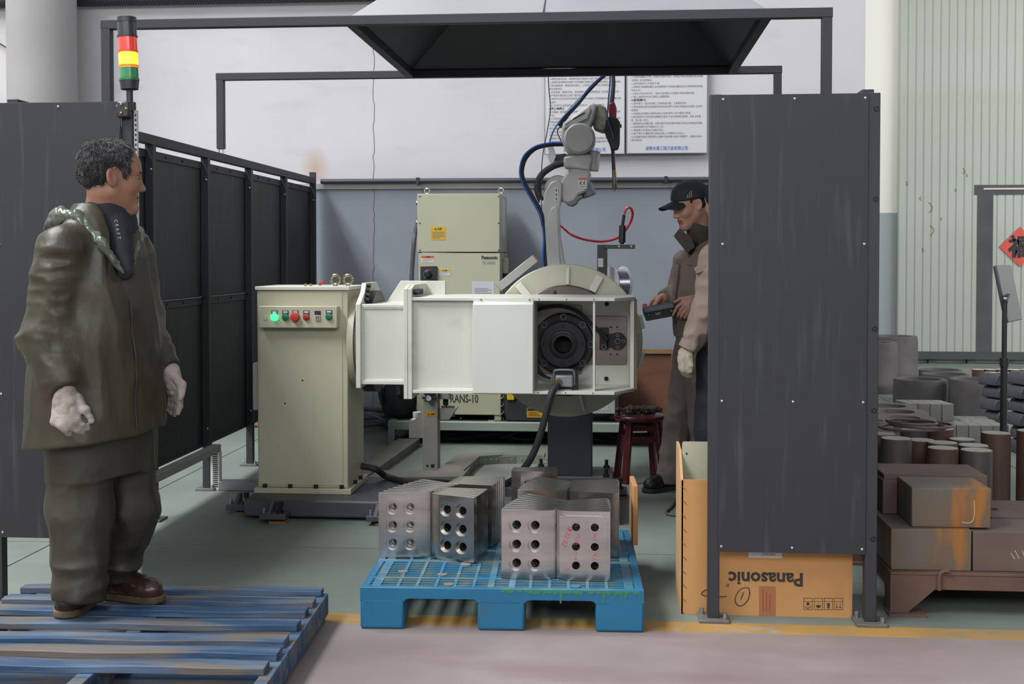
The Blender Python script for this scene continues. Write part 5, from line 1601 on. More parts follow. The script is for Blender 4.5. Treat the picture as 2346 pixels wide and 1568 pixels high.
zz = [zt1 + 0.10 - 0.004 * random.random() - 0.10 * max(0, 1 - k / 3) for k in range(9)]
MB().prism([(KYb, 0)] + [(KYb + KDp, 0)] + [(KYb + KDp * k / 8, zz[k]) for k in range(8, -1, -1)], 'x', xa_ - 0.004, xa_ + th).build('side_wall', mat('carton_torn', '#b08a60', 0.8), car)
MB().box((xa_ + th, KYb + th, 0), (xb_ - th, KYb + KDp - th, 0.006)).build('bottom', m_card, car)
for k in range(10):
    x, z = XZ(1567 + (k % 2), 1120 + k * 32, KYb)
    MB().bar((x - 0.006, KYb - 0.001, z + 0.008), (x + 0.007, KYb - 0.001, z - 0.006), 0.002, 0.003).build('staple', mat('staple', '#7a6a58', 0.5, 0.5), car)
m_ink = mat('carton_ink', '#2e2a26', 0.7)
fw_ = XZ(1842, 1340, KYb)[0] - XZ(1672, 1340, KYb)[0]
x, z = XZ(1841, 1315, KYb)
text_obj('Panasonic', 0.072, 'brand_print', m_ink, car, facing((x, KYb - 0.0006, z), math.pi), bold=0.0022, width=fw_)
x, z = XZ(1671, 1338, KYb)
text_obj('®', 0.018, 'registered_mark', m_ink, car, facing((x, KYb - 0.0006, z), math.pi))
pen = mat('marker_pen', '#3f3a37', 0.7)


def scrawl(pts, r=0.0022):
    MB().tube([PY(a, b, KYb - 0.0005) for a, b in pts], r, 5, smooth=6).build('pen_scrawl', pen, car)


scrawl([(1717, 1360), (1716, 1350), (1708, 1347), (1694, 1353), (1684, 1372), (1688, 1386), (1700, 1388), (1713, 1376), (1718, 1358)])
scrawl([(1704, 1357), (1700, 1367), (1697, 1375)])
scrawl([(1625, 1349), (1612, 1355), (1607, 1362), (1618, 1366), (1645, 1368), (1665, 1367)])
scrawl([(1624, 1384), (1619, 1395)])
l, h = rbox(1739, 1344, 1777, 1413, KYb - 0.001, 0.0015)
tp = MB().box(l, h).build('tape', mat('tape', '#9b6440', 0.35, col2='#95603e', scale=5), car)
for k in range(3):
    MB().box((l[0] + 0.014 + 0.013 * k, KYb - 0.0014, l[2] + 0.02), (l[0] + 0.017 + 0.013 * k, KYb - 0.0009, h[2] - 0.012 - 0.01 * k)).build('tape_print', mat('tape_print', '#8a3a30', 0.6), tp)
for k, px in enumerate((1841, 1865, 1888, 1911)):
    l, h = rbox(px, 1371, px + 20, 1398, KYb - 0.0008, 0.0012)
    w_ = 0.0016
    ic = MB()
    ic.box((l[0], KYb - 0.0008, l[2]), (h[0], KYb, l[2] + w_)).box((l[0], KYb - 0.0008, h[2] - w_), (h[0], KYb, h[2])).box((l[0], KYb - 0.0008, l[2]), (l[0] + w_, KYb, h[2])).box((h[0] - w_, KYb - 0.0008, l[2]), (h[0], KYb, h[2])).box((l[0], KYb - 0.0008, h[2] - 0.014), (h[0], KYb, h[2] - 0.0128))
    c_ = (l[0] + h[0]) / 2
    if k == 0:
        ic.box((c_ - 0.005, KYb - 0.0008, l[2] + 0.018), (c_ + 0.005, KYb, l[2] + 0.029)).tube([(c_ - 0.011, KYb - 0.0005, l[2] + 0.014), (c_ - 0.004, KYb - 0.0005, l[2] + 0.006), (c_ + 0.006, KYb - 0.0005, l[2] + 0.008), (c_ + 0.011, KYb - 0.0005, l[2] + 0.016)], 0.0012, 4, smooth=3).bar((c_, KYb - 0.0004, l[2] + 0.004), (c_, KYb - 0.0004, l[2] + 0.016), 0.001, 0.002)
    elif k == 1:
        ic.prism([(c_ - 0.011, l[2] + 0.018), (c_ - 0.006, l[2] + 0.009), (c_, l[2] + 0.006), (c_ + 0.006, l[2] + 0.009), (c_ + 0.011, l[2] + 0.018)], 'y', KYb - 0.0008, KYb).bar((c_, KYb - 0.0004, l[2] + 0.018), (c_, KYb - 0.0004, l[2] + 0.028), 0.001, 0.0016)
    elif k == 2:
        ic.prism([(c_ - 0.005, l[2] + 0.006), (c_ + 0.005, l[2] + 0.006), (c_ + 0.004, l[2] + 0.012), (c_ + 0.006, l[2] + 0.026), (c_ - 0.006, l[2] + 0.026), (c_ - 0.004, l[2] + 0.012)], 'y', KYb - 0.0008, KYb)
    else:
        for s in (-0.006, 0.006):
            ic.bar((c_ + s, KYb - 0.0004, l[2] + 0.01), (c_ + s, KYb - 0.0004, l[2] + 0.028), 0.001, 0.0018).prism([(c_ + s - 0.004, l[2] + 0.012), (c_ + s, l[2] + 0.004), (c_ + s + 0.004, l[2] + 0.012)], 'y', KYb - 0.0008, KYb)
    ic.build('handling_symbol', m_ink, car)
l, h = rbox(1715, 1240, 1792, 1279, KYb - 0.001, 0.0015)
ls = MB().box(l, h).build('address_label', mat('label_white', '#c2c3c3'), car)
text_obj('HSINXVCJLWCT', 0.011, 'label_text', mat('fine_print', '#6d6d70'), ls, facing((h[0] - 0.025, KYb - 0.0015, l[2] + 0.018), math.pi), width=0.055)
# cream panel standing inside it
cp = thing('cream_panel', 'cream sheet metal panel standing in the carton', 'panel', (xa_ + 0.14, KYb + 0.13, 0.006))
zc = XZ(1600, 1013, KYb + 0.12)[1]
x0c = XZ(1563, 1050, KYb + 0.12)[0]
MB().prism([(x0c, 0.006), (x0c + 0.42, 0.006), (x0c + 0.42, zc), (x0c + 0.006, zc), (x0c, zc - 0.006)], 'y', KYb + 0.12, KYb + 0.126).build('sheet', m_ctl, cp)
MB().box((x0c, KYb + 0.126, 0.006), (x0c + 0.42, KYb + 0.145, 0.02)).build('return_edge', m_ctl, cp)
x, z = XZ(1573, 1040, KYb + 0.119)
MB().cyl((x, KYb + 0.1185, z), (x, KYb + 0.122, z), 0.004, n=12).build('hole', m_bolt, cp)
tag(MB().tube([PZ(1552, 1140, 0.012), PZ(1540, 1160, 0.01), PZ(1527, 1172, 0.01), PZ(1530, 1178, 0.01), PZ(1552, 1181, 0.01), PZ(1600, 1185, 0.01)], 0.007, 8).build('bent_cable', mat('grey_cable', '#4a4d52')), 'grey cable bent on the floor left of the carton', 'cable')
# ================================================================== notice boards on the back wall
NBY = WALL_Y - 0.06
L_TXT = ['1.4焊接设备的安装、修理和检查必须由电工进行,焊工不得擅自拆修。', '1.5电焊机接地零线及电焊工作回线都不准搭在易燃、易爆的物品上,也不准接在', '厂房的金属结构、管道及机床设备上。工作回线应绝缘良好,机壳接地必须符合', '安全消防规定。',
         '1.6在有易燃、易爆的车间、场所焊接时,必须取得消防部门的同意。焊时应采', '取严格保护措施,防止火星飞溅引起火灾。', '1.7高空作业应系安全带,采取防护措施,并不准将工作回线缠在身上。地面应有', '人监护。', '1.8工作完毕,应检查场地,灭绝火种,切断电源,才能离开。', '#2.手工电焊工',
         '2.1应掌握一般电器知识,遵守焊工一般安全规程;还应熟悉灭火技术、触电急救', '方法。', '2.2工作前应检查焊机电源线、引出线及各接线点是否良好,线路横越车行道应架', '空或加保护。', '2.3下雨天不准露天电焊。在潮湿地带工作时,应站在铺有绝缘物品的地方,并', '穿好绝缘鞋。', '2.4移动式电焊机从电力网上接线或拆线,', '均应由电工进行。', '2.5推闸刀开关时,身体要偏斜些,要一次推足,然后开启电焊机;停机时,应立即关', '2.6移动电焊机位置,须先停机断电;焊接中突然停电,或遇到雨天时应切断电源。']
R_TXT = ['3.2焊前应检查焊机、小车、焊丝盘及流量表等,确认完好方可工作。', '3.3合闸时要戴好手套,一次推足,脸避开电闸。合闸后不准任意接触控制电源箱', '与焊接小车的连线插头。', '3.4焊剂要烘干,并保持干燥。', '3.5焊接时,导线要放置好,以防被烫烧坏,导线破皮露线应及时更换或用绝缘胶', '布包扎好。',
         '3.6吊运工件应与行车工、挂钩工密切配合,注意避开吊物与焊接设备。', '3.7登上操作机作业时,要防止滑落跌倒。', '#4.氩弧焊工:', '4.1遵守焊工一般安全规程,工作前检查设备、工具是否良好。', '4.2检查焊接电源,控制器是否有接地线,氩气水源必须畅通,如有漏水,应及时', '修理好。', '4.3设备发生故障时,应停电请专人检修,操作人员不得自行修理。',
         '4.4在电弧附近不准赤身和裸露其它部位,不准在电弧附近吸烟、进食,以防臭', '氧、烟尘吸入体内。', '4.5磨钨极时必须戴口罩、手套并遵守砂轮机操作规程,砂轮机必须装抽风装置。', '4.6连续施焊时间不得超过六小时。', '4.7氩弧焊工作场地必须通风良好。', '4.8氩气瓶不许撞砸,要立放在支架上,并离明火3米以上。', '4.9在容器内部进行氩弧焊时,应戴好专用面罩,以减少有害烟气。容器外应设人', '监护和配合。']
m_board = mat('board_white', '#c1c1c4', 0.45)
m_txt = mat('board_text', '#877b78', 0.8)
m_txtb = mat('board_heading', '#4a4243', 0.8)
m_blueink = mat('board_blue', '#4a74ad', 0.7)
m_edge = mat('board_edge', '#8a8b90', 0.4, 0.3)


def notice(x0, x1, lines, y_last, label, ybot=351):
    l, h = rbox(x0, 172, x1, ybot, NBY, 0.02)
    zb_ = l[2]
    ztop = zb_ + 1.05
    t = thing('notice_board', label, 'notice board', ((l[0] + h[0]) / 2, NBY, zb_))
    MB().box((l[0], NBY, zb_), (h[0], NBY + 0.02, ztop)).build('board', m_board, t)
    for x in (l[0] - 0.004, h[0]):
        MB().box((x, NBY - 0.004, zb_), (x + 0.004, NBY + 0.02, ztop)).build('edge_strip', m_edge, t)
    MB().box((l[0] - 0.004, NBY - 0.004, zb_ - 0.006), (h[0] + 0.004, NBY + 0.02, zb_)).build('edge_strip', m_edge, t)
    for x in (l[0] + 0.05, h[0] - 0.05):
        MB().box((x - 0.01, NBY + 0.02, zb_ + 0.3), (x + 0.01, WALL_Y - 0.014, zb_ + 0.32)).build('wall_spacer', m_edge, t)
    W = h[0] - l[0]
    zl = XZ((x0 + x1) / 2, y_last, NBY)[1]
    pitch = 0.0265
    n = len(lines)
    for k, s in enumerate(lines):
        z = zl + (n - 1 - k) * pitch
        hd = s.startswith('#')
        text_obj(s.lstrip('#'), 0.0216 if hd else 0.0191, 'heading' if hd else 'text_line', m_txtb if hd else m_txt, t, facing((l[0] + W * 0.055, NBY - 0.0006, z - 0.0056), 0), res=1, bold=0.0006 if hd else 0.0, width=min(W * 0.895, W * 0.895 * len(s) / 37.0))
    text_obj('湖南合盾工程刀具有限公司', 0.0335, 'company_name', m_blueink, t, facing((l[0] + W * 0.235, NBY - 0.0006, zl - 0.077), 0), res=2, bold=0.0004, width=W * 0.53)
    return t


notice(1248, 1430, L_TXT, 325, 'white notice board with printed rules, partly behind the robot', 352)
notice(1436, 1619, R_TXT, 321, 'white notice board with printed rules left of the dark panel', 350)

# ================================================================== steel stock at the right
m_rust = mat('rusty_steel', '#654a3f', 0.75, 0.1, col2='#523e37', scale=5, dirt='#6e4c33', dscale=6, dlo=0.52, dhi=0.75, damt=0.6, bump=0.1, bscale=60)
m_block = mat('billet_steel', '#625d55', 0.65, 0.2, col2='#6c5541', scale=4, lo=0.4, hi=0.65, dirt='#a0661c', dscale=5, dlo=0.55, dhi=0.68, damt=0.8, dstretch=(2.5, 1, 0.5), bump=0.05, bscale=60)
m_block2 = mat('billet_brown', '#5d4c45', 0.7, 0.15, col2='#67564c', scale=5, dirt='#6b655c', dscale=9, dlo=0.6, dhi=0.8, damt=0.5)
m_bar = mat('round_bar_brown', '#64473a', 0.7, 0.15, col2='#523d37', scale=6, stretch=(3, 3, 0.4))
m_barg = mat('round_bar_grey', '#5f5854', 0.6, 0.25, col2='#4f4a49', scale=6, stretch=(3, 3, 0.4))
m_cut = mat('sawn_face', '#b9b3aa', 0.5, 0.2, col2='#a39c93', scale=9)
m_dark = mat('forged_dark', '#545051', 0.7, 0.15, col2='#635d5b', scale=5, dirt='#59504a', dscale=4, damt=0.5)
m_ring = mat('forged_ring', '#7a706b', 0.7, 0.1, col2='#685f5c', scale=6)
m_cube = mat('small_block', '#7d7b74', 0.6, 0.15, col2='#6e6c66', scale=8)

# low rusty bench
BYT = 4.84
tb = thing('steel_bench', 'low reddish brown steel bench with angled feet under the billets', 'bench', (1.9, BYT + 0.4, 0))
tx0 = XZ(2040, 1320, BYT)[0]
tx1 = tx0 + 1.5
tzt = XZ(2150, 1313, BYT)[1]
tzb = XZ(2250, 1354, BYT)[1]
MB().box((tx0, BYT, tzt - 0.012), (tx1, BYT + 0.85, tzt)).build('top', m_rust, tb, bevel=0.003)
xg = XZ(2142, 1352, BYT)[0]
xf = XZ(2080, 1412, BYT)[0]
for yy in (BYT, BYT + 0.80):
    MB().prism([(tx0, 0.012), (xf, 0.012), (xg, tzb), (tx1 - (xg - tx0), tzb), (tx1 - (xf - tx0), 0.012), (tx1, 0.012), (tx1, tzt - 0.012), (tx0, tzt - 0.012)], 'y', yy, yy + 0.012).build('apron', m_rust, tb)
    for x in (tx0 + 0.01, tx1 - 0.08):
        MB().box((x - 0.02, yy - 0.03, 0), (x + 0.12, yy + 0.06, 0.012)).build('foot_plate', m_rust, tb)
MB().box((tx0, BYT + 0.012, 0.012), (tx0 + 0.012, BYT + 0.1, tzt - 0.012)).build('leg', m_rust, tb)
MB().box((tx0, BYT + 0.1, tzb), (tx0 + 0.012, BYT + 0.80, tzt - 0.012)).build('side_apron', m_rust, tb)
hk = XZ(2151, 1330, BYT)[0]
MB().tube([(hk, BYT - 0.008, tzb + 0.0), (hk, BYT - 0.010, tzt - 0.01), (hk + 0.012, BYT - 0.012, tzt + 0.008), (hk + 0.035, BYT - 0.012, tzt + 0.010)], 0.008, 8).build('hook', m_rust, tb)


def billet(x0, y0, x1, y1, Y, dep, z0, label, m=m_block, zt=None):
    l, h = rbox(x0, y0, x1, y1, Y, dep)
    o = MB().box((l[0], Y, z0), (h[0], Y + dep, zt if zt else h[2])).build('steel_billet', m, bevel=0.004)
    tag(o, label, 'steel block')
    return l, h


l1, h1 = billet(2041, 1213, 2226, 1306, BYT + 0.03, 0.42, tzt, 'lower left rust-streaked steel block on the bench')
billet(2229, 1219, 2420, 1306, BYT + 0.035, 0.24, tzt, 'brown steel block at lower right of the bench', m_block2)
l2, h2 = billet(2089, 1119, 2271, 1214, BYT + 0.06, 0.25, h1[2] + 0.0005, 'rust-streaked steel block on top with a yellow chalk hook')
l3, h3 = billet(2022, 1101, 2056, 1190, BYT + 0.30, 0.12, h1[2] + 0.0005, 'small brown steel block at the left of the top layer', m_block2)
o = MB().box((XZ(2024, 1100, BYT + 0.33)[0], BYT + 0.325, h1[2] + 0.0005), (XZ(2024, 1100, BYT + 0.33)[0] + 0.42, BYT + 0.60, h2[2] + 0.005))
o.build('steel_billet', m_block2, bevel=0.004)
o = bpy.context.scene.objects[-1] if False else [q for q in COL.objects if q.name.startswith('steel_billet')][-1]
tag(o, 'brown steel block behind the chalk-marked block', 'steel block')
x, z = XZ(2231, 1170, BYT + 0.06)
MB().tube([(XZ(a, b, BYT + 0.058)[0], BYT + 0.0592, XZ(a, b, BYT + 0.058)[1]) for a, b in ((2232, 1148), (2233, 1172), (2230, 1192), (2220, 1199), (2203, 1197))], 0.0022, 5).build('chalk_mark', mat('chalk_yellow', '#b59a55', 0.8), [q for q in COL.objects if q.get('label') == 'rust-streaked steel block on top with a yellow chalk hook'][0])
pr_ = [q for q in COL.objects if q.get('label') == 'brown steel block at lower right of the bench'][0]
for a, b, c, d in ((2316, 1268, 2325, 1282), (2325, 1262, 2335, 1280), (2342, 1262, 2350, 1284)):
    MB().bar((XZ(a, b, BYT + 0.034)[0], BYT + 0.0345, XZ(a, b, BYT + 0.034)[1]), (XZ(c, d, BYT + 0.034)[0], BYT + 0.0345, XZ(c, d, BYT + 0.034)[1]), 0.001, 0.003).build('chalk_mark', mat('chalk_pale', '#a99a80', 0.8), pr_)
# plate with a hole lying behind the right block
zt_p = XZ(2300, 1190, BYT + 0.06)[1]
yp = BYT + 0.29
zt_p = XZ(2300, 1186, yp)[1]
pb = MB()
ring = [(math.cos(2 * math.pi * k / 24), math.sin(2 * math.pi * k / 24)) for k in range(24)]
xq0, xq1, yq0, yq1 = XZ(2272, 1160, yp)[0], XZ(2272, 1160, yp)[0] + 0.4, yp, yp + 0.36
ccx, ccy, rr = xq0 + 0.045, yp + 0.17, 0.03
bmx = bmesh.new()
ou = [bmx.verts.new(p) for p in ((xq0, yq0, zt_p), (xq1, yq0, zt_p), (xq1, yq1, zt_p), (xq0, yq1, zt_p))]
ed = [bmx.edges.new((ou[i], ou[(i + 1) % 4])) for i in range(4)]
hh = [bmx.verts.new((ccx + rr * c, ccy + rr * s, zt_p)) for c, s in ring]
ed += [bmx.edges.new((hh[i], hh[(i + 1) % 24])) for i in range(24)]
bmesh.ops.triangle_fill(bmx, edges=ed)
r_ = bmesh.ops.extrude_face_region(bmx, geom=bmx.faces[:])
for v in [g_ for g_ in r_['geom'] if isinstance(g_, bmesh.types.BMVert)]:
    v.co.z = tzt
bmesh.ops.recalc_face_normals(bmx, faces=bmx.faces)
bmesh.ops.translate(bmx, verts=bmx.verts, vec=(-xq0, -yq0, -tzt))
me = bpy.data.meshes.new('holed_plate'); bmx.to_mesh(me); bmx.free(); me.materials.append(m_block2)
o = bpy.data.objects.new('holed_plate', me); COL.objects.link(o); o.location = (xq0, yq0, tzt)
tag(o, 'brown steel plate with a round hole behind the right block', 'steel plate')

# standing round bars
bars = [(2160, 1026, 35, 5.86, 'brown round bar nearest the chalk-marked block', m_bar), (2237, 1031, 36, 5.84, 'grey round bar right of the nearest brown one', m_barg), (2159, 1014, 34, 6.04, 'round bar just behind the nearest brown bar', m_bar), (2230, 1020, 34, 6.04, 'round bar behind the grey one', m_barg),
        (2282, 992, 33, 6.25, 'tall brown round bar left of the monitor pole', m_bar), (2364, 987, 34, 6.25, 'tall brown round bar cut by the right edge', m_bar), (2053, 1004, 35, 5.95, 'dark round bar at the left under the wire rings', m_barg), (2110, 1008, 32, 6.15, 'dark round bar under the middle of the wire rings', m_bar),
        (2204, 1006, 30, 6.32, 'short round bar right of the wire rings', m_barg), (2094, 985, 31, 6.45, 'round bar behind the wire rings, left one', m_barg), (2154, 982, 31, 6.45, 'round bar behind the wire rings, right one', m_bar), (2022, 994, 30, 6.2, 'dark round bar beside the fence post', m_bar)]
btop = {}
for px, py, hw, Y, label, m in bars:
    x, z = XZ(px, py, Y)
    r = XZ(px + hw, py, Y)[0] - x
    t = thing('round_bar', label, 'steel bar', (x, Y, 0), 0, 'round bars standing behind the bench')
    MB().lathe((x, Y, 0), (0, 0, 1), [(0, 0), (r, 0), (r, z - 0.003), (r - 0.003, z)], 32).build('shank', m, t)
    MB().lathe((x, Y, z), (0, 0, 1), [(r - 0.003, 0), (0, 0.0006)], 32).build('sawn_end', m_cut, t)
    btop[(px, py)] = z
zr = XZ(2090, 998, 6.1)[1] + 0.03
for k, (px, py, rx) in enumerate(((2091, 994, 74), (2110, 992, 70), (2088, 990, 56))):
    x, z = XZ(px, py, 6.18)
    R2 = XZ(px + rx, py, 6.18)[0] - x
    tag(MB().torus((x, 6.18, zr + 0.013 * k), (0.03 * (k - 1), 0.02, 1), R2, 0.007, 48, 8).build('wire_ring', mat('wire_ring', '#6b6059', 0.6, 0.4)), ('lowest', 'middle', 'topmost')[k] + ' of the wire rings lying on the round bars', 'ring', 'wire rings on the round bars')


def ringthing(name, px, py, rx, Y, z0, label, inner=0.62, m=m_ring, h=None, belly=0.0):
    x, z = XZ(px, py, Y)
    r = XZ(px + rx, py, Y)[0] - x
    z1 = z if h is None else z0 + h
    ri = r * inner
    pr = [(ri, 0.0), (r * 0.985, 0.0), (r + belly, (z1 - z0) * 0.12), (r + belly, (z1 - z0) * 0.22), (r, (z1 - z0) * 0.32), (r, (z1 - z0) * 0.88), (r * 0.97, (z1 - z0)), (ri * 1.03, (z1 - z0)), (ri, (z1 - z0) - 0.01)]
    o = MB().lathe((x, Y, z0), (0, 0, 1), pr, 48, close=True).build(name, m)
    tag(o, label, 'steel ring')
    return z1


ringthing('pipe_section', 2045, 770, 57, 14.0, 0, 'tall forged pipe section standing at the far left of the stock', 0.72, m_dark, None, 0.02)
ringthing('pipe_section', 2005, 784, 50, 12.9, 0, 'tall forged pipe section half hidden by the fence post', 0.72, m_dark, None, 0.02)
ringthing('forged_ring', 2108, 868, 61, 11.2, 0, 'big forged ring behind the small square blocks', 0.76, m_dark)
ringthing('forged_ring', 2234, 869, 59, 10.9, 0, 'big forged ring left of the monitor pole', 0.80, m_dark)
ringthing('forged_ring', 2155, 847, 49, 12.9, 0, 'farthest forged ring on the green floor', 0.82, m_dark)
ringthing('forged_ring', 2166, 857, 55, 12.05, 0, 'forged ring between the two big rings and the farthest', 0.82, m_dark)
z1 = ringthing('forged_ring', 2035, 930, 66, 8.75, 0, 'thick rusty ring behind, nearest the fence post', 0.6, m_ring)
ringthing('forged_ring', 2052, 943, 76, 8.12, 0, 'thick rusty ring in the middle beside the fence post', 0.55, m_ring)
ringthing('forged_ring', 2067, 957, 78, 7.45, 0, 'thick rusty ring in front beside the small blocks', 0.50, m_ring)
ringthing('forged_ring', 2010, 964, 36, 7.0, 0, 'small rusty ring hidden half by the fence post', 0.4, m_ring)

# small square blocks in two layers
b0 = PZ(2150, 1003, 0)
bs, bh = 0.088, 0.135
rowname = ['front', 'second', 'third', 'fourth', 'fifth', 'sixth']
bc_ = None
for j in range(6):
    for i in range(6):
        if bc_ is None:
            bc_ = MB().box((-bs / 2 + 0.001, -bs / 2 + 0.001, 0), (bs / 2 - 0.001, bs / 2 - 0.001, bh)).build('steel_cube', m_cube, local=True, bevel=0.003)
            o = bc_
        else:
            o = bc_.copy(); COL.objects.link(o)
        o.location = (XZ(2146, 990, 9.45)[0] + i * (bs + 0.002) + 0.02 * math.sin(j * 3), 9.45 + j * (bs + 0.003), 0)
        tag(o, '%s square steel block from the left, %s row of the lower layer' % (ORD[i], rowname[j]), 'steel block', 'square blocks in the lower layer')
for j in range(3):
    for i in range(4):
        o = bc_.copy(); COL.objects.link(o)
        o.location = (XZ(2088, 930, 9.62)[0] + i * (bs + 0.002) - 0.012 * j, 9.64 + j * (bs + 0.003), bh + 0.0005)
        tag(o, '%s square steel block from the left, %s row of the upper layer' % (ORD[i], rowname[j]), 'steel block', 'square blocks in the upper layer')
for j in range(3):
    for i in range(2):
        o = bc_.copy(); COL.objects.link(o)
        o.location = (XZ(2146, 990, 9.45)[0] - (i + 1) * (bs + 0.002) - 0.04, 9.62 + j * (bs + 0.003), 0)
        tag(o, 'square steel block under the upper layer, %s row, %s' % (rowname[j], ('inner', 'outer')[i]), 'steel block', 'square blocks in the lower layer')

# stacks of wedge shaped castings
wm = None
for s, (px, Y, n, tilt) in enumerate(((2282, 9.9, 5, 0.16), (2344, 9.0, 6, 0.20))):
    for k in range(n):
        if wm is None:
            wm = MB().prism([(-0.065, 0.0), (0.065, 0.0), (0.065, 0.085), (0.02, 0.092), (-0.04, 0.086), (-0.065, 0.05)], 'y', -0.10, 0.10).build('wedge_casting', mat('casting_grey', '#44444a', 0.65, 0.3, col2='#3b3b40', scale=6), local=True, bevel=0.008)
            o = wm
        else:
            o = wm.copy(); COL.objects.link(o)
        o.location = (XZ(px, 950, Y)[0] + (0.014 if k % 2 else -0.01), Y + 0.01 * k, 0.0 + k * 0.097)
        o.rotation_euler = (0, 0, 0.2 - 0.15 * s + 0.06 * k)
        tag(o, '%s grey wedge casting from the floor in the %s stack' % (ORD[k], ('stack left of', 'stack right of')[s].split()[1] + '-hand'), 'casting', 'stacked wedge castings')
# short bright bars far away on the green floor
k = 0
for j in range(3):
    for i in range(5):
        Y = 13.2 + 0.35 * j
        x = XZ(2277 + i * 29 + (j % 2) * 12, 880, 13.2)[0] + 0.02 * j
        t = thing('short_bar', '%s short bright-topped bar from the left in the %s row' % (ORD[i], ('front', 'middle', 'back')[j]), 'steel bar', (x, Y, 0), 0, 'short bars on the far green floor')
        MB().cyl((x, Y, 0), (x, Y, 0.155), 0.066, n=20, caps=False).build('shank', mat('bar_rust', '#593a2c', 0.7), t)
        MB().lathe((x, Y, 0.155), (0, 0, 1), [(0.066, 0), (0, 0.0005)], 20).build('sawn_end', mat('bar_bright', '#d0c8be', 0.5, 0.1), t)

# monitor on a pole, seen from behind
MY = 7.0
mx0, mz0 = XZ(2302, 690, MY)
mon = thing('monitor_stand', 'black screen on a thin pole stand seen from behind', 'monitor', (mx0, MY, 0))
MB().cyl((mx0, MY, 0.02), (mx0, MY, XZ(2302, 830, MY)[1]), 0.019, n=18).build('lower_pole', m_blk, mon)
MB().cyl((mx0, MY, XZ(2302, 840, MY)[1]), (mx0, MY, XZ(2302, 820, MY)[1]), 0.024, n=18).build('clamp_collar', m_blk, mon)
MB().cyl((mx0, MY, XZ(2302, 825, MY)[1]), (mx0, MY, mz0 + 0.03), 0.014, n=18).build('upper_pole', m_blk, mon)
MB().lathe((mx0, MY, 0), (0, 0, 1), [(0, 0), (0.16, 0), (0.16, 0.008), (0.03, 0.022), (0, 0.022)], 32).build('base', m_blk, mon)
MB().sphere((mx0 - 0.005, MY - 0.02, mz0 + 0.012), 0.012, 10, 8).build('knob', m_zinc, mon)
c0 = Vector(PY(2310, 740, MY + 0.03))
upv = Vector(PY(2283, 608, MY + 0.03)) - c0
wv = Vector((0.20, 0.38, 0.0))
q1 = wv.cross(upv).normalized() * 0.022
if q1.y < 0:
    q1 = -q1
vs = [c0, c0 + wv, c0 + wv + upv, c0 + upv]
vs = vs + [v + q1 for v in vs]
MB().add(vs, [(0, 1, 2, 3), (7, 6, 5, 4), (0, 4, 5, 1), (1, 5, 6, 2), (2, 6, 7, 3), (3, 7, 4, 0)]).build('screen_back', mat('screen_back', '#3d424c', 0.35), mon, bevel=0.006)
MB().bar((mx0, MY, mz0), c0 + wv * 0.3 + upv * 0.45, 0.03, 0.03).build('tilt_joint', m_blk, mon)
# ================================================================== people: smooth blended volumes turned into meshes
_rng = np.random.default_rng(7)
_LAT = _rng.random((32, 32, 32)).astype(np.float32)


_LATF = _LAT.ravel()


def vnoise(P, fr, seed=0):
    o = np.float32(seed * 7.31 + 100)
    I0, I1, Fr = [], [], []
    for k in range(3):
        q = P[..., k] * np.float32(fr[k]) + o
        i = np.floor(q)
        f = q - i
        i = i.astype(np.int32) & 31
        I0.append(i)
        I1.append((i + 1) & 31)
        Fr.append(f * f * (3 - 2 * f))
    fx, fy, fz = Fr
    x0, x1 = I0[0] << 10, I1[0] << 10
    y0, y1 = I0[1] << 5, I1[1] << 5
    z0, z1 = I0[2], I1[2]

    def row(yy, zz):
        b = yy + zz
        u = _LATF.take(x0 + b)
        return u + (_LATF.take(x1 + b) - u) * fx
    a = row(y0, z0)
    a = a + (row(y1, z0) - a) * fy
    c = row(y0, z1)
    c = c + (row(y1, z1) - c) * fy
    return a + (c - a) * fz


def ridge(P, fr, seed=0):
    return 1 - np.abs(2 * vnoise(P, fr, seed) - 1) * 2


def smin(a, b, k):
    h = np.clip(0.5 + 0.5 * (b - a) / k, 0, 1)
    return b * (1 - h) + a * h - k * h * (1 - h)


def smax(a, b, k):
    return -smin(-a, -b, k)


def cap(P, a, b, ra, rb=None):
    rb = ra if rb is None else rb
    a = np.asarray(a, np.float32); b = np.asarray(b, np.float32)
    e = b - a
    x, y, z = P[..., 0] - a[0], P[..., 1] - a[1], P[..., 2] - a[2]
    t = np.clip((x * e[0] + y * e[1] + z * e[2]) * np.float32(1 / max(float(e @ e), 1e-9)), 0, 1)
    x = x - t * e[0]; y = y - t * e[1]; z = z - t * e[2]
    return np.sqrt(x * x + y * y + z * z) - (np.float32(ra) + np.float32(rb - ra) * t)


def chain(P, pts, rs, k=0.02):
    d = None
    for i in range(len(pts) - 1):
        c = cap(P, pts[i], pts[i + 1], rs[i], rs[i + 1])
        d = c if d is None else smin(d, c, k)
    return d


def ell(P, c, r):
    x = (P[..., 0] - np.float32(c[0])) * np.float32(1 / r[0])
    y = (P[..., 1] - np.float32(c[1])) * np.float32(1 / r[1])
    z = (P[..., 2] - np.float32(c[2])) * np.float32(1 / r[2])
    return (np.sqrt(x * x + y * y + z * z) - 1) * np.float32(min(r))


def loft(P, zs, cx, cy, ra, rb, yaw):
    z = P[..., 2]
    x = P[..., 0] - np.interp(z, zs, cx).astype(np.float32)
    y = P[..., 1] - np.interp(z, zs, cy).astype(np.float32)
    c, s = math.cos(yaw), math.sin(yaw)
    a = x * c + y * s
    b = -x * s + y * c
    A = np.interp(z, zs, ra).astype(np.float32)
    B = np.interp(z, zs, rb).astype(np.float32)
    q = np.sqrt((a / A) ** 2 + (b / B) ** 2)
    d = (q - 1) * np.minimum(A, B)
    return np.maximum(d, np.maximum(zs[0] - z, z - zs[-1]))


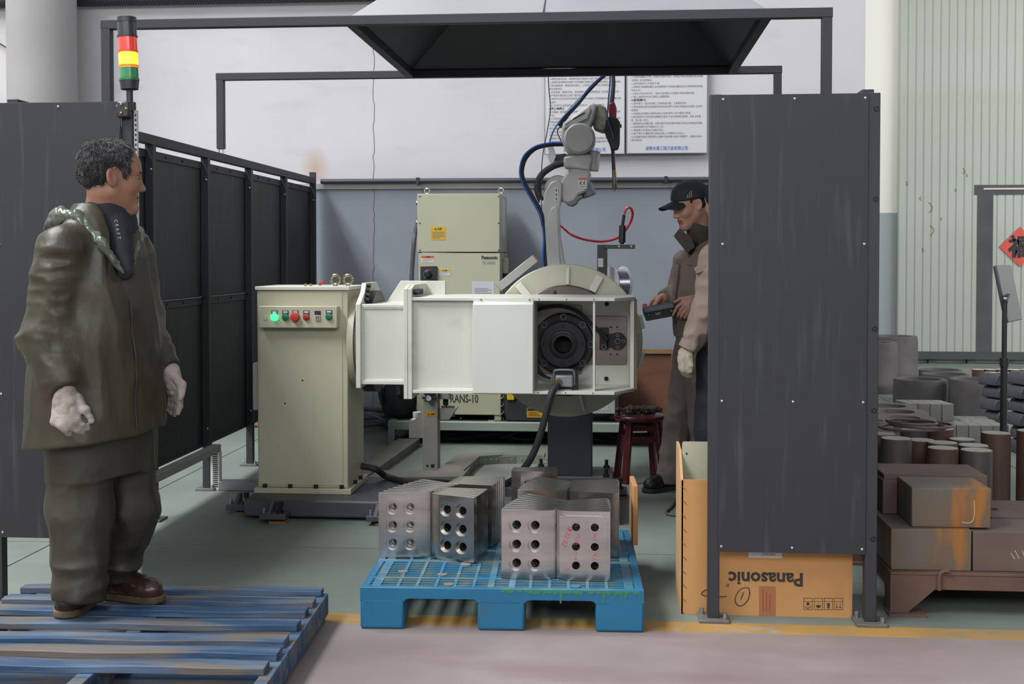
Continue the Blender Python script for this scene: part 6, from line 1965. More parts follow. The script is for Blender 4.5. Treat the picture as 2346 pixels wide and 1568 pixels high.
def poly2(u, v, poly):
    """signed distance to a polygon, negative inside"""
    d = np.full(u.shape, 1e9, np.float32)
    s = np.ones(u.shape, np.float32)
    n = len(poly)
    for i in range(n):
        ax, ay = poly[i]
        bx, by = poly[i - 1]
        ex, ey = bx - ax, by - ay
        wx, wy = u - ax, v - ay
        t = np.clip((wx * ex + wy * ey) / (ex * ex + ey * ey + 1e-12), 0, 1)
        d = np.minimum(d, (wx - ex * t) ** 2 + (wy - ey * t) ** 2)
        c1, c2, c3 = v >= ay, v < by, ex * wy > ey * wx
        fl = (c1 & c2 & c3) | (~c1 & ~c2 & ~c3)
        s = np.where(fl, -s, s)
    return s * np.sqrt(d)


def sdf_mesh(fn, lo, hi, h, hz=None, fine=None, marg=0.012):
    """surface nets on a grid; with hz the spacing is h only inside the box fine = (lo, hi) and hz outside it"""
    axes = []
    for k in range(3):
        if hz:
            a, b = fine[0][k], fine[1][k]
            v = np.concatenate([np.arange(lo[k], a - hz * 0.3, hz), np.arange(a, b, h), np.arange(b, hi[k] + hz, hz)])
        else:
            v = np.arange(lo[k], hi[k] + h, h)
        axes.append(v.astype(np.float32))
    xs, ys, zs = axes
    B = 10
    n = [len(xs), len(ys), len(zs)]
    F = np.full(n, 1.0, np.float32)
    blocks = []
    cen, dia = [], []
    for i in range(0, n[0] - 1, B):
        for j in range(0, n[1] - 1, B):
            for k in range(0, n[2] - 1, B):
                i1, j1, k1 = min(i + B, n[0] - 1), min(j + B, n[1] - 1), min(k + B, n[2] - 1)
                blocks.append((i, i1, j, j1, k, k1))
                a = np.array((xs[i], ys[j], zs[k])); b = np.array((xs[i1], ys[j1], zs[k1]))
                cen.append((a + b) / 2); dia.append(np.linalg.norm(b - a) / 2)
    dc = fn(np.array(cen, np.float32))
    for (i, i1, j, j1, k, k1), d, r in zip(blocks, dc, dia):
        if abs(d) < r * 1.15 + marg:
            G = np.moveaxis(np.stack(np.meshgrid(xs[i:i1 + 1], ys[j:j1 + 1], zs[k:k1 + 1], indexing='ij'), 0), 0, -1)
            F[i:i1 + 1, j:j1 + 1, k:k1 + 1] = fn(G)
        else:
            F[i:i1 + 1, j:j1 + 1, k:k1 + 1] = np.where(np.abs(F[i:i1 + 1, j:j1 + 1, k:k1 + 1]) == 1.0, np.sign(d), F[i:i1 + 1, j:j1 + 1, k:k1 + 1])
    S = F < 0
    C = [S[a:n[0] - 1 + a, b:n[1] - 1 + b, c:n[2] - 1 + c] for a in (0, 1) for b in (0, 1) for c in (0, 1)]
    cnt = sum(c.astype(np.int8) for c in C)
    act = (cnt > 0) & (cnt < 8)
    idx = np.full(act.shape, -1, np.int32)
    I = np.argwhere(act)
    idx[act] = np.arange(len(I))
    pos = np.zeros((len(I), 3), np.float64)
    num = np.zeros(len(I))
    cs = [(a, b, c) for a in (0, 1) for b in (0, 1) for c in (0, 1)]
    ax = [xs, ys, zs]
    for a in cs:
        for d in range(3):
            if a[d] == 0:
                b = list(a); b[d] = 1
                A = I + np.array(a); Bq = I + np.array(b)
                fa = F[A[:, 0], A[:, 1], A[:, 2]]; fb = F[Bq[:, 0], Bq[:, 1], Bq[:, 2]]
                m = (fa < 0) != (fb < 0)
                t = np.where(m, fa / np.where(m, fa - fb, 1), 0)
                pa = np.stack([ax[q][A[:, q]] for q in range(3)], -1); pb = np.stack([ax[q][Bq[:, q]] for q in range(3)], -1)
                pos += np.where(m[:, None], pa + (pb - pa) * t[:, None], 0)
                num += m
    pos /= np.maximum(num, 1)[:, None]
    faces = []
    for d in range(3):
        e1, e2 = [(1, 2), (2, 0), (0, 1)][d]
        sl0 = [slice(None)] * 3; sl1 = [slice(None)] * 3
        sl0[d] = slice(0, n[d] - 1); sl1[d] = slice(1, n[d])
        a, b = S[tuple(sl0)], S[tuple(sl1)]
        for inside_first in (True, False):
            m = (a & ~b) if inside_first else (~a & b)
            E = np.argwhere(m)
            ok = (E[:, e1] > 0) & (E[:, e2] > 0) & (E[:, e1] < n[e1] - 1) & (E[:, e2] < n[e2] - 1)
            E = E[ok]
            q = []
            for o1, o2 in ((-1, -1), (0, -1), (0, 0), (-1, 0)):
                T = E.copy(); T[:, e1] += o1; T[:, e2] += o2
                q.append(idx[T[:, 0], T[:, 1], T[:, 2]])
            q = np.stack(q, -1)
            if not inside_first:
                q = q[:, ::-1]
            faces.append(q)
    faces = np.concatenate(faces)
    faces = faces[(faces >= 0).all(1)]
    return pos, faces


def sdf_obj(name, fn, lo, hi, h, mats, parent, hz=None, fine=None, region=None):
    v, f = sdf_mesh(fn, lo, hi, h, hz, fine, 0.004 if name == 'body' else 0.012)
    me = bpy.data.meshes.new(name)
    me.vertices.add(len(v))
    me.vertices.foreach_set('co', v.astype(np.float32).ravel())
    me.loops.add(f.size)
    me.loops.foreach_set('vertex_index', f.ravel().astype(np.int32))
    me.polygons.add(len(f))
    me.polygons.foreach_set('loop_start', np.arange(0, f.size, 4, dtype=np.int32))
    me.polygons.foreach_set('use_smooth', np.ones(len(f), bool))
    mats = mats if isinstance(mats, (list, tuple)) else [mats]
    for m in mats:
        me.materials.append(m)
    if region is not None:
        me.polygons.foreach_set('material_index', region(v[f].mean(1)).astype(np.int32))
    me.update(calc_edges=True)
    me.validate()
    o = bpy.data.objects.new(name, me)
    COL.objects.link(o)
    o.parent = parent
    return o


class Frame:
    """a person's own axes: x across the line of sight, y away from the viewer, z up"""
    def __init__(self, root):
        self.root = Vector(root)
        d = Vector((root[0], root[1], 0)).normalized()
        self.y = d
        self.x = Vector((d.y, -d.x, 0))
        self.rot = math.atan2(self.x.y, self.x.x)

    def p(self, px, py, ly=0.0):
        d = _ray(px, py)
        c = Vector((0, 0, CAMZ))
        t = ((self.root + self.y * ly - c).dot(self.y)) / d.dot(self.y)
        q = c + d * t - self.root
        return np.array((q.dot(self.x), ly, q.z), np.float32)

    def g(self, px, py, z=0.0):
        q = PZ(px, py, self.root.z + z) - self.root
        return np.array((q.dot(self.x), q.dot(self.y), z), np.float32)


def near(P, d, c, r, fn, k):
    """blend fn into d, worked out only where P comes near the ball (c, r)"""
    c = np.asarray(c, np.float32)
    b = np.sqrt((P[..., 0] - c[0]) ** 2 + (P[..., 1] - c[1]) ** 2 + (P[..., 2] - c[2]) ** 2) - np.float32(r)
    if float(b.min()) > 0.04:
        return b if d is None else np.minimum(d, b)
    e = fn(P)
    return e if d is None else smin(d, e, k)


def head_frame(fwd, roll=0.0):
    f = Vector(fwd).normalized()
    l = Vector((0, 0, 1)).cross(f).normalized()
    u = f.cross(l)
    return np.array([f, l, u], np.float32)


def head_sdf(P, C, M, s=1.0, slim=1.0):
    H = ((P - C) @ M.T) / s
    A = H.copy()
    A[..., 1] = np.abs(A[..., 1])
    d = ell(A, (-0.008, 0, 0.042), (0.100, 0.076, 0.088))
    d = smin(d, ell(A, (0.030, 0, 0.045), (0.068, 0.064, 0.066)), 0.03)
    d = smin(d, ell(A, (0.030, 0, -0.035), (0.064, 0.058 * slim, 0.082)), 0.03)
    d = smin(d, cap(A, (0.0, 0.050, -0.045), (0.066, 0.012, -0.102), 0.019, 0.016), 0.03)
    d = smin(d, ell(A, (0.077, 0, -0.100), (0.020, 0.024, 0.019)), 0.02)
    d = smin(d, ell(A, (0.060, 0.040, -0.020), (0.028, 0.024, 0.026)), 0.02)
    d = smin(d, cap(A, (0.080, 0.040, 0.030), (0.089, 0.008, 0.027), 0.011), 0.016)
    d = smax(d, -ell(A, (0.103, 0.032, 0.010), (0.016, 0.019, 0.012)), 0.012)
    d = smin(d, cap(A, (0.091, 0, 0.020), (0.108, 0, -0.022), 0.008, 0.0105), 0.012)
    d = smin(d, ell(A, (0.109, 0, -0.028), (0.0125, 0.012, 0.0105)), 0.008)
    d = smin(d, ell(A, (0.098, 0.012, -0.031), (0.011, 0.008, 0.009)), 0.006)
    d = smin(d, ell(A, (0.083, 0.031, 0.008), (0.0115, 0.016, 0.009)), 0.004)          # closed-over eyeball and lids
    d = smin(d, ell(A, (0.0855, 0.0, -0.0575), (0.013, 0.023, 0.0075)), 0.010)
    d = smin(d, ell(A, (0.0835, 0.0, -0.0705), (0.013, 0.020, 0.0080)), 0.010)
    d = smax(d, -cap(A, (0.1005, 0.0, -0.0640), (0.084, 0.026, -0.0645), 0.0026), 0.003)
    # ear
    E = A - np.array((-0.010, 0.076, 0.002), np.float32)
    c, sn = math.cos(0.25), math.sin(0.25)
    e = np.stack([E[..., 0] * c + E[..., 2] * sn, E[..., 1] * 0.93 + E[..., 0] * 0.35, -E[..., 0] * sn + E[..., 2] * c], -1)
    ear = ell(e, (0, 0, 0), (0.020, 0.010, 0.034))
    ear = smax(ear, -ell(e, (0.004, 0.010, 0.004), (0.011, 0.008, 0.021)), 0.005)
    d = smin(d, ear, 0.005)
    return d * s


def skin_region(C, M, s=1.0):
    def f(c):
        H = ((c - C) @ M.T) / s
        lip = (H[:, 0] > 0.080) & (np.abs(H[:, 1]) < 0.024) & (H[:, 2] < -0.052) & (H[:, 2] > -0.079) & (H[:, 0] > 0.0865)
        brow = (H[:, 0] > 0.066) & (np.abs(H[:, 1]) > 0.014) & (np.abs(H[:, 1]) < 0.050) & (H[:, 2] > 0.0245) & (H[:, 2] < 0.0335 - 0.10 * np.maximum(0, np.abs(H[:, 1]) - 0.035))
        eye = (H[:, 0] > 0.074) & (np.abs(H[:, 1]) > 0.018) & (np.abs(H[:, 1]) < 0.045) & (np.abs(H[:, 2] - 0.0072 + 0.06 * np.abs(np.abs(H[:, 1]) - 0.030)) < 0.0024)
        return np.where(brow, 2, np.where(lip, 1, np.where(eye, 2, 0)))
    return f


def hand_sdf(P, wrist, knuckles, fingers, thumb, thick=0.017, r=0.0095, wr=0.026):
    """wrist point, four knuckle points, four fingers of three further points, thumb of three points"""
    d = None
    for k in knuckles:
        c = cap(P, np.asarray(wrist), np.asarray(k), wr * 0.8, thick)
        d = c if d is None else smin(d, c, 0.02)
    for k, f in zip(knuckles, fingers):
        c = chain(P, [k] + list(f), [r * 1.18, r * 1.1, r, r * 0.85], 0.004)
        d = smin(d, c, 0.006)
    return smin(d, chain(P, thumb, [r * 1.9, r * 1.3, r * 0.95], 0.006), 0.01)


m_skin = mat('skin', '#8f6650', 0.5, col2='#86604b', scale=12)
m_skin2 = mat('skin_fair', '#b78b79', 0.5, col2='#b0806d', scale=10)
m_lip = mat('lips', '#8a5a50', 0.5)
m_brow = mat('brow_hair', '#2a2422', 0.8)
m_hair = mat('dark_hair', '#1e1c1e', 0.75, col2='#4a4848', scale=38, lo=0.52, hi=0.8, stretch=(1, 1, 1), bump=1.0, bscale=160)
m_coat = mat('raincoat', '#3d3a25', 0.46, col2='#302a1e', scale=2.6, lo=0.35, hi=0.65, dirt='#3a4436', dscale=2.2, dlo=0.56, dhi=0.78, damt=0.8, bump=0.35, bscale=22, bstretch=(1, 1, 0.45), spec=0.5)
m_trou = mat('raincoat_trousers', '#322f20', 0.55, col2='#282419', scale=3, bump=0.35, bscale=20, bstretch=(1, 1, 0.5))
m_inner = mat('navy_collar', '#1c1d25', 0.85, bump=0.2, bscale=200)
m_glove = mat('cotton_glove', '#a39a92', 0.9, col2='#8b7f74', scale=9, dirt='#4f4840', dscale=14, dlo=0.55, dhi=0.75, damt=0.8, bump=0.35, bscale=220)
m_shoe = mat('brown_leather', '#33211d', 0.3, col2='#402a22', scale=8, bump=0.15, bscale=30, coat=0.15)
m_sole = mat('shoe_sole', '#5d4a36', 0.8, col2='#45372a', scale=20)


def fold_noise(P, amp, fr1, fr2, s):
    return -amp * (ridge(P, fr1, s) * 0.6 + ridge(P, fr2, s + 3) * 0.4 - 0.1)


def shoe_pair(parent, heel, toe, m=m_shoe, ms=m_sole, h=0.004, hgt=0.095):
    heel = np.asarray(heel, np.float32); toe = np.asarray(toe, np.float32)
    dirv = (toe - heel) / np.linalg.norm(toe - heel)

    def up(P):
        a = heel + dirv * 0.035
        b = toe - dirv * 0.055
        d = cap(P, a + np.array((0, 0, 0.055)), a + np.array((0, 0, hgt)), 0.046, 0.048)
        d = smin(d, cap(P, a + np.array((0, 0, 0.045)), b + np.array((0, 0, 0.040)), 0.043, 0.043), 0.03)
        d = smin(d, cap(P, a + dirv * 0.06 + np.array((0, 0, 0.075)), b + np.array((0, 0, 0.042)), 0.038, 0.036), 0.03)
        d = d + 0.003 * ridge(P, (26, 26, 26), 5)
        return np.maximum(d, 0.022 - P[..., 2])

    def so(P):
        a = heel + dirv * 0.038; b = toe - dirv * 0.050
        q = P.copy(); q[..., 2] = 0
        a2, b2 = a.copy(), b.copy(); a2[2] = b2[2] = 0
        d = cap(q, a2, b2, 0.043, 0.050)
        return np.maximum(d, np.maximum(P[..., 2] - 0.026, 0.001 - P[..., 2]))
    lo = np.minimum(heel, toe) - 0.08; hi = np.maximum(heel, toe) + 0.08
    lo[2] = -0.02; hi[2] = 0.20
    s = sdf_obj('shoe', up, lo, hi, h, m, parent)
    sdf_obj('sole', so, lo, hi, h, ms, s)
    return s


# ------------------------------------------------------------------ man in the green raincoat
WR = PZ(225, 1395, WH + 0.001)
man = Frame((WR.x, WR.y, WH + 0.001))
pm = thing('person', 'person in olive raincoat and white gloves standing on the blue wooden pallet', 'person', man.root, man.rot)
hC = man.p(254, 412, 0.02)
hM = head_frame((0.985, 0.16, -0.03))
nb = man.p(236, 520, 0.05)
shR, elR, wrR = man.p(128, 572, -0.10), man.p(95, 775, -0.10), man.p(148, 888, -0.17)
shL, elL, wrL = man.p(292, 572, 0.13), man.p(334, 735, 0.17), man.p(378, 842, 0.09)
hpR, knR, anR = man.p(188, 970, -0.02), man.p(184, 1170, -0.05), man.p(180, 1345, -0.09)
hpL, knL, anL = man.p(285, 970, 0.08), man.p(300, 1165, 0.07), man.p(268, 1318, 0.10)
anR[2] = 0.08; anL[2] = 0.09
pel = man.p(236, 930, 0.03)
che = man.p(226, 640, 0.03)


def body_man(P):
    d = near(P, None, hC, 0.175, lambda Q: head_sdf(Q, hC, hM, 1.02), 0.03)
    d = smin(d, cap(P, hC + hM.T @ np.array((-0.028, 0, -0.055), np.float32), nb, 0.054, 0.060), 0.03)
    t = ell(P, che, (0.15, 0.10, 0.22))
    t = smin(t, ell(P, pel, (0.15, 0.10, 0.14)), 0.08)
    t = smin(t, cap(P, nb, che, 0.07, 0.09), 0.05)
    d = smin(d, t, 0.04)
    for a, b, c in ((shR, elR, wrR), (shL, elL, wrL)):
        d = smin(d, chain(P, [nb + (a - nb) * 0.4 - np.array((0, 0, 0.06), np.float32), a, b, c], [0.05, 0.045, 0.035, 0.026], 0.02), 0.03)
    for a, b, c in ((hpR, knR, anR), (hpL, knL, anL)):
        d = smin(d, chain(P, [a, b, c], [0.075, 0.05, 0.035], 0.02), 0.03)
    return d


BB = (np.array((-0.45, -0.40, 0.0)), np.array((0.45, 0.45, 1.78)))
sdf_obj('body', body_man, (-0.30, -0.24, 0.02), (0.30, 0.26, 1.74), 0.0038, [m_skin, m_lip, m_brow], pm, 0.014, (hC - np.array((0.13, 0.11, 0.15)), hC + np.array((0.14, 0.11, 0.15))), skin_region(hC, hM, 1.02))
hair_poly = [(0.074, 0.20), (0.074, 0.112), (0.064, 0.085), (0.056, 0.055), (0.052, 0.030), (0.046, -0.020), (0.030, -0.024), (0.027, 0.015), (0.008, 0.044), (-0.020, 0.036), (-0.032, -0.020), (-0.055, -0.046), (-0.100, -0.052), (-0.150, -0.03), (-0.150, 0.20)]


def hair_man(P):
    H = ((P - hC) @ hM.T) / 1.02
    d = ell(H, (-0.010, 0, 0.046), (0.101, 0.0795, 0.0915))
    d = d - 0.010 * vnoise(P, (26, 26, 26), 2) - 0.003 * ridge(P, (90, 90, 45), 6)
    d = smax(d, poly2(H[..., 0], H[..., 2], hair_poly) - 0.004 * (vnoise(P, (120, 120, 120), 9) - 0.5), 0.006)
    return d


hair_o = sdf_obj('hair', hair_man, hC - 0.16, hC + 0.19, 0.0034, m_hair, pm)


def strands(parent, fn, C, M, n, seed, length, m, minu=-1):
    """short hairs lying back from the forehead and down"""
    rg = np.random.default_rng(seed)
    me = parent.data
    co = np.zeros(len(me.vertices) * 3, np.float32); me.vertices.foreach_get('co', co); co = co.reshape(-1, 3)
    nr = np.zeros(len(me.vertices) * 3, np.float32); me.vertices.foreach_get('normal', nr); nr = nr.reshape(-1, 3)
    H = (co - C) @ M.T
    ok = np.where((((co - C) * nr).sum(1) > 0.03) & (H[:, 2] > minu))[0]
    pick = rg.choice(ok, n)
    P0, N0 = co[pick], nr[pick]
    h = H[pick]
    crown = np.array((-0.055, 0.01, 0.13))
    T = h - crown
    T[:, 2] -= 0.25
    T = T / np.linalg.norm(T, axis=1, keepdims=True) @ M
    T = T + rg.normal(0, 0.35, (n, 3))
    T -= N0 * (T * N0).sum(1, keepdims=True)
    T /= np.linalg.norm(T, axis=1, keepdims=True)
    L = length * rg.uniform(0.5, 1.15, (n, 1))
    B = np.cross(N0, T)
    vs, fs = [], []
    S = 4
    cur = rg.normal(0, 0.25, (n, 1))
    pts_ = []
    for k in range(S):
        t = k / (S - 1)
        pts_.append(P0 - N0 * 0.002 + T * L * t + N0 * L * 0.55 * (t - 0.75 * t * t) + B * cur * L * t * t)
    for k in range(S):
        w = 0.0011 * (1 - 0.8 * k / (S - 1))
        vs += [pts_[k] - B * w, pts_[k] + B * w, pts_[k] + N0 * w]
    V = np.stack(vs, 1).reshape(-1, 3)
    base = np.arange(n)[:, None, None] * (3 * S)
    q = []
    for k in range(S - 1):
        for i in range(3):
            j = (i + 1) % 3
            q.append([3 * k + i, 3 * k + j, 3 * k + 3 + j, 3 * k + 3 + i])
    Fq = (base + np.array(q)[None]).reshape(-1, 4)
    m2 = bpy.data.meshes.new('hair_strands')
    m2.from_pydata(V.tolist(), [], Fq.tolist())
    m2.materials.append(m)
    o = bpy.data.objects.new('hair_strands', m2)
    COL.objects.link(o)
    o.parent = parent
    o['kind'] = 'stuff'
    return o


strands(hair_o, hair_man, hC, hM, 4200, 3, 0.022, mat('hair_strand', '#1f1d1f', 0.6, col2='#565456', scale=30, lo=0.5, hi=0.75))
TY_ = rad(40)         # torso turned towards image right and the viewer
zs_ = [0.58, 0.80, 1.0, 1.15, 1.28, 1.36, 1.43, 1.46]
fr_ = np.array((math.sin(rad(42)), -math.cos(rad(42)), 0), np.float32)
lat_ = np.array((math.cos(rad(42)), math.sin(rad(42)), 0), np.float32)
tcx = [0.005, 0.005, 0.006, 0.010, 0.012, 0.010, 0.008, 0.006]


def coat_raw(P):
    d = loft(P, zs_, tcx, [0.03] * 8, [0.278, 0.258, 0.236, 0.220, 0.200, 0.165, 0.110, 0.08], [0.200, 0.185, 0.172, 0.158, 0.142, 0.120, 0.088, 0.07], rad(42))
    Q = P.copy(); Q[..., 2] = P[..., 2] + 0.6 * P[..., 0]
    d = d + fold_noise(Q, 0.016, (8, 8, 2.0), (5, 5, 3.5), 1) - 0.0045 * ridge(Q, (15, 15, 4.5), 4)
    for (a, b, c, s, kk) in ((shR, elR, wrR, 11, 1.0), (shL, elL, wrL, 15, 0.86)):
        w2 = c + (c - b) * 0.02
        sl = chain(P, [a + np.array((0.02, 0, -0.01), np.float32), b, w2], [0.082 * kk, 0.068 * kk, 0.048], 0.03)
        sl = sl + fold_noise(P, 0.014, (5, 5, 10), (9, 9, 17), s) - 0.004 * ridge(P, (14, 14, 24), s + 7)
        e = np.asarray(c - b) / np.linalg.norm(c - b)
        sl = smax(sl, ((P - c) @ e.astype(np.float32)) - 0.005, 0.008)
        d = smin(d, sl, 0.035)
    # shoulder slope and folded hood behind the neck
    d = smin(d, chain(P, [nb + np.array((-0.02, 0.02, -0.05), np.float32), shR + np.array((0.03, 0, 0.01), np.float32)], [0.062, 0.066], 0.02), 0.04)
    d = smin(d, chain(P, [nb + np.array((0.02, 0.02, -0.06), np.float32), shL + np.array((-0.02, 0, 0.0), np.float32)], [0.055, 0.060], 0.02), 0.04)
    return d


def coat_man(P):
    d = coat_raw(P)
    hem = 0.615 + 0.10 * (P[..., 0] + 0.05) + 0.012 * vnoise(P, (8, 8, 1), 3)
    d = smax(d, hem - P[..., 2], 0.01)
    # open neck: a wedge cut down the front
    n0 = nb + np.array((0.012, -0.01, 0.05), np.float32)
    v = man.p(290, 640, -0.13)
    cut = cap(P, n0, v, 0.095, 0.012)
    d = smax(d, -cut, 0.012)
    d = smax(d, -cap(P, n0 - np.array((0, 0, 0.1), np.float32), n0 + np.array((0.02, 0, 0.2), np.float32), 0.075, 0.10), 0.012)
    return d


coat = sdf_obj('raincoat', coat_man, (-0.42, -0.34, 0.54), (0.40, 0.38, 1.56), 0.0064, m_coat, pm)


def hood(P):
    a = man.p(104, 524, 0.06); b = man.p(140, 494, 0.02); c = man.p(176, 496, -0.05); e = man.p(232, 556, -0.125); f = man.p(286, 628, -0.145)
    Q = P.copy()
    d = chain(P, [a, b, c], [0.010, 0.030, 0.020], 0.02)
    d = smin(d, chain(P, [c, e, f], [0.022, 0.017, 0.006], 0.02), 0.02)
    g = man.p(316, 530, 0.06); h = man.p(308, 606, -0.07)
    d = np.minimum(d, chain(P, [g, h], [0.022, 0.008], 0.02))
    return d + 0.010 * (vnoise(P, (20, 20, 20), 20) - 0.5) + 0.005 * (ridge(P, (46, 46, 30), 23) - 0.3)


sdf_obj('hood', hood, (-0.30, -0.28, 1.08), (0.30, 0.22, 1.52), 0.0045, mat('raincoat_hood', '#454c3d', 0.3, col2='#646e62', scale=9, lo=0.45, hi=0.7, bump=0.2, bscale=40), pm)


def collar_man(P):
    c = nb + np.array((0.010, 0.0, 0.045), np.float32)
    q = P - c
    tilt = q[..., 2] - 0.18 * q[..., 0]
    r = np.sqrt((q[..., 0] / 1.18) ** 2 + q[..., 1] ** 2)
    rr = 0.078 - 0.12 * np.clip(tilt - 0.0, -0.2, 0.06)
    d = np.abs(r - rr) - 0.012
    top = 0.052 + 0.01 * np.sin(9 * q[..., 0] * 10)
    d = smax(d, np.abs(tilt + 0.03) - 0.085, 0.01)
    # open at the front
    ang = np.arctan2(q[..., 1], q[..., 0])
    open_ = np.clip(0.016 - np.abs(ang + 0.55) * 0.08, -0.02, 0.016) + np.clip((q[..., 2] + 0.02) * 0.12, -0.01, 0.02)
    d = smax(d, open_ - 0.008, 0.004)
    d = np.minimum(d, cap(P, c + np.array((0.03, -0.03, -0.03), np.float32), man.p(288, 625, -0.10), 0.065, 0.028))
    return d + 0.003 * vnoise(P, (30, 30, 30), 8)


col_o = sdf_obj('sweater_collar', collar_man, (-0.18, -0.24, 1.06), (0.24, 0.20, 1.52), 0.004, m_inner, pm)


def surf_hit(fn, o, d, t0=0.0, t1=0.5, n=160):
    o = np.asarray(o, np.float32); d = np.asarray(d, np.float32) / np.linalg.norm(d)
    T = np.linspace(t1, t0, n).astype(np.float32)
    v = fn(o + T[:, None] * d)
    k = np.argmax(v < 0)
    return o + T[max(k - 1, 0)] * d


zp_ = []
for z in np.linspace(1.12, 0.66, 16):
    o_ = np.array((0.006, 0.03, z), np.float32)
    zp_.append(Vector(surf_hit(coat_man, o_, fr_).tolist()))
MB().tube(zp_, 0.0045, 6, smooth=3).build('zip', mat('zip_dark', '#1f1d18', 0.6), pm, local=True)
# lettering on the collar
lt = [man.p(262 + 1.5 * k, 510 + 9.2 * k, -0.15) for k in range(5)]
for ch, k in zip('CRAFT', range(5)):
    q0 = man.p(262 + 1.6 * k, 508 + 9.6 * k, 0)
    dirv = man.p(262, 508, -0.3) - man.p(262, 508, 0.0)
    hit = surf_hit(lambda P: np.minimum(collar_man(P), 1.0), q0, (0.0, -1, 0.0), -0.2, 0.3)
    t = text_obj(ch, 0.0155, 'collar_letter', mat('thread_white', '#9a9aa0', 0.7), None, Matrix.Identity(4), align='CENTER', bold=0.0003)
    if t:
        t.parent = pm
        t.location = Vector(hit.tolist()) + Vector((0, -0.004, 0))
        t.rotation_euler = (Matrix.Rotation(math.pi / 2, 3, 'X') @ Matrix.Rotation(-1.45, 3, 'Z')).to_euler()


def trousers_man(P):
    d = loft(P, [0.5, 0.6, 0.75, 0.9], [0.02, 0.015, 0.01, 0.01], [0.03] * 4, [0.20, 0.215, 0.22, 0.2], [0.145, 0.15, 0.16, 0.15], rad(42))
    lr = chain(P, [hpR, knR, anR + np.array((0, 0, -0.02), np.float32)], [0.118, 0.100, 0.088], 0.03)
    ll = chain(P, [hpL, knL, anL + np.array((0, 0, -0.01), np.float32)], [0.108, 0.090, 0.078], 0.03)
    f1 = fold_noise(P, 0.015, (7, 7, 3), (9, 9, 9), 31) - 0.004 * ridge(P, (15, 15, 8), 37) + np.clip(0.35 - P[..., 2], 0, 0.3) * -0.05 * (ridge(P, (6, 6, 14), 35) - 0.1)
    d = smin(d + f1 * 0.5, np.minimum(lr, ll) + f1, 0.03)
    return smax(d, 0.055 + 0.02 * vnoise(P, (9, 9, 1), 4) - P[..., 2], 0.012)


sdf_obj('trousers', trousers_man, (-0.34, -0.32, 0.02), (0.36, 0.34, 0.92), 0.0064, m_trou, pm)
sr_ = shoe_pair(pm, man.g(206, 1384), man.g(138, 1420))
shoe_pair(pm, man.g(226, 1366), man.g(374, 1382))


def pts(F_, lst):
    return [F_.p(*q) for q in lst]


kR = pts(man, [(128, 966, -0.19), (145, 976, -0.21), (160, 975, -0.21), (174, 962, -0.20)])
fR = [pts(man, [(136, 984, -0.185), (148, 998, -0.175), (163, 1009, -0.17)]), pts(man, [(158, 992, -0.205), (172, 1000, -0.19), (182, 1006, -0.175)]), pts(man, [(178, 987, -0.21), (192, 994, -0.195), (202, 1000, -0.175)]), pts(man, [(188, 974, -0.205), (200, 983, -0.195), (207, 990, -0.18)])]
tR = pts(man, [(176, 915, -0.18), (194, 940, -0.20), (211, 964, -0.205)])


def glove_r(P):
    d = hand_sdf(P, man.p(150, 905, -0.175), kR, fR, tR, 0.022, 0.0125, 0.036)
    d = smin(d, cap(P, wrR + np.array((0, 0, 0.01), np.float32), man.p(150, 915, -0.178), 0.038, 0.040), 0.02)
    return d + 0.003 * ridge(P, (40, 40, 40), 3)


sdf_obj('glove', glove_r, man.p(150, 950, -0.18) - np.array((0.12, 0.12, 0.14)), man.p(150, 950, -0.18) + np.array((0.15, 0.12, 0.16)), 0.0035, m_glove, pm)
kL = pts(man, [(412, 888, 0.05), (407, 896, 0.07), (400, 898, 0.09), (392, 896, 0.10)])
fL = [pts(man, [(413, 912, 0.05), (411, 932, 0.06), (407, 947, 0.065)]), pts(man, [(408, 918, 0.075), (404, 936, 0.085), (400, 950, 0.09)]), pts(man, [(400, 918, 0.095), (396, 936, 0.105), (393, 946, 0.11)]), pts(man, [(392, 914, 0.11), (388, 928, 0.115), (386, 938, 0.12)])]
tL = pts(man, [(400, 860, 0.05), (416, 882, 0.02), (414, 912, 0.01)])


def glove_l(P):
    d = hand_sdf(P, man.p(388, 852, 0.08), kL, fL, tL, 0.021, 0.012, 0.034)
    d = smin(d, cap(P, wrL, man.p(390, 858, 0.08), 0.036, 0.037), 0.02)
    return d + 0.003 * ridge(P, (40, 40, 40), 8)


sdf_obj('glove', glove_l, man.p(398, 895, 0.07) - np.array((0.10, 0.12, 0.13)), man.p(398, 895, 0.07) + np.array((0.10, 0.12, 0.14)), 0.0035, m_glove, pm)
# ------------------------------------------------------------------ operator with cap and teach pendant
q = PZ(1562, 1127, 0)
op = Frame((q.x, q.y, 0.0))
po = thing('person', 'person in black cap and brown work jacket holding a control pendant', 'person', op.root, op.rot)
A3 = lambda *v: np.array(v, np.float32)
oC = op.p(1582, 473, 0.03)
oM = head_frame((-0.84, -0.46, -0.30))
OS = 1.06
onb = op.p(1612, 560, 0.07)
oshN, oelN, owrN = op.p(1650, 602, -0.10), op.p(1640, 712, -0.17), op.p(1588, 687, -0.09)
oshF, oelF, owrF = op.p(1572, 602, 0.24), op.p(1556, 672, 0.25), op.p(1519, 684, 0.13)
och, ope = op.p(1608, 660, 0.08), op.p(1602, 790, 0.06)
ohN, okN, oaN = op.p(1612, 810, -0.02), op.p(1612, 970, -0.05), op.p(1622, 1090, -0.06)
ohF, okF, oaF = op.p(1585, 810, 0.10), op.p(1556, 965, 0.06), op.p(1534, 1085, 0.03)
oaN[2] = 0.09; oaF[2] = 0.09
TB = {}
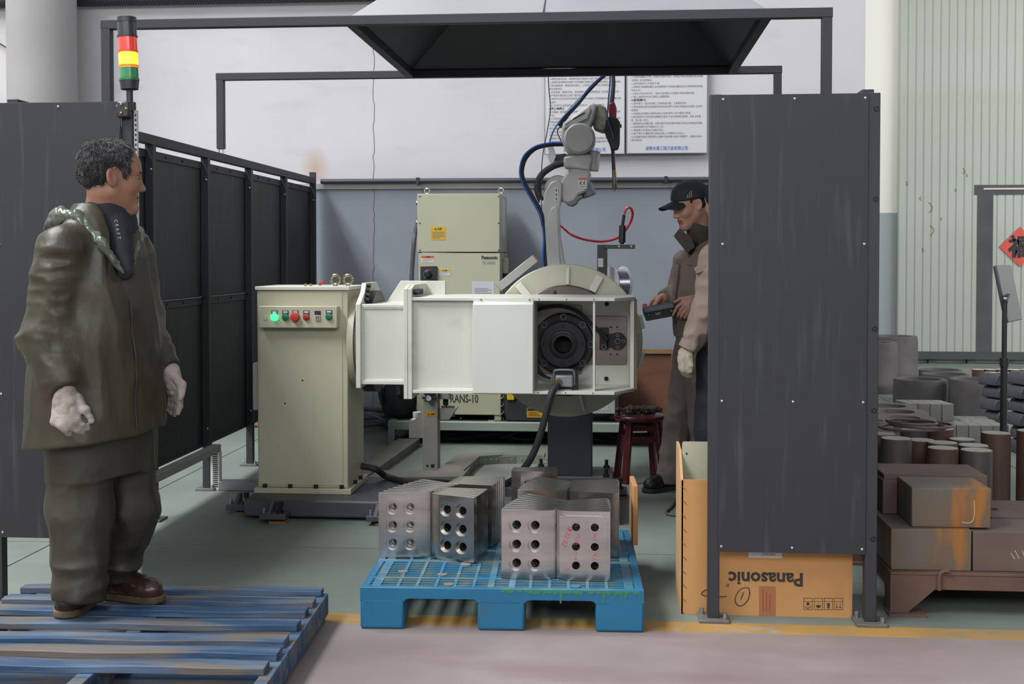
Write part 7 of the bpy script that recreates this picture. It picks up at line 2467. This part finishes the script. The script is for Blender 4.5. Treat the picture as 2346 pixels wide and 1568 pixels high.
# near hand closing on the right end of the pendant, far hand on its left end
kN = pts(op, [(1566, 692, -0.105), (1571, 699, -0.11), (1576, 706, -0.11), (1580, 713, -0.105)])
fN = [pts(op, [(1552, 703, -0.11), (1546, 714, -0.105), (1542, 723, -0.10)]), pts(op, [(1560, 710, -0.115), (1555, 720, -0.11), (1552, 726, -0.10)]), pts(op, [(1566, 717, -0.115), (1562, 724, -0.11), (1560, 729, -0.10)]), pts(op, [(1573, 721, -0.11), (1570, 727, -0.105), (1568, 730, -0.095)])]
tN = pts(op, [(1578, 684, -0.08), (1558, 686, -0.05), (1545, 694, -0.03)])
kF = pts(op, [(1500, 684, 0.10), (1503, 690, 0.10), (1506, 697, 0.11), (1509, 703, 0.12)])
fF = [pts(op, [(1492, 690, 0.09), (1488, 698, 0.08), (1487, 704, 0.075)]), pts(op, [(1495, 697, 0.10), (1492, 705, 0.10), (1490, 712, 0.10)]), pts(op, [(1499, 704, 0.11), (1497, 713, 0.115), (1496, 720, 0.115)]), pts(op, [(1504, 709, 0.12), (1502, 717, 0.125), (1501, 722, 0.125)])]
tF = pts(op, [(1512, 684, 0.09), (1503, 695, 0.055), (1497, 703, 0.03)])


def body_op(P):
    d = near(P, None, oC, 0.18, lambda Q: head_sdf(Q, oC, oM, OS), 0.03)
    d = smin(d, cap(P, oC + oM.T @ A3(-0.030, 0, -0.055) * OS, onb, 0.058, 0.064), 0.03)
    t = smin(ell(P, och, (0.14, 0.14, 0.24)), ell(P, ope, (0.13, 0.13, 0.15)), 0.08)
    t = smin(t, cap(P, onb, och, 0.07, 0.10), 0.05)
    d = smin(d, t, 0.04)
    for a, b, c in ((oshN, oelN, owrN), (oshF, oelF, owrF)):
        d = smin(d, chain(P, [onb + (a - onb) * 0.4 - A3(0, 0, 0.06), a, b, c], [0.05, 0.045, 0.036, 0.026], 0.02), 0.03)
    for a, b, c in ((ohN, okN, oaN), (ohF, okF, oaF)):
        d = smin(d, chain(P, [a, b, c], [0.075, 0.05, 0.035], 0.02), 0.03)
    d = near(P, d, kN[1], 0.15, lambda Q: hand_sdf(Q, owrN, kN, fN, tN, 0.015, 0.0088, 0.026), 0.012)
    d = near(P, d, kF[1], 0.15, lambda Q: hand_sdf(Q, owrF, kF, fF, tF, 0.015, 0.0088, 0.026), 0.012)
    return d


sdf_obj('body', body_op, (-0.26, -0.32, 0.02), (0.42, 0.40, 1.80), 0.0044, [m_skin2, m_lip, m_brow], po, 0.016, ((-0.24, -0.16, 1.00), (0.19, 0.17, 1.80)), skin_region(oC, oM, OS))


def hair_op(P):
    H = ((P - oC) @ oM.T) / OS
    d = ell(H, (-0.012, 0, 0.040), (0.104, 0.081, 0.092)) - 0.002 * vnoise(P, (90, 90, 90), 2)
    return smax(d, poly2(H[..., 0], H[..., 2], [(0.06, 0.08), (0.054, 0.03), (0.044, 0.0), (0.030, -0.005), (0.026, 0.02), (0.008, 0.046), (-0.022, 0.036), (-0.034, -0.02), (-0.06, -0.045), (-0.10, -0.05), (-0.15, -0.03), (-0.15, 0.08)]), 0.005)


sdf_obj('hair', hair_op, oC - 0.17, oC + 0.17, 0.0042, m_hair, po)


def cap_crown(P):
    H = ((P - oC) @ oM.T) / OS
    d = ell(H, (-0.012, 0, 0.052), (0.116, 0.091, 0.096)) - 0.003 * ridge(P, (18, 18, 18), 4)
    lower = 0.040 + 0.10 * (H[..., 0]) * (H[..., 0] > 0) - 0.012 * (H[..., 0] < -0.03)
    return smax(d, lower - H[..., 2], 0.004)


m_cap = mat('cap_black', '#1b1d25', 0.75, bump=0.15, bscale=200)
co_ = sdf_obj('cap', cap_crown, oC - 0.17, oC + 0.19, 0.0042, m_cap, po)


def cap_brim(P):
    H = ((P - oC) @ oM.T) / OS
    x, y, z = H[..., 0], H[..., 1], H[..., 2]
    surf = 0.058 - 0.13 * (x - 0.08) - 6.0 * y * y
    d = np.abs(z - surf) - 0.0032
    e = np.sqrt(((x - 0.092) / 1.15) ** 2 + (y / 0.98) ** 2) - 0.086
    return smax(smax(d, e, 0.003), 0.070 - x, 0.004)


sdf_obj('brim', cap_brim, oC + oM.T @ A3(0.14, 0, 0.04) - 0.15, oC + oM.T @ A3(0.14, 0, 0.04) + 0.15, 0.0030, m_cap, co_)
# three slanted bars embroidered over the left temple
fcap = lambda P: cap_crown(P)
for k in range(3):
    base_ = []
    for (a, u) in ((0.045 - 0.011 * k, 0.064), (0.039 - 0.011 * k, 0.068 + 0.0075 * (k + 1))):
        o_ = oC + oM.T @ A3(a, 0.03, u) * OS
        base_.append(Vector(surf_hit(fcap, o_, oM[1], 0.0, 0.12).tolist()))
    MB().bar(base_[0], base_[1], 0.004, 0.0045).build('emblem_bar', mat('thread_silver', '#8f9296', 0.6), co_, local=True)
base_ = [Vector(surf_hit(fcap, oC + oM.T @ A3(a, 0.03, 0.061) * OS, oM[1], 0.0, 0.12).tolist()) for a in (0.054, 0.016)]
MB().bar(base_[0], base_[1], 0.004, 0.002).build('emblem_bar', mat('thread_silver', '#8f9296'), co_, local=True)

m_jak = mat('work_jacket', '#7a6d62', 0.8, col2='#6e6258', scale=6, bump=0.2, bscale=140)
m_jakt = mat('work_trousers', '#776b64', 0.8, col2='#6a5f5a', scale=5, bump=0.2, bscale=140)
zo = [0.93, 1.05, 1.20, 1.32, 1.40, 1.46, 1.50]


def jacket_op(P):
    d = loft(P, zo, [0.105, 0.105, 0.112, 0.118, 0.12, 0.13, 0.135], [0.07] * 7, [0.185, 0.205, 0.21, 0.205, 0.18, 0.12, 0.09], [0.135, 0.145, 0.148, 0.140, 0.12, 0.095, 0.08], math.atan2(-0.85, 0.53))
    d = d + fold_noise(P, 0.012, (9, 9, 4), (15, 15, 9), 41)
    for a, b, c, s in ((oshN, oelN, owrN, 43), (oshF, oelF, owrF, 45)):
        sl = chain(P, [a, b, c], [0.082, 0.066, 0.048], 0.03) + fold_noise(P, 0.011, (14, 14, 14), (22, 22, 14), s)
        e = ((c - b) / np.linalg.norm(c - b)).astype(np.float32)
        sl = smax(sl, ((P - c) @ e) + 0.012, 0.006)
        d = smin(d, sl, 0.03)
        d = smin(d, chain(P, [onb - A3(0, 0, 0.07), a], [0.06, 0.066], 0.02), 0.03)
    n0 = onb + A3(-0.01, -0.01, 0.03)
    d = smax(d, -cap(P, n0 - A3(0, 0, 0.08), n0 + A3(-0.03, -0.02, 0.2), 0.07, 0.11), 0.01)
    d = smax(d, -cap(P, n0, op.p(1568, 600, -0.05), 0.045, 0.008), 0.01)
    return d


jo = sdf_obj('jacket', jacket_op, (-0.16, -0.30, 0.88), (0.42, 0.42, 1.56), 0.0062, m_jak, po)


def collar_op(P):
    c = onb + A3(-0.012, -0.005, 0.055)
    q = P - c
    tilt = q[..., 2] + 0.30 * q[..., 0]
    r = np.sqrt(q[..., 0] ** 2 + q[..., 1] ** 2)
    rr = 0.086 + 0.25 * np.clip(tilt, -0.06, 0.06)
    d = np.abs(r - rr) - 0.0075
    d = smax(d, np.abs(tilt) - 0.060, 0.008)
    ang = np.abs(np.arctan2(q[..., 1] + 0.035, q[..., 0] + 0.06))
    d = smax(d, (ang - 2.50) * 0.06, 0.004)
    return d + 0.003 * vnoise(P, (30, 30, 30), 8)


sdf_obj('collar', collar_op, onb - 0.17, onb + 0.20, 0.0042, mat('collar_brown', '#4a423d', 0.85, bump=0.2, bscale=140), po)
sdf_obj('undershirt', lambda P: cap(P, onb + A3(-0.02, -0.01, 0.02), op.p(1590, 572, 0.03), 0.060, 0.045), onb - 0.22, onb + 0.16, 0.006, m_inner, po)
fl_ = [op.p(1543, 541, -0.045), op.p(1556, 524, -0.02), op.p(1584, 544, -0.075), op.p(1592, 566, -0.085), op.p(1574, 580, -0.075)]
fl_ = [Vector(v.tolist()) for v in fl_]
n_ = (fl_[2] - fl_[0]).cross(fl_[4] - fl_[0]).normalized() * 0.005
MB().add(fl_ + [v + n_ for v in fl_], [(0, 1, 2, 3, 4), (9, 8, 7, 6, 5)] + [(i, (i + 1) % 5, 5 + (i + 1) % 5, 5 + i) for i in range(5)]).build('collar_flap', mat('collar_brown', '#4a423d'), jo, local=True, bevel=0.002)
# chest pocket flap and button placket
for (a, b, w, h_) in ((1563, 600, 0.075, 0.032), (1600, 602, 0.07, 0.032)):
    o_ = op.p(a, b, 0.05)
    hit = surf_hit(jacket_op, o_, (-0.3, -1, 0), 0.0, 0.35)
    MB().obox(hit.tolist(), (w, 0.012, h_), (0, 0.12, -0.35)).build('pocket_flap', m_jak, jo, local=True, bevel=0.003)
pl = [Vector(surf_hit(jacket_op, op.p(1572 - 6 * k / 6, 610 + 22 * k, 0.06), (-0.75, -0.66, 0), 0.0, 0.35).tolist()) for k in range(7)]
MB().tube(pl, 0.010, 6, smooth=3).build('placket', mat('collar_brown', '#4a423d'), jo, local=True)


def trousers_op(P):
    d = loft(P, [0.78, 0.86, 0.98], [0.09, 0.10, 0.105], [0.06] * 3, [0.16, 0.17, 0.16], [0.125, 0.13, 0.125], math.atan2(-0.85, 0.53))
    lg = np.minimum(chain(P, [ohN, okN, oaN - A3(0, 0, 0.02)], [0.10, 0.082, 0.070], 0.03), chain(P, [ohF, okF, oaF - A3(0, 0, 0.02)], [0.10, 0.082, 0.070], 0.03))
    f1 = fold_noise(P, 0.014, (9, 9, 4), (15, 15, 12), 51)
    d = smin(d + f1 * 0.5, lg + f1 + np.clip(0.3 - P[..., 2], 0, 0.3) * -0.05 * ridge(P, (7, 7, 16), 55), 0.03)
    return smax(d, 0.045 - P[..., 2], 0.01)


sdf_obj('trousers', trousers_op, (-0.24, -0.24, 0.0), (0.36, 0.30, 1.0), 0.0068, m_jakt, po)
m_shb = mat('black_shoe', '#17161a', 0.5)
shoe_pair(po, op.g(1550, 1118), op.g(1476, 1131), m_shb, mat('black_sole', '#232227', 0.8), 0.005, 0.085)
shoe_pair(po, op.g(1640, 1140), op.g(1575, 1152), m_shb, mat('black_sole', '#232227'), 0.005, 0.085)

# pendant in his hands
pc = op.p(1513, 714, 0.02)
wpc = op.root + op.x * float(pc[0]) + op.y * float(pc[1]) + Vector((0, 0, float(pc[2])))
pen_ = thing('control_pendant', 'dark grey teach pendant with red stop button held by the operator', 'pendant', wpc, op.rot)
pen_.rotation_euler = (rad(-16), rad(-11), op.rot)
MB().box((-0.100, -0.10, -0.022), (0.092, 0.10, 0.022)).build('case', mat('pendant_grey', '#3d424a', 0.45), pen_, local=True, bevel=0.010)
MB().box((-0.07, -0.085, 0.021), (0.06, 0.085, 0.026)).build('screen', mat('screen_dark', '#20262b', 0.2), pen_, local=True, bevel=0.003)
MB().lathe((-0.082, -0.078, 0.022), (0, 0, 1), [(0.016, 0), (0.016, 0.004), (0.0, 0.004)], 18).build('stop_ring', mat('stop_yellow', '#b89a30', 0.5), pen_, local=True)
MB().lathe((-0.082, -0.078, 0.026), (0, 0, 1), [(0.013, 0), (0.014, 0.012), (0.012, 0.016), (0, 0.016)], 18).build('stop_button', mat('stop_red', '#b4333a', 0.4), pen_, local=True)
for x in (-0.08, 0.055):
    MB().box((x, -0.09, -0.040), (x + 0.022, -0.06, -0.020)).build('grip_foot', m_blk, pen_, local=True, bevel=0.004)
MB().box((-0.04, -0.09, -0.032), (0.02, -0.05, -0.020)).build('key_row', m_bolt, pen_, local=True, bevel=0.003)
MB().box((-0.03, -0.092, -0.036), (0.0, -0.06, -0.030)).build('yellow_tab', mat('tab_yellow', '#a8842a', 0.5), pen_, local=True)

# ------------------------------------------------------------------ second worker, mostly behind the dark panel
q = PZ(1662, 1184, 0)
ot = Frame((q.x, q.y, 0.0))
pt = thing('person', 'person in light brown jacket half hidden by the dark right panel', 'person', ot.root, ot.rot)
cC = ot.p(1657, 466, 0.03)
cM = head_frame((-0.62, 0.78, -0.12))
cnb = ot.p(1668, 556, 0.05)
cshN, celN, cwrN = ot.p(1640, 594, -0.14), ot.p(1622, 708, -0.16), ot.p(1576, 800, -0.17)
cshF, celF, cwrF = ot.p(1672, 594, 0.22), ot.p(1680, 710, 0.26), ot.p(1672, 810, 0.24)
cch, cpe = ot.p(1664, 660, 0.05), ot.p(1662, 800, 0.05)
chN, ckN, caN = ot.p(1640, 830, -0.05), ot.p(1632, 990, -0.06), ot.p(1640, 1130, -0.06)
chF, ckF, caF = ot.p(1665, 830, 0.12), ot.p(1660, 990, 0.12), ot.p(1670, 1120, 0.14)
caN[2] = 0.09; caF[2] = 0.09


def body_ot(P):
    d = near(P, None, cC, 0.18, lambda Q: head_sdf(Q, cC, cM, 1.04), 0.03)
    d = smin(d, cap(P, cC + cM.T @ A3(-0.030, 0, -0.055), cnb, 0.056, 0.062), 0.03)
    t = smin(ell(P, cch, (0.13, 0.14, 0.22)), ell(P, cpe, (0.12, 0.13, 0.14)), 0.08)
    t = smin(t, cap(P, cnb, cch, 0.07, 0.10), 0.05)
    d = smin(d, t, 0.04)
    for a, b, c in ((cshN, celN, cwrN), (cshF, celF, cwrF)):
        d = smin(d, chain(P, [cnb + (a - cnb) * 0.4 - A3(0, 0, 0.06), a, b, c], [0.05, 0.045, 0.036, 0.028], 0.02), 0.03)
    kk = [cwrF + A3(0.01 * i - 0.015, 0.01 * i - 0.015, -0.09) for i in range(4)]
    d = near(P, d, cwrF, 0.22, lambda Q: hand_sdf(Q, cwrF, kk, [[k + A3(-0.005, -0.005, -0.03), k + A3(-0.012, -0.012, -0.055), k + A3(-0.02, -0.015, -0.075)] for k in kk], [cwrF + A3(-0.02, -0.02, -0.04), cwrF + A3(-0.035, -0.03, -0.07), cwrF + A3(-0.04, -0.03, -0.10)], 0.015, 0.009), 0.012)
    for a, b, c in ((chN, ckN, caN), (chF, ckF, caF)):
        d = smin(d, chain(P, [a, b, c], [0.075, 0.05, 0.035], 0.02), 0.03)
    return d


sdf_obj('body', body_ot, (-0.32, -0.32, 0.02), (0.34, 0.40, 1.80), 0.006, [m_skin2, m_lip, m_brow], pt, 0.018, (cC - A3(0.14, 0.13, 0.15), cC + A3(0.14, 0.13, 0.15)), skin_region(cC, cM, 1.04))


def hair_ot(P):
    H = ((P - cC) @ cM.T) / 1.04
    d = ell(H, (-0.010, 0, 0.046), (0.112, 0.086, 0.096)) - 0.006 * vnoise(P, (50, 50, 50), 2)
    return smax(d, poly2(H[..., 0], H[..., 2], hair_poly), 0.006)


h2 = sdf_obj('hair', hair_ot, cC - 0.16, cC + 0.18, 0.0048, m_hair, pt)
m_jk2 = mat('light_jacket', '#9c8b80', 0.8, col2='#917f75', scale=6, bump=0.2, bscale=140)


def jacket_ot(P):
    d = loft(P, [0.90, 1.05, 1.22, 1.34, 1.41, 1.46, 1.50], [0.02, 0.015, 0.01, 0.01, 0.01, 0.012, 0.012], [0.05] * 7, [0.185, 0.20, 0.21, 0.205, 0.18, 0.12, 0.09], [0.14, 0.15, 0.15, 0.14, 0.12, 0.095, 0.08], math.atan2(-0.95, 0.3))
    d = d + fold_noise(P, 0.012, (9, 9, 4), (15, 15, 9), 61)
    for a, b, c, s in ((cshN, celN, cwrN, 63), (cshF, celF, cwrF, 65)):
        sl = chain(P, [a, b, c], [0.085, 0.076, 0.050], 0.03) + fold_noise(P, 0.014, (12, 12, 12), (20, 20, 12), s)
        e = ((c - b) / np.linalg.norm(c - b)).astype(np.float32)
        sl = smax(sl, ((P - c) @ e) + 0.004, 0.006)
        d = smin(d, sl, 0.03)
        d = smin(d, chain(P, [cnb - A3(0, 0, 0.07), a], [0.06, 0.066], 0.02), 0.03)
    n0 = cnb + A3(-0.01, -0.01, 0.03)
    return smax(d, -cap(P, n0 - A3(0, 0, 0.06), n0 + A3(-0.03, -0.02, 0.2), 0.066, 0.10), 0.01)


j2 = sdf_obj('jacket', jacket_ot, (-0.34, -0.34, 0.84), (0.34, 0.42, 1.56), 0.0064, m_jk2, pt)
e_ = Vector((cwrN - celN).tolist()).normalized()
w_ = Vector(cwrN.tolist())
MB().lathe(w_ - e_ * 0.045, e_, [(0.052, 0), (0.055, 0.004), (0.055, 0.045), (0.050, 0.048), (0.046, 0.045)], 28).build('cuff', m_jk2, j2, local=True)
hit = surf_hit(jacket_ot, ot.p(1607, 640, -0.05), (0, -1, 0), 0.0, 0.3)
MB().obox((hit + A3(0.01, 0, 0.06)).tolist(), (0.085, 0.02, 0.035), (0, -0.35, 0)).build('pocket_flap', m_jk2, j2, local=True, bevel=0.004)
kT = pts(ot, [(1562, 842, -0.18), (1568, 847, -0.19), (1576, 847, -0.19), (1582, 842, -0.18)])
fT = [[k + A3(0.004, 0.008, -0.022), k + A3(0.012, 0.02, -0.034), k + A3(0.018, 0.032, -0.036)] for k in kT]
tT = pts(ot, [(1578, 818, -0.20), (1584, 838, -0.215), (1583, 852, -0.21)])


def glove_t(P):
    d = hand_sdf(P, ot.p(1571, 815, -0.175), kT, fT, tT, 0.022, 0.012, 0.036)
    d = smin(d, cap(P, cwrN + A3(0, 0, 0.01), ot.p(1571, 822, -0.175), 0.036, 0.038), 0.02)
    return d + 0.003 * ridge(P, (40, 40, 40), 3)


sdf_obj('glove', glove_t, cwrN - A3(0.10, 0.12, 0.22), cwrN + A3(0.11, 0.12, 0.07), 0.0042, mat('cotton_glove_clean', '#b9ae9d', 0.9, col2='#a89c8a', scale=9, dirt='#7d7264', dscale=14, dlo=0.6, dhi=0.8, damt=0.6, bump=0.3, bscale=200), pt)


def trousers_ot(P):
    d = loft(P, [0.76, 0.86, 0.98], [0.005, 0.01, 0.015], [0.05] * 3, [0.165, 0.17, 0.16], [0.125, 0.13, 0.125], math.atan2(-0.95, 0.3))
    lg = np.minimum(chain(P, [chN, ckN, caN - A3(0, 0, 0.02)], [0.105, 0.09, 0.078], 0.03), chain(P, [chF, ckF, caF - A3(0, 0, 0.02)], [0.105, 0.09, 0.078], 0.03))
    f1 = fold_noise(P, 0.012, (9, 9, 4), (15, 15, 12), 71)
    return smax(smin(d + f1 * 0.5, lg + f1, 0.03), 0.045 - P[..., 2], 0.01)


sdf_obj('trousers', trousers_ot, (-0.28, -0.28, 0.0), (0.30, 0.32, 1.0), 0.008, mat('navy_trousers', '#1d1f28', 0.8, bump=0.2, bscale=140), pt)
shoe_pair(pt, ot.g(1668, 1180), ot.g(1590, 1192), m_shb, mat('black_sole', '#232227'), 0.006, 0.085)
shoe_pair(pt, ot.g(1690, 1160), ot.g(1620, 1170), m_shb, mat('black_sole', '#232227'), 0.006, 0.085)

# ------------------------------------------------------------------ crumpled leather glove on the stool
def stool_glove(P):
    a = chain(P, [A3(-0.13, 0.0, 0.022), A3(-0.05, 0.0, 0.028), A3(0.05, 0.01, 0.026), A3(0.10, 0.0, 0.034)], [0.022, 0.034, 0.034, 0.028], 0.02)
    a = smin(a, chain(P, [A3(0.06, -0.02, 0.03), A3(0.125, -0.035, 0.03)], [0.026, 0.018], 0.02), 0.01)
    a = smin(a, chain(P, [A3(-0.06, -0.02, 0.02), A3(-0.11, -0.05, 0.016)], [0.018, 0.012], 0.02), 0.01)
    Q = P.copy()
    a = a + 0.014 * ridge(P, (22, 22, 22), 81) - 0.004 + 0.006 * ridge(P, (45, 45, 45), 84)
    return np.maximum(a, 0.001 - P[..., 2])


tg = thing('leather_glove', 'crumpled brown leather glove lying on the red stool', 'glove', (sc.x - 0.01, sc.y - 0.02, sh - 0.0005), 0.2)
sdf_obj('hide', stool_glove, (-0.18, -0.10, -0.01), (0.18, 0.10, 0.10), 0.004, mat('old_leather', '#5c5048', 0.6, col2='#463c36', scale=12, bump=0.3, bscale=60), tg)
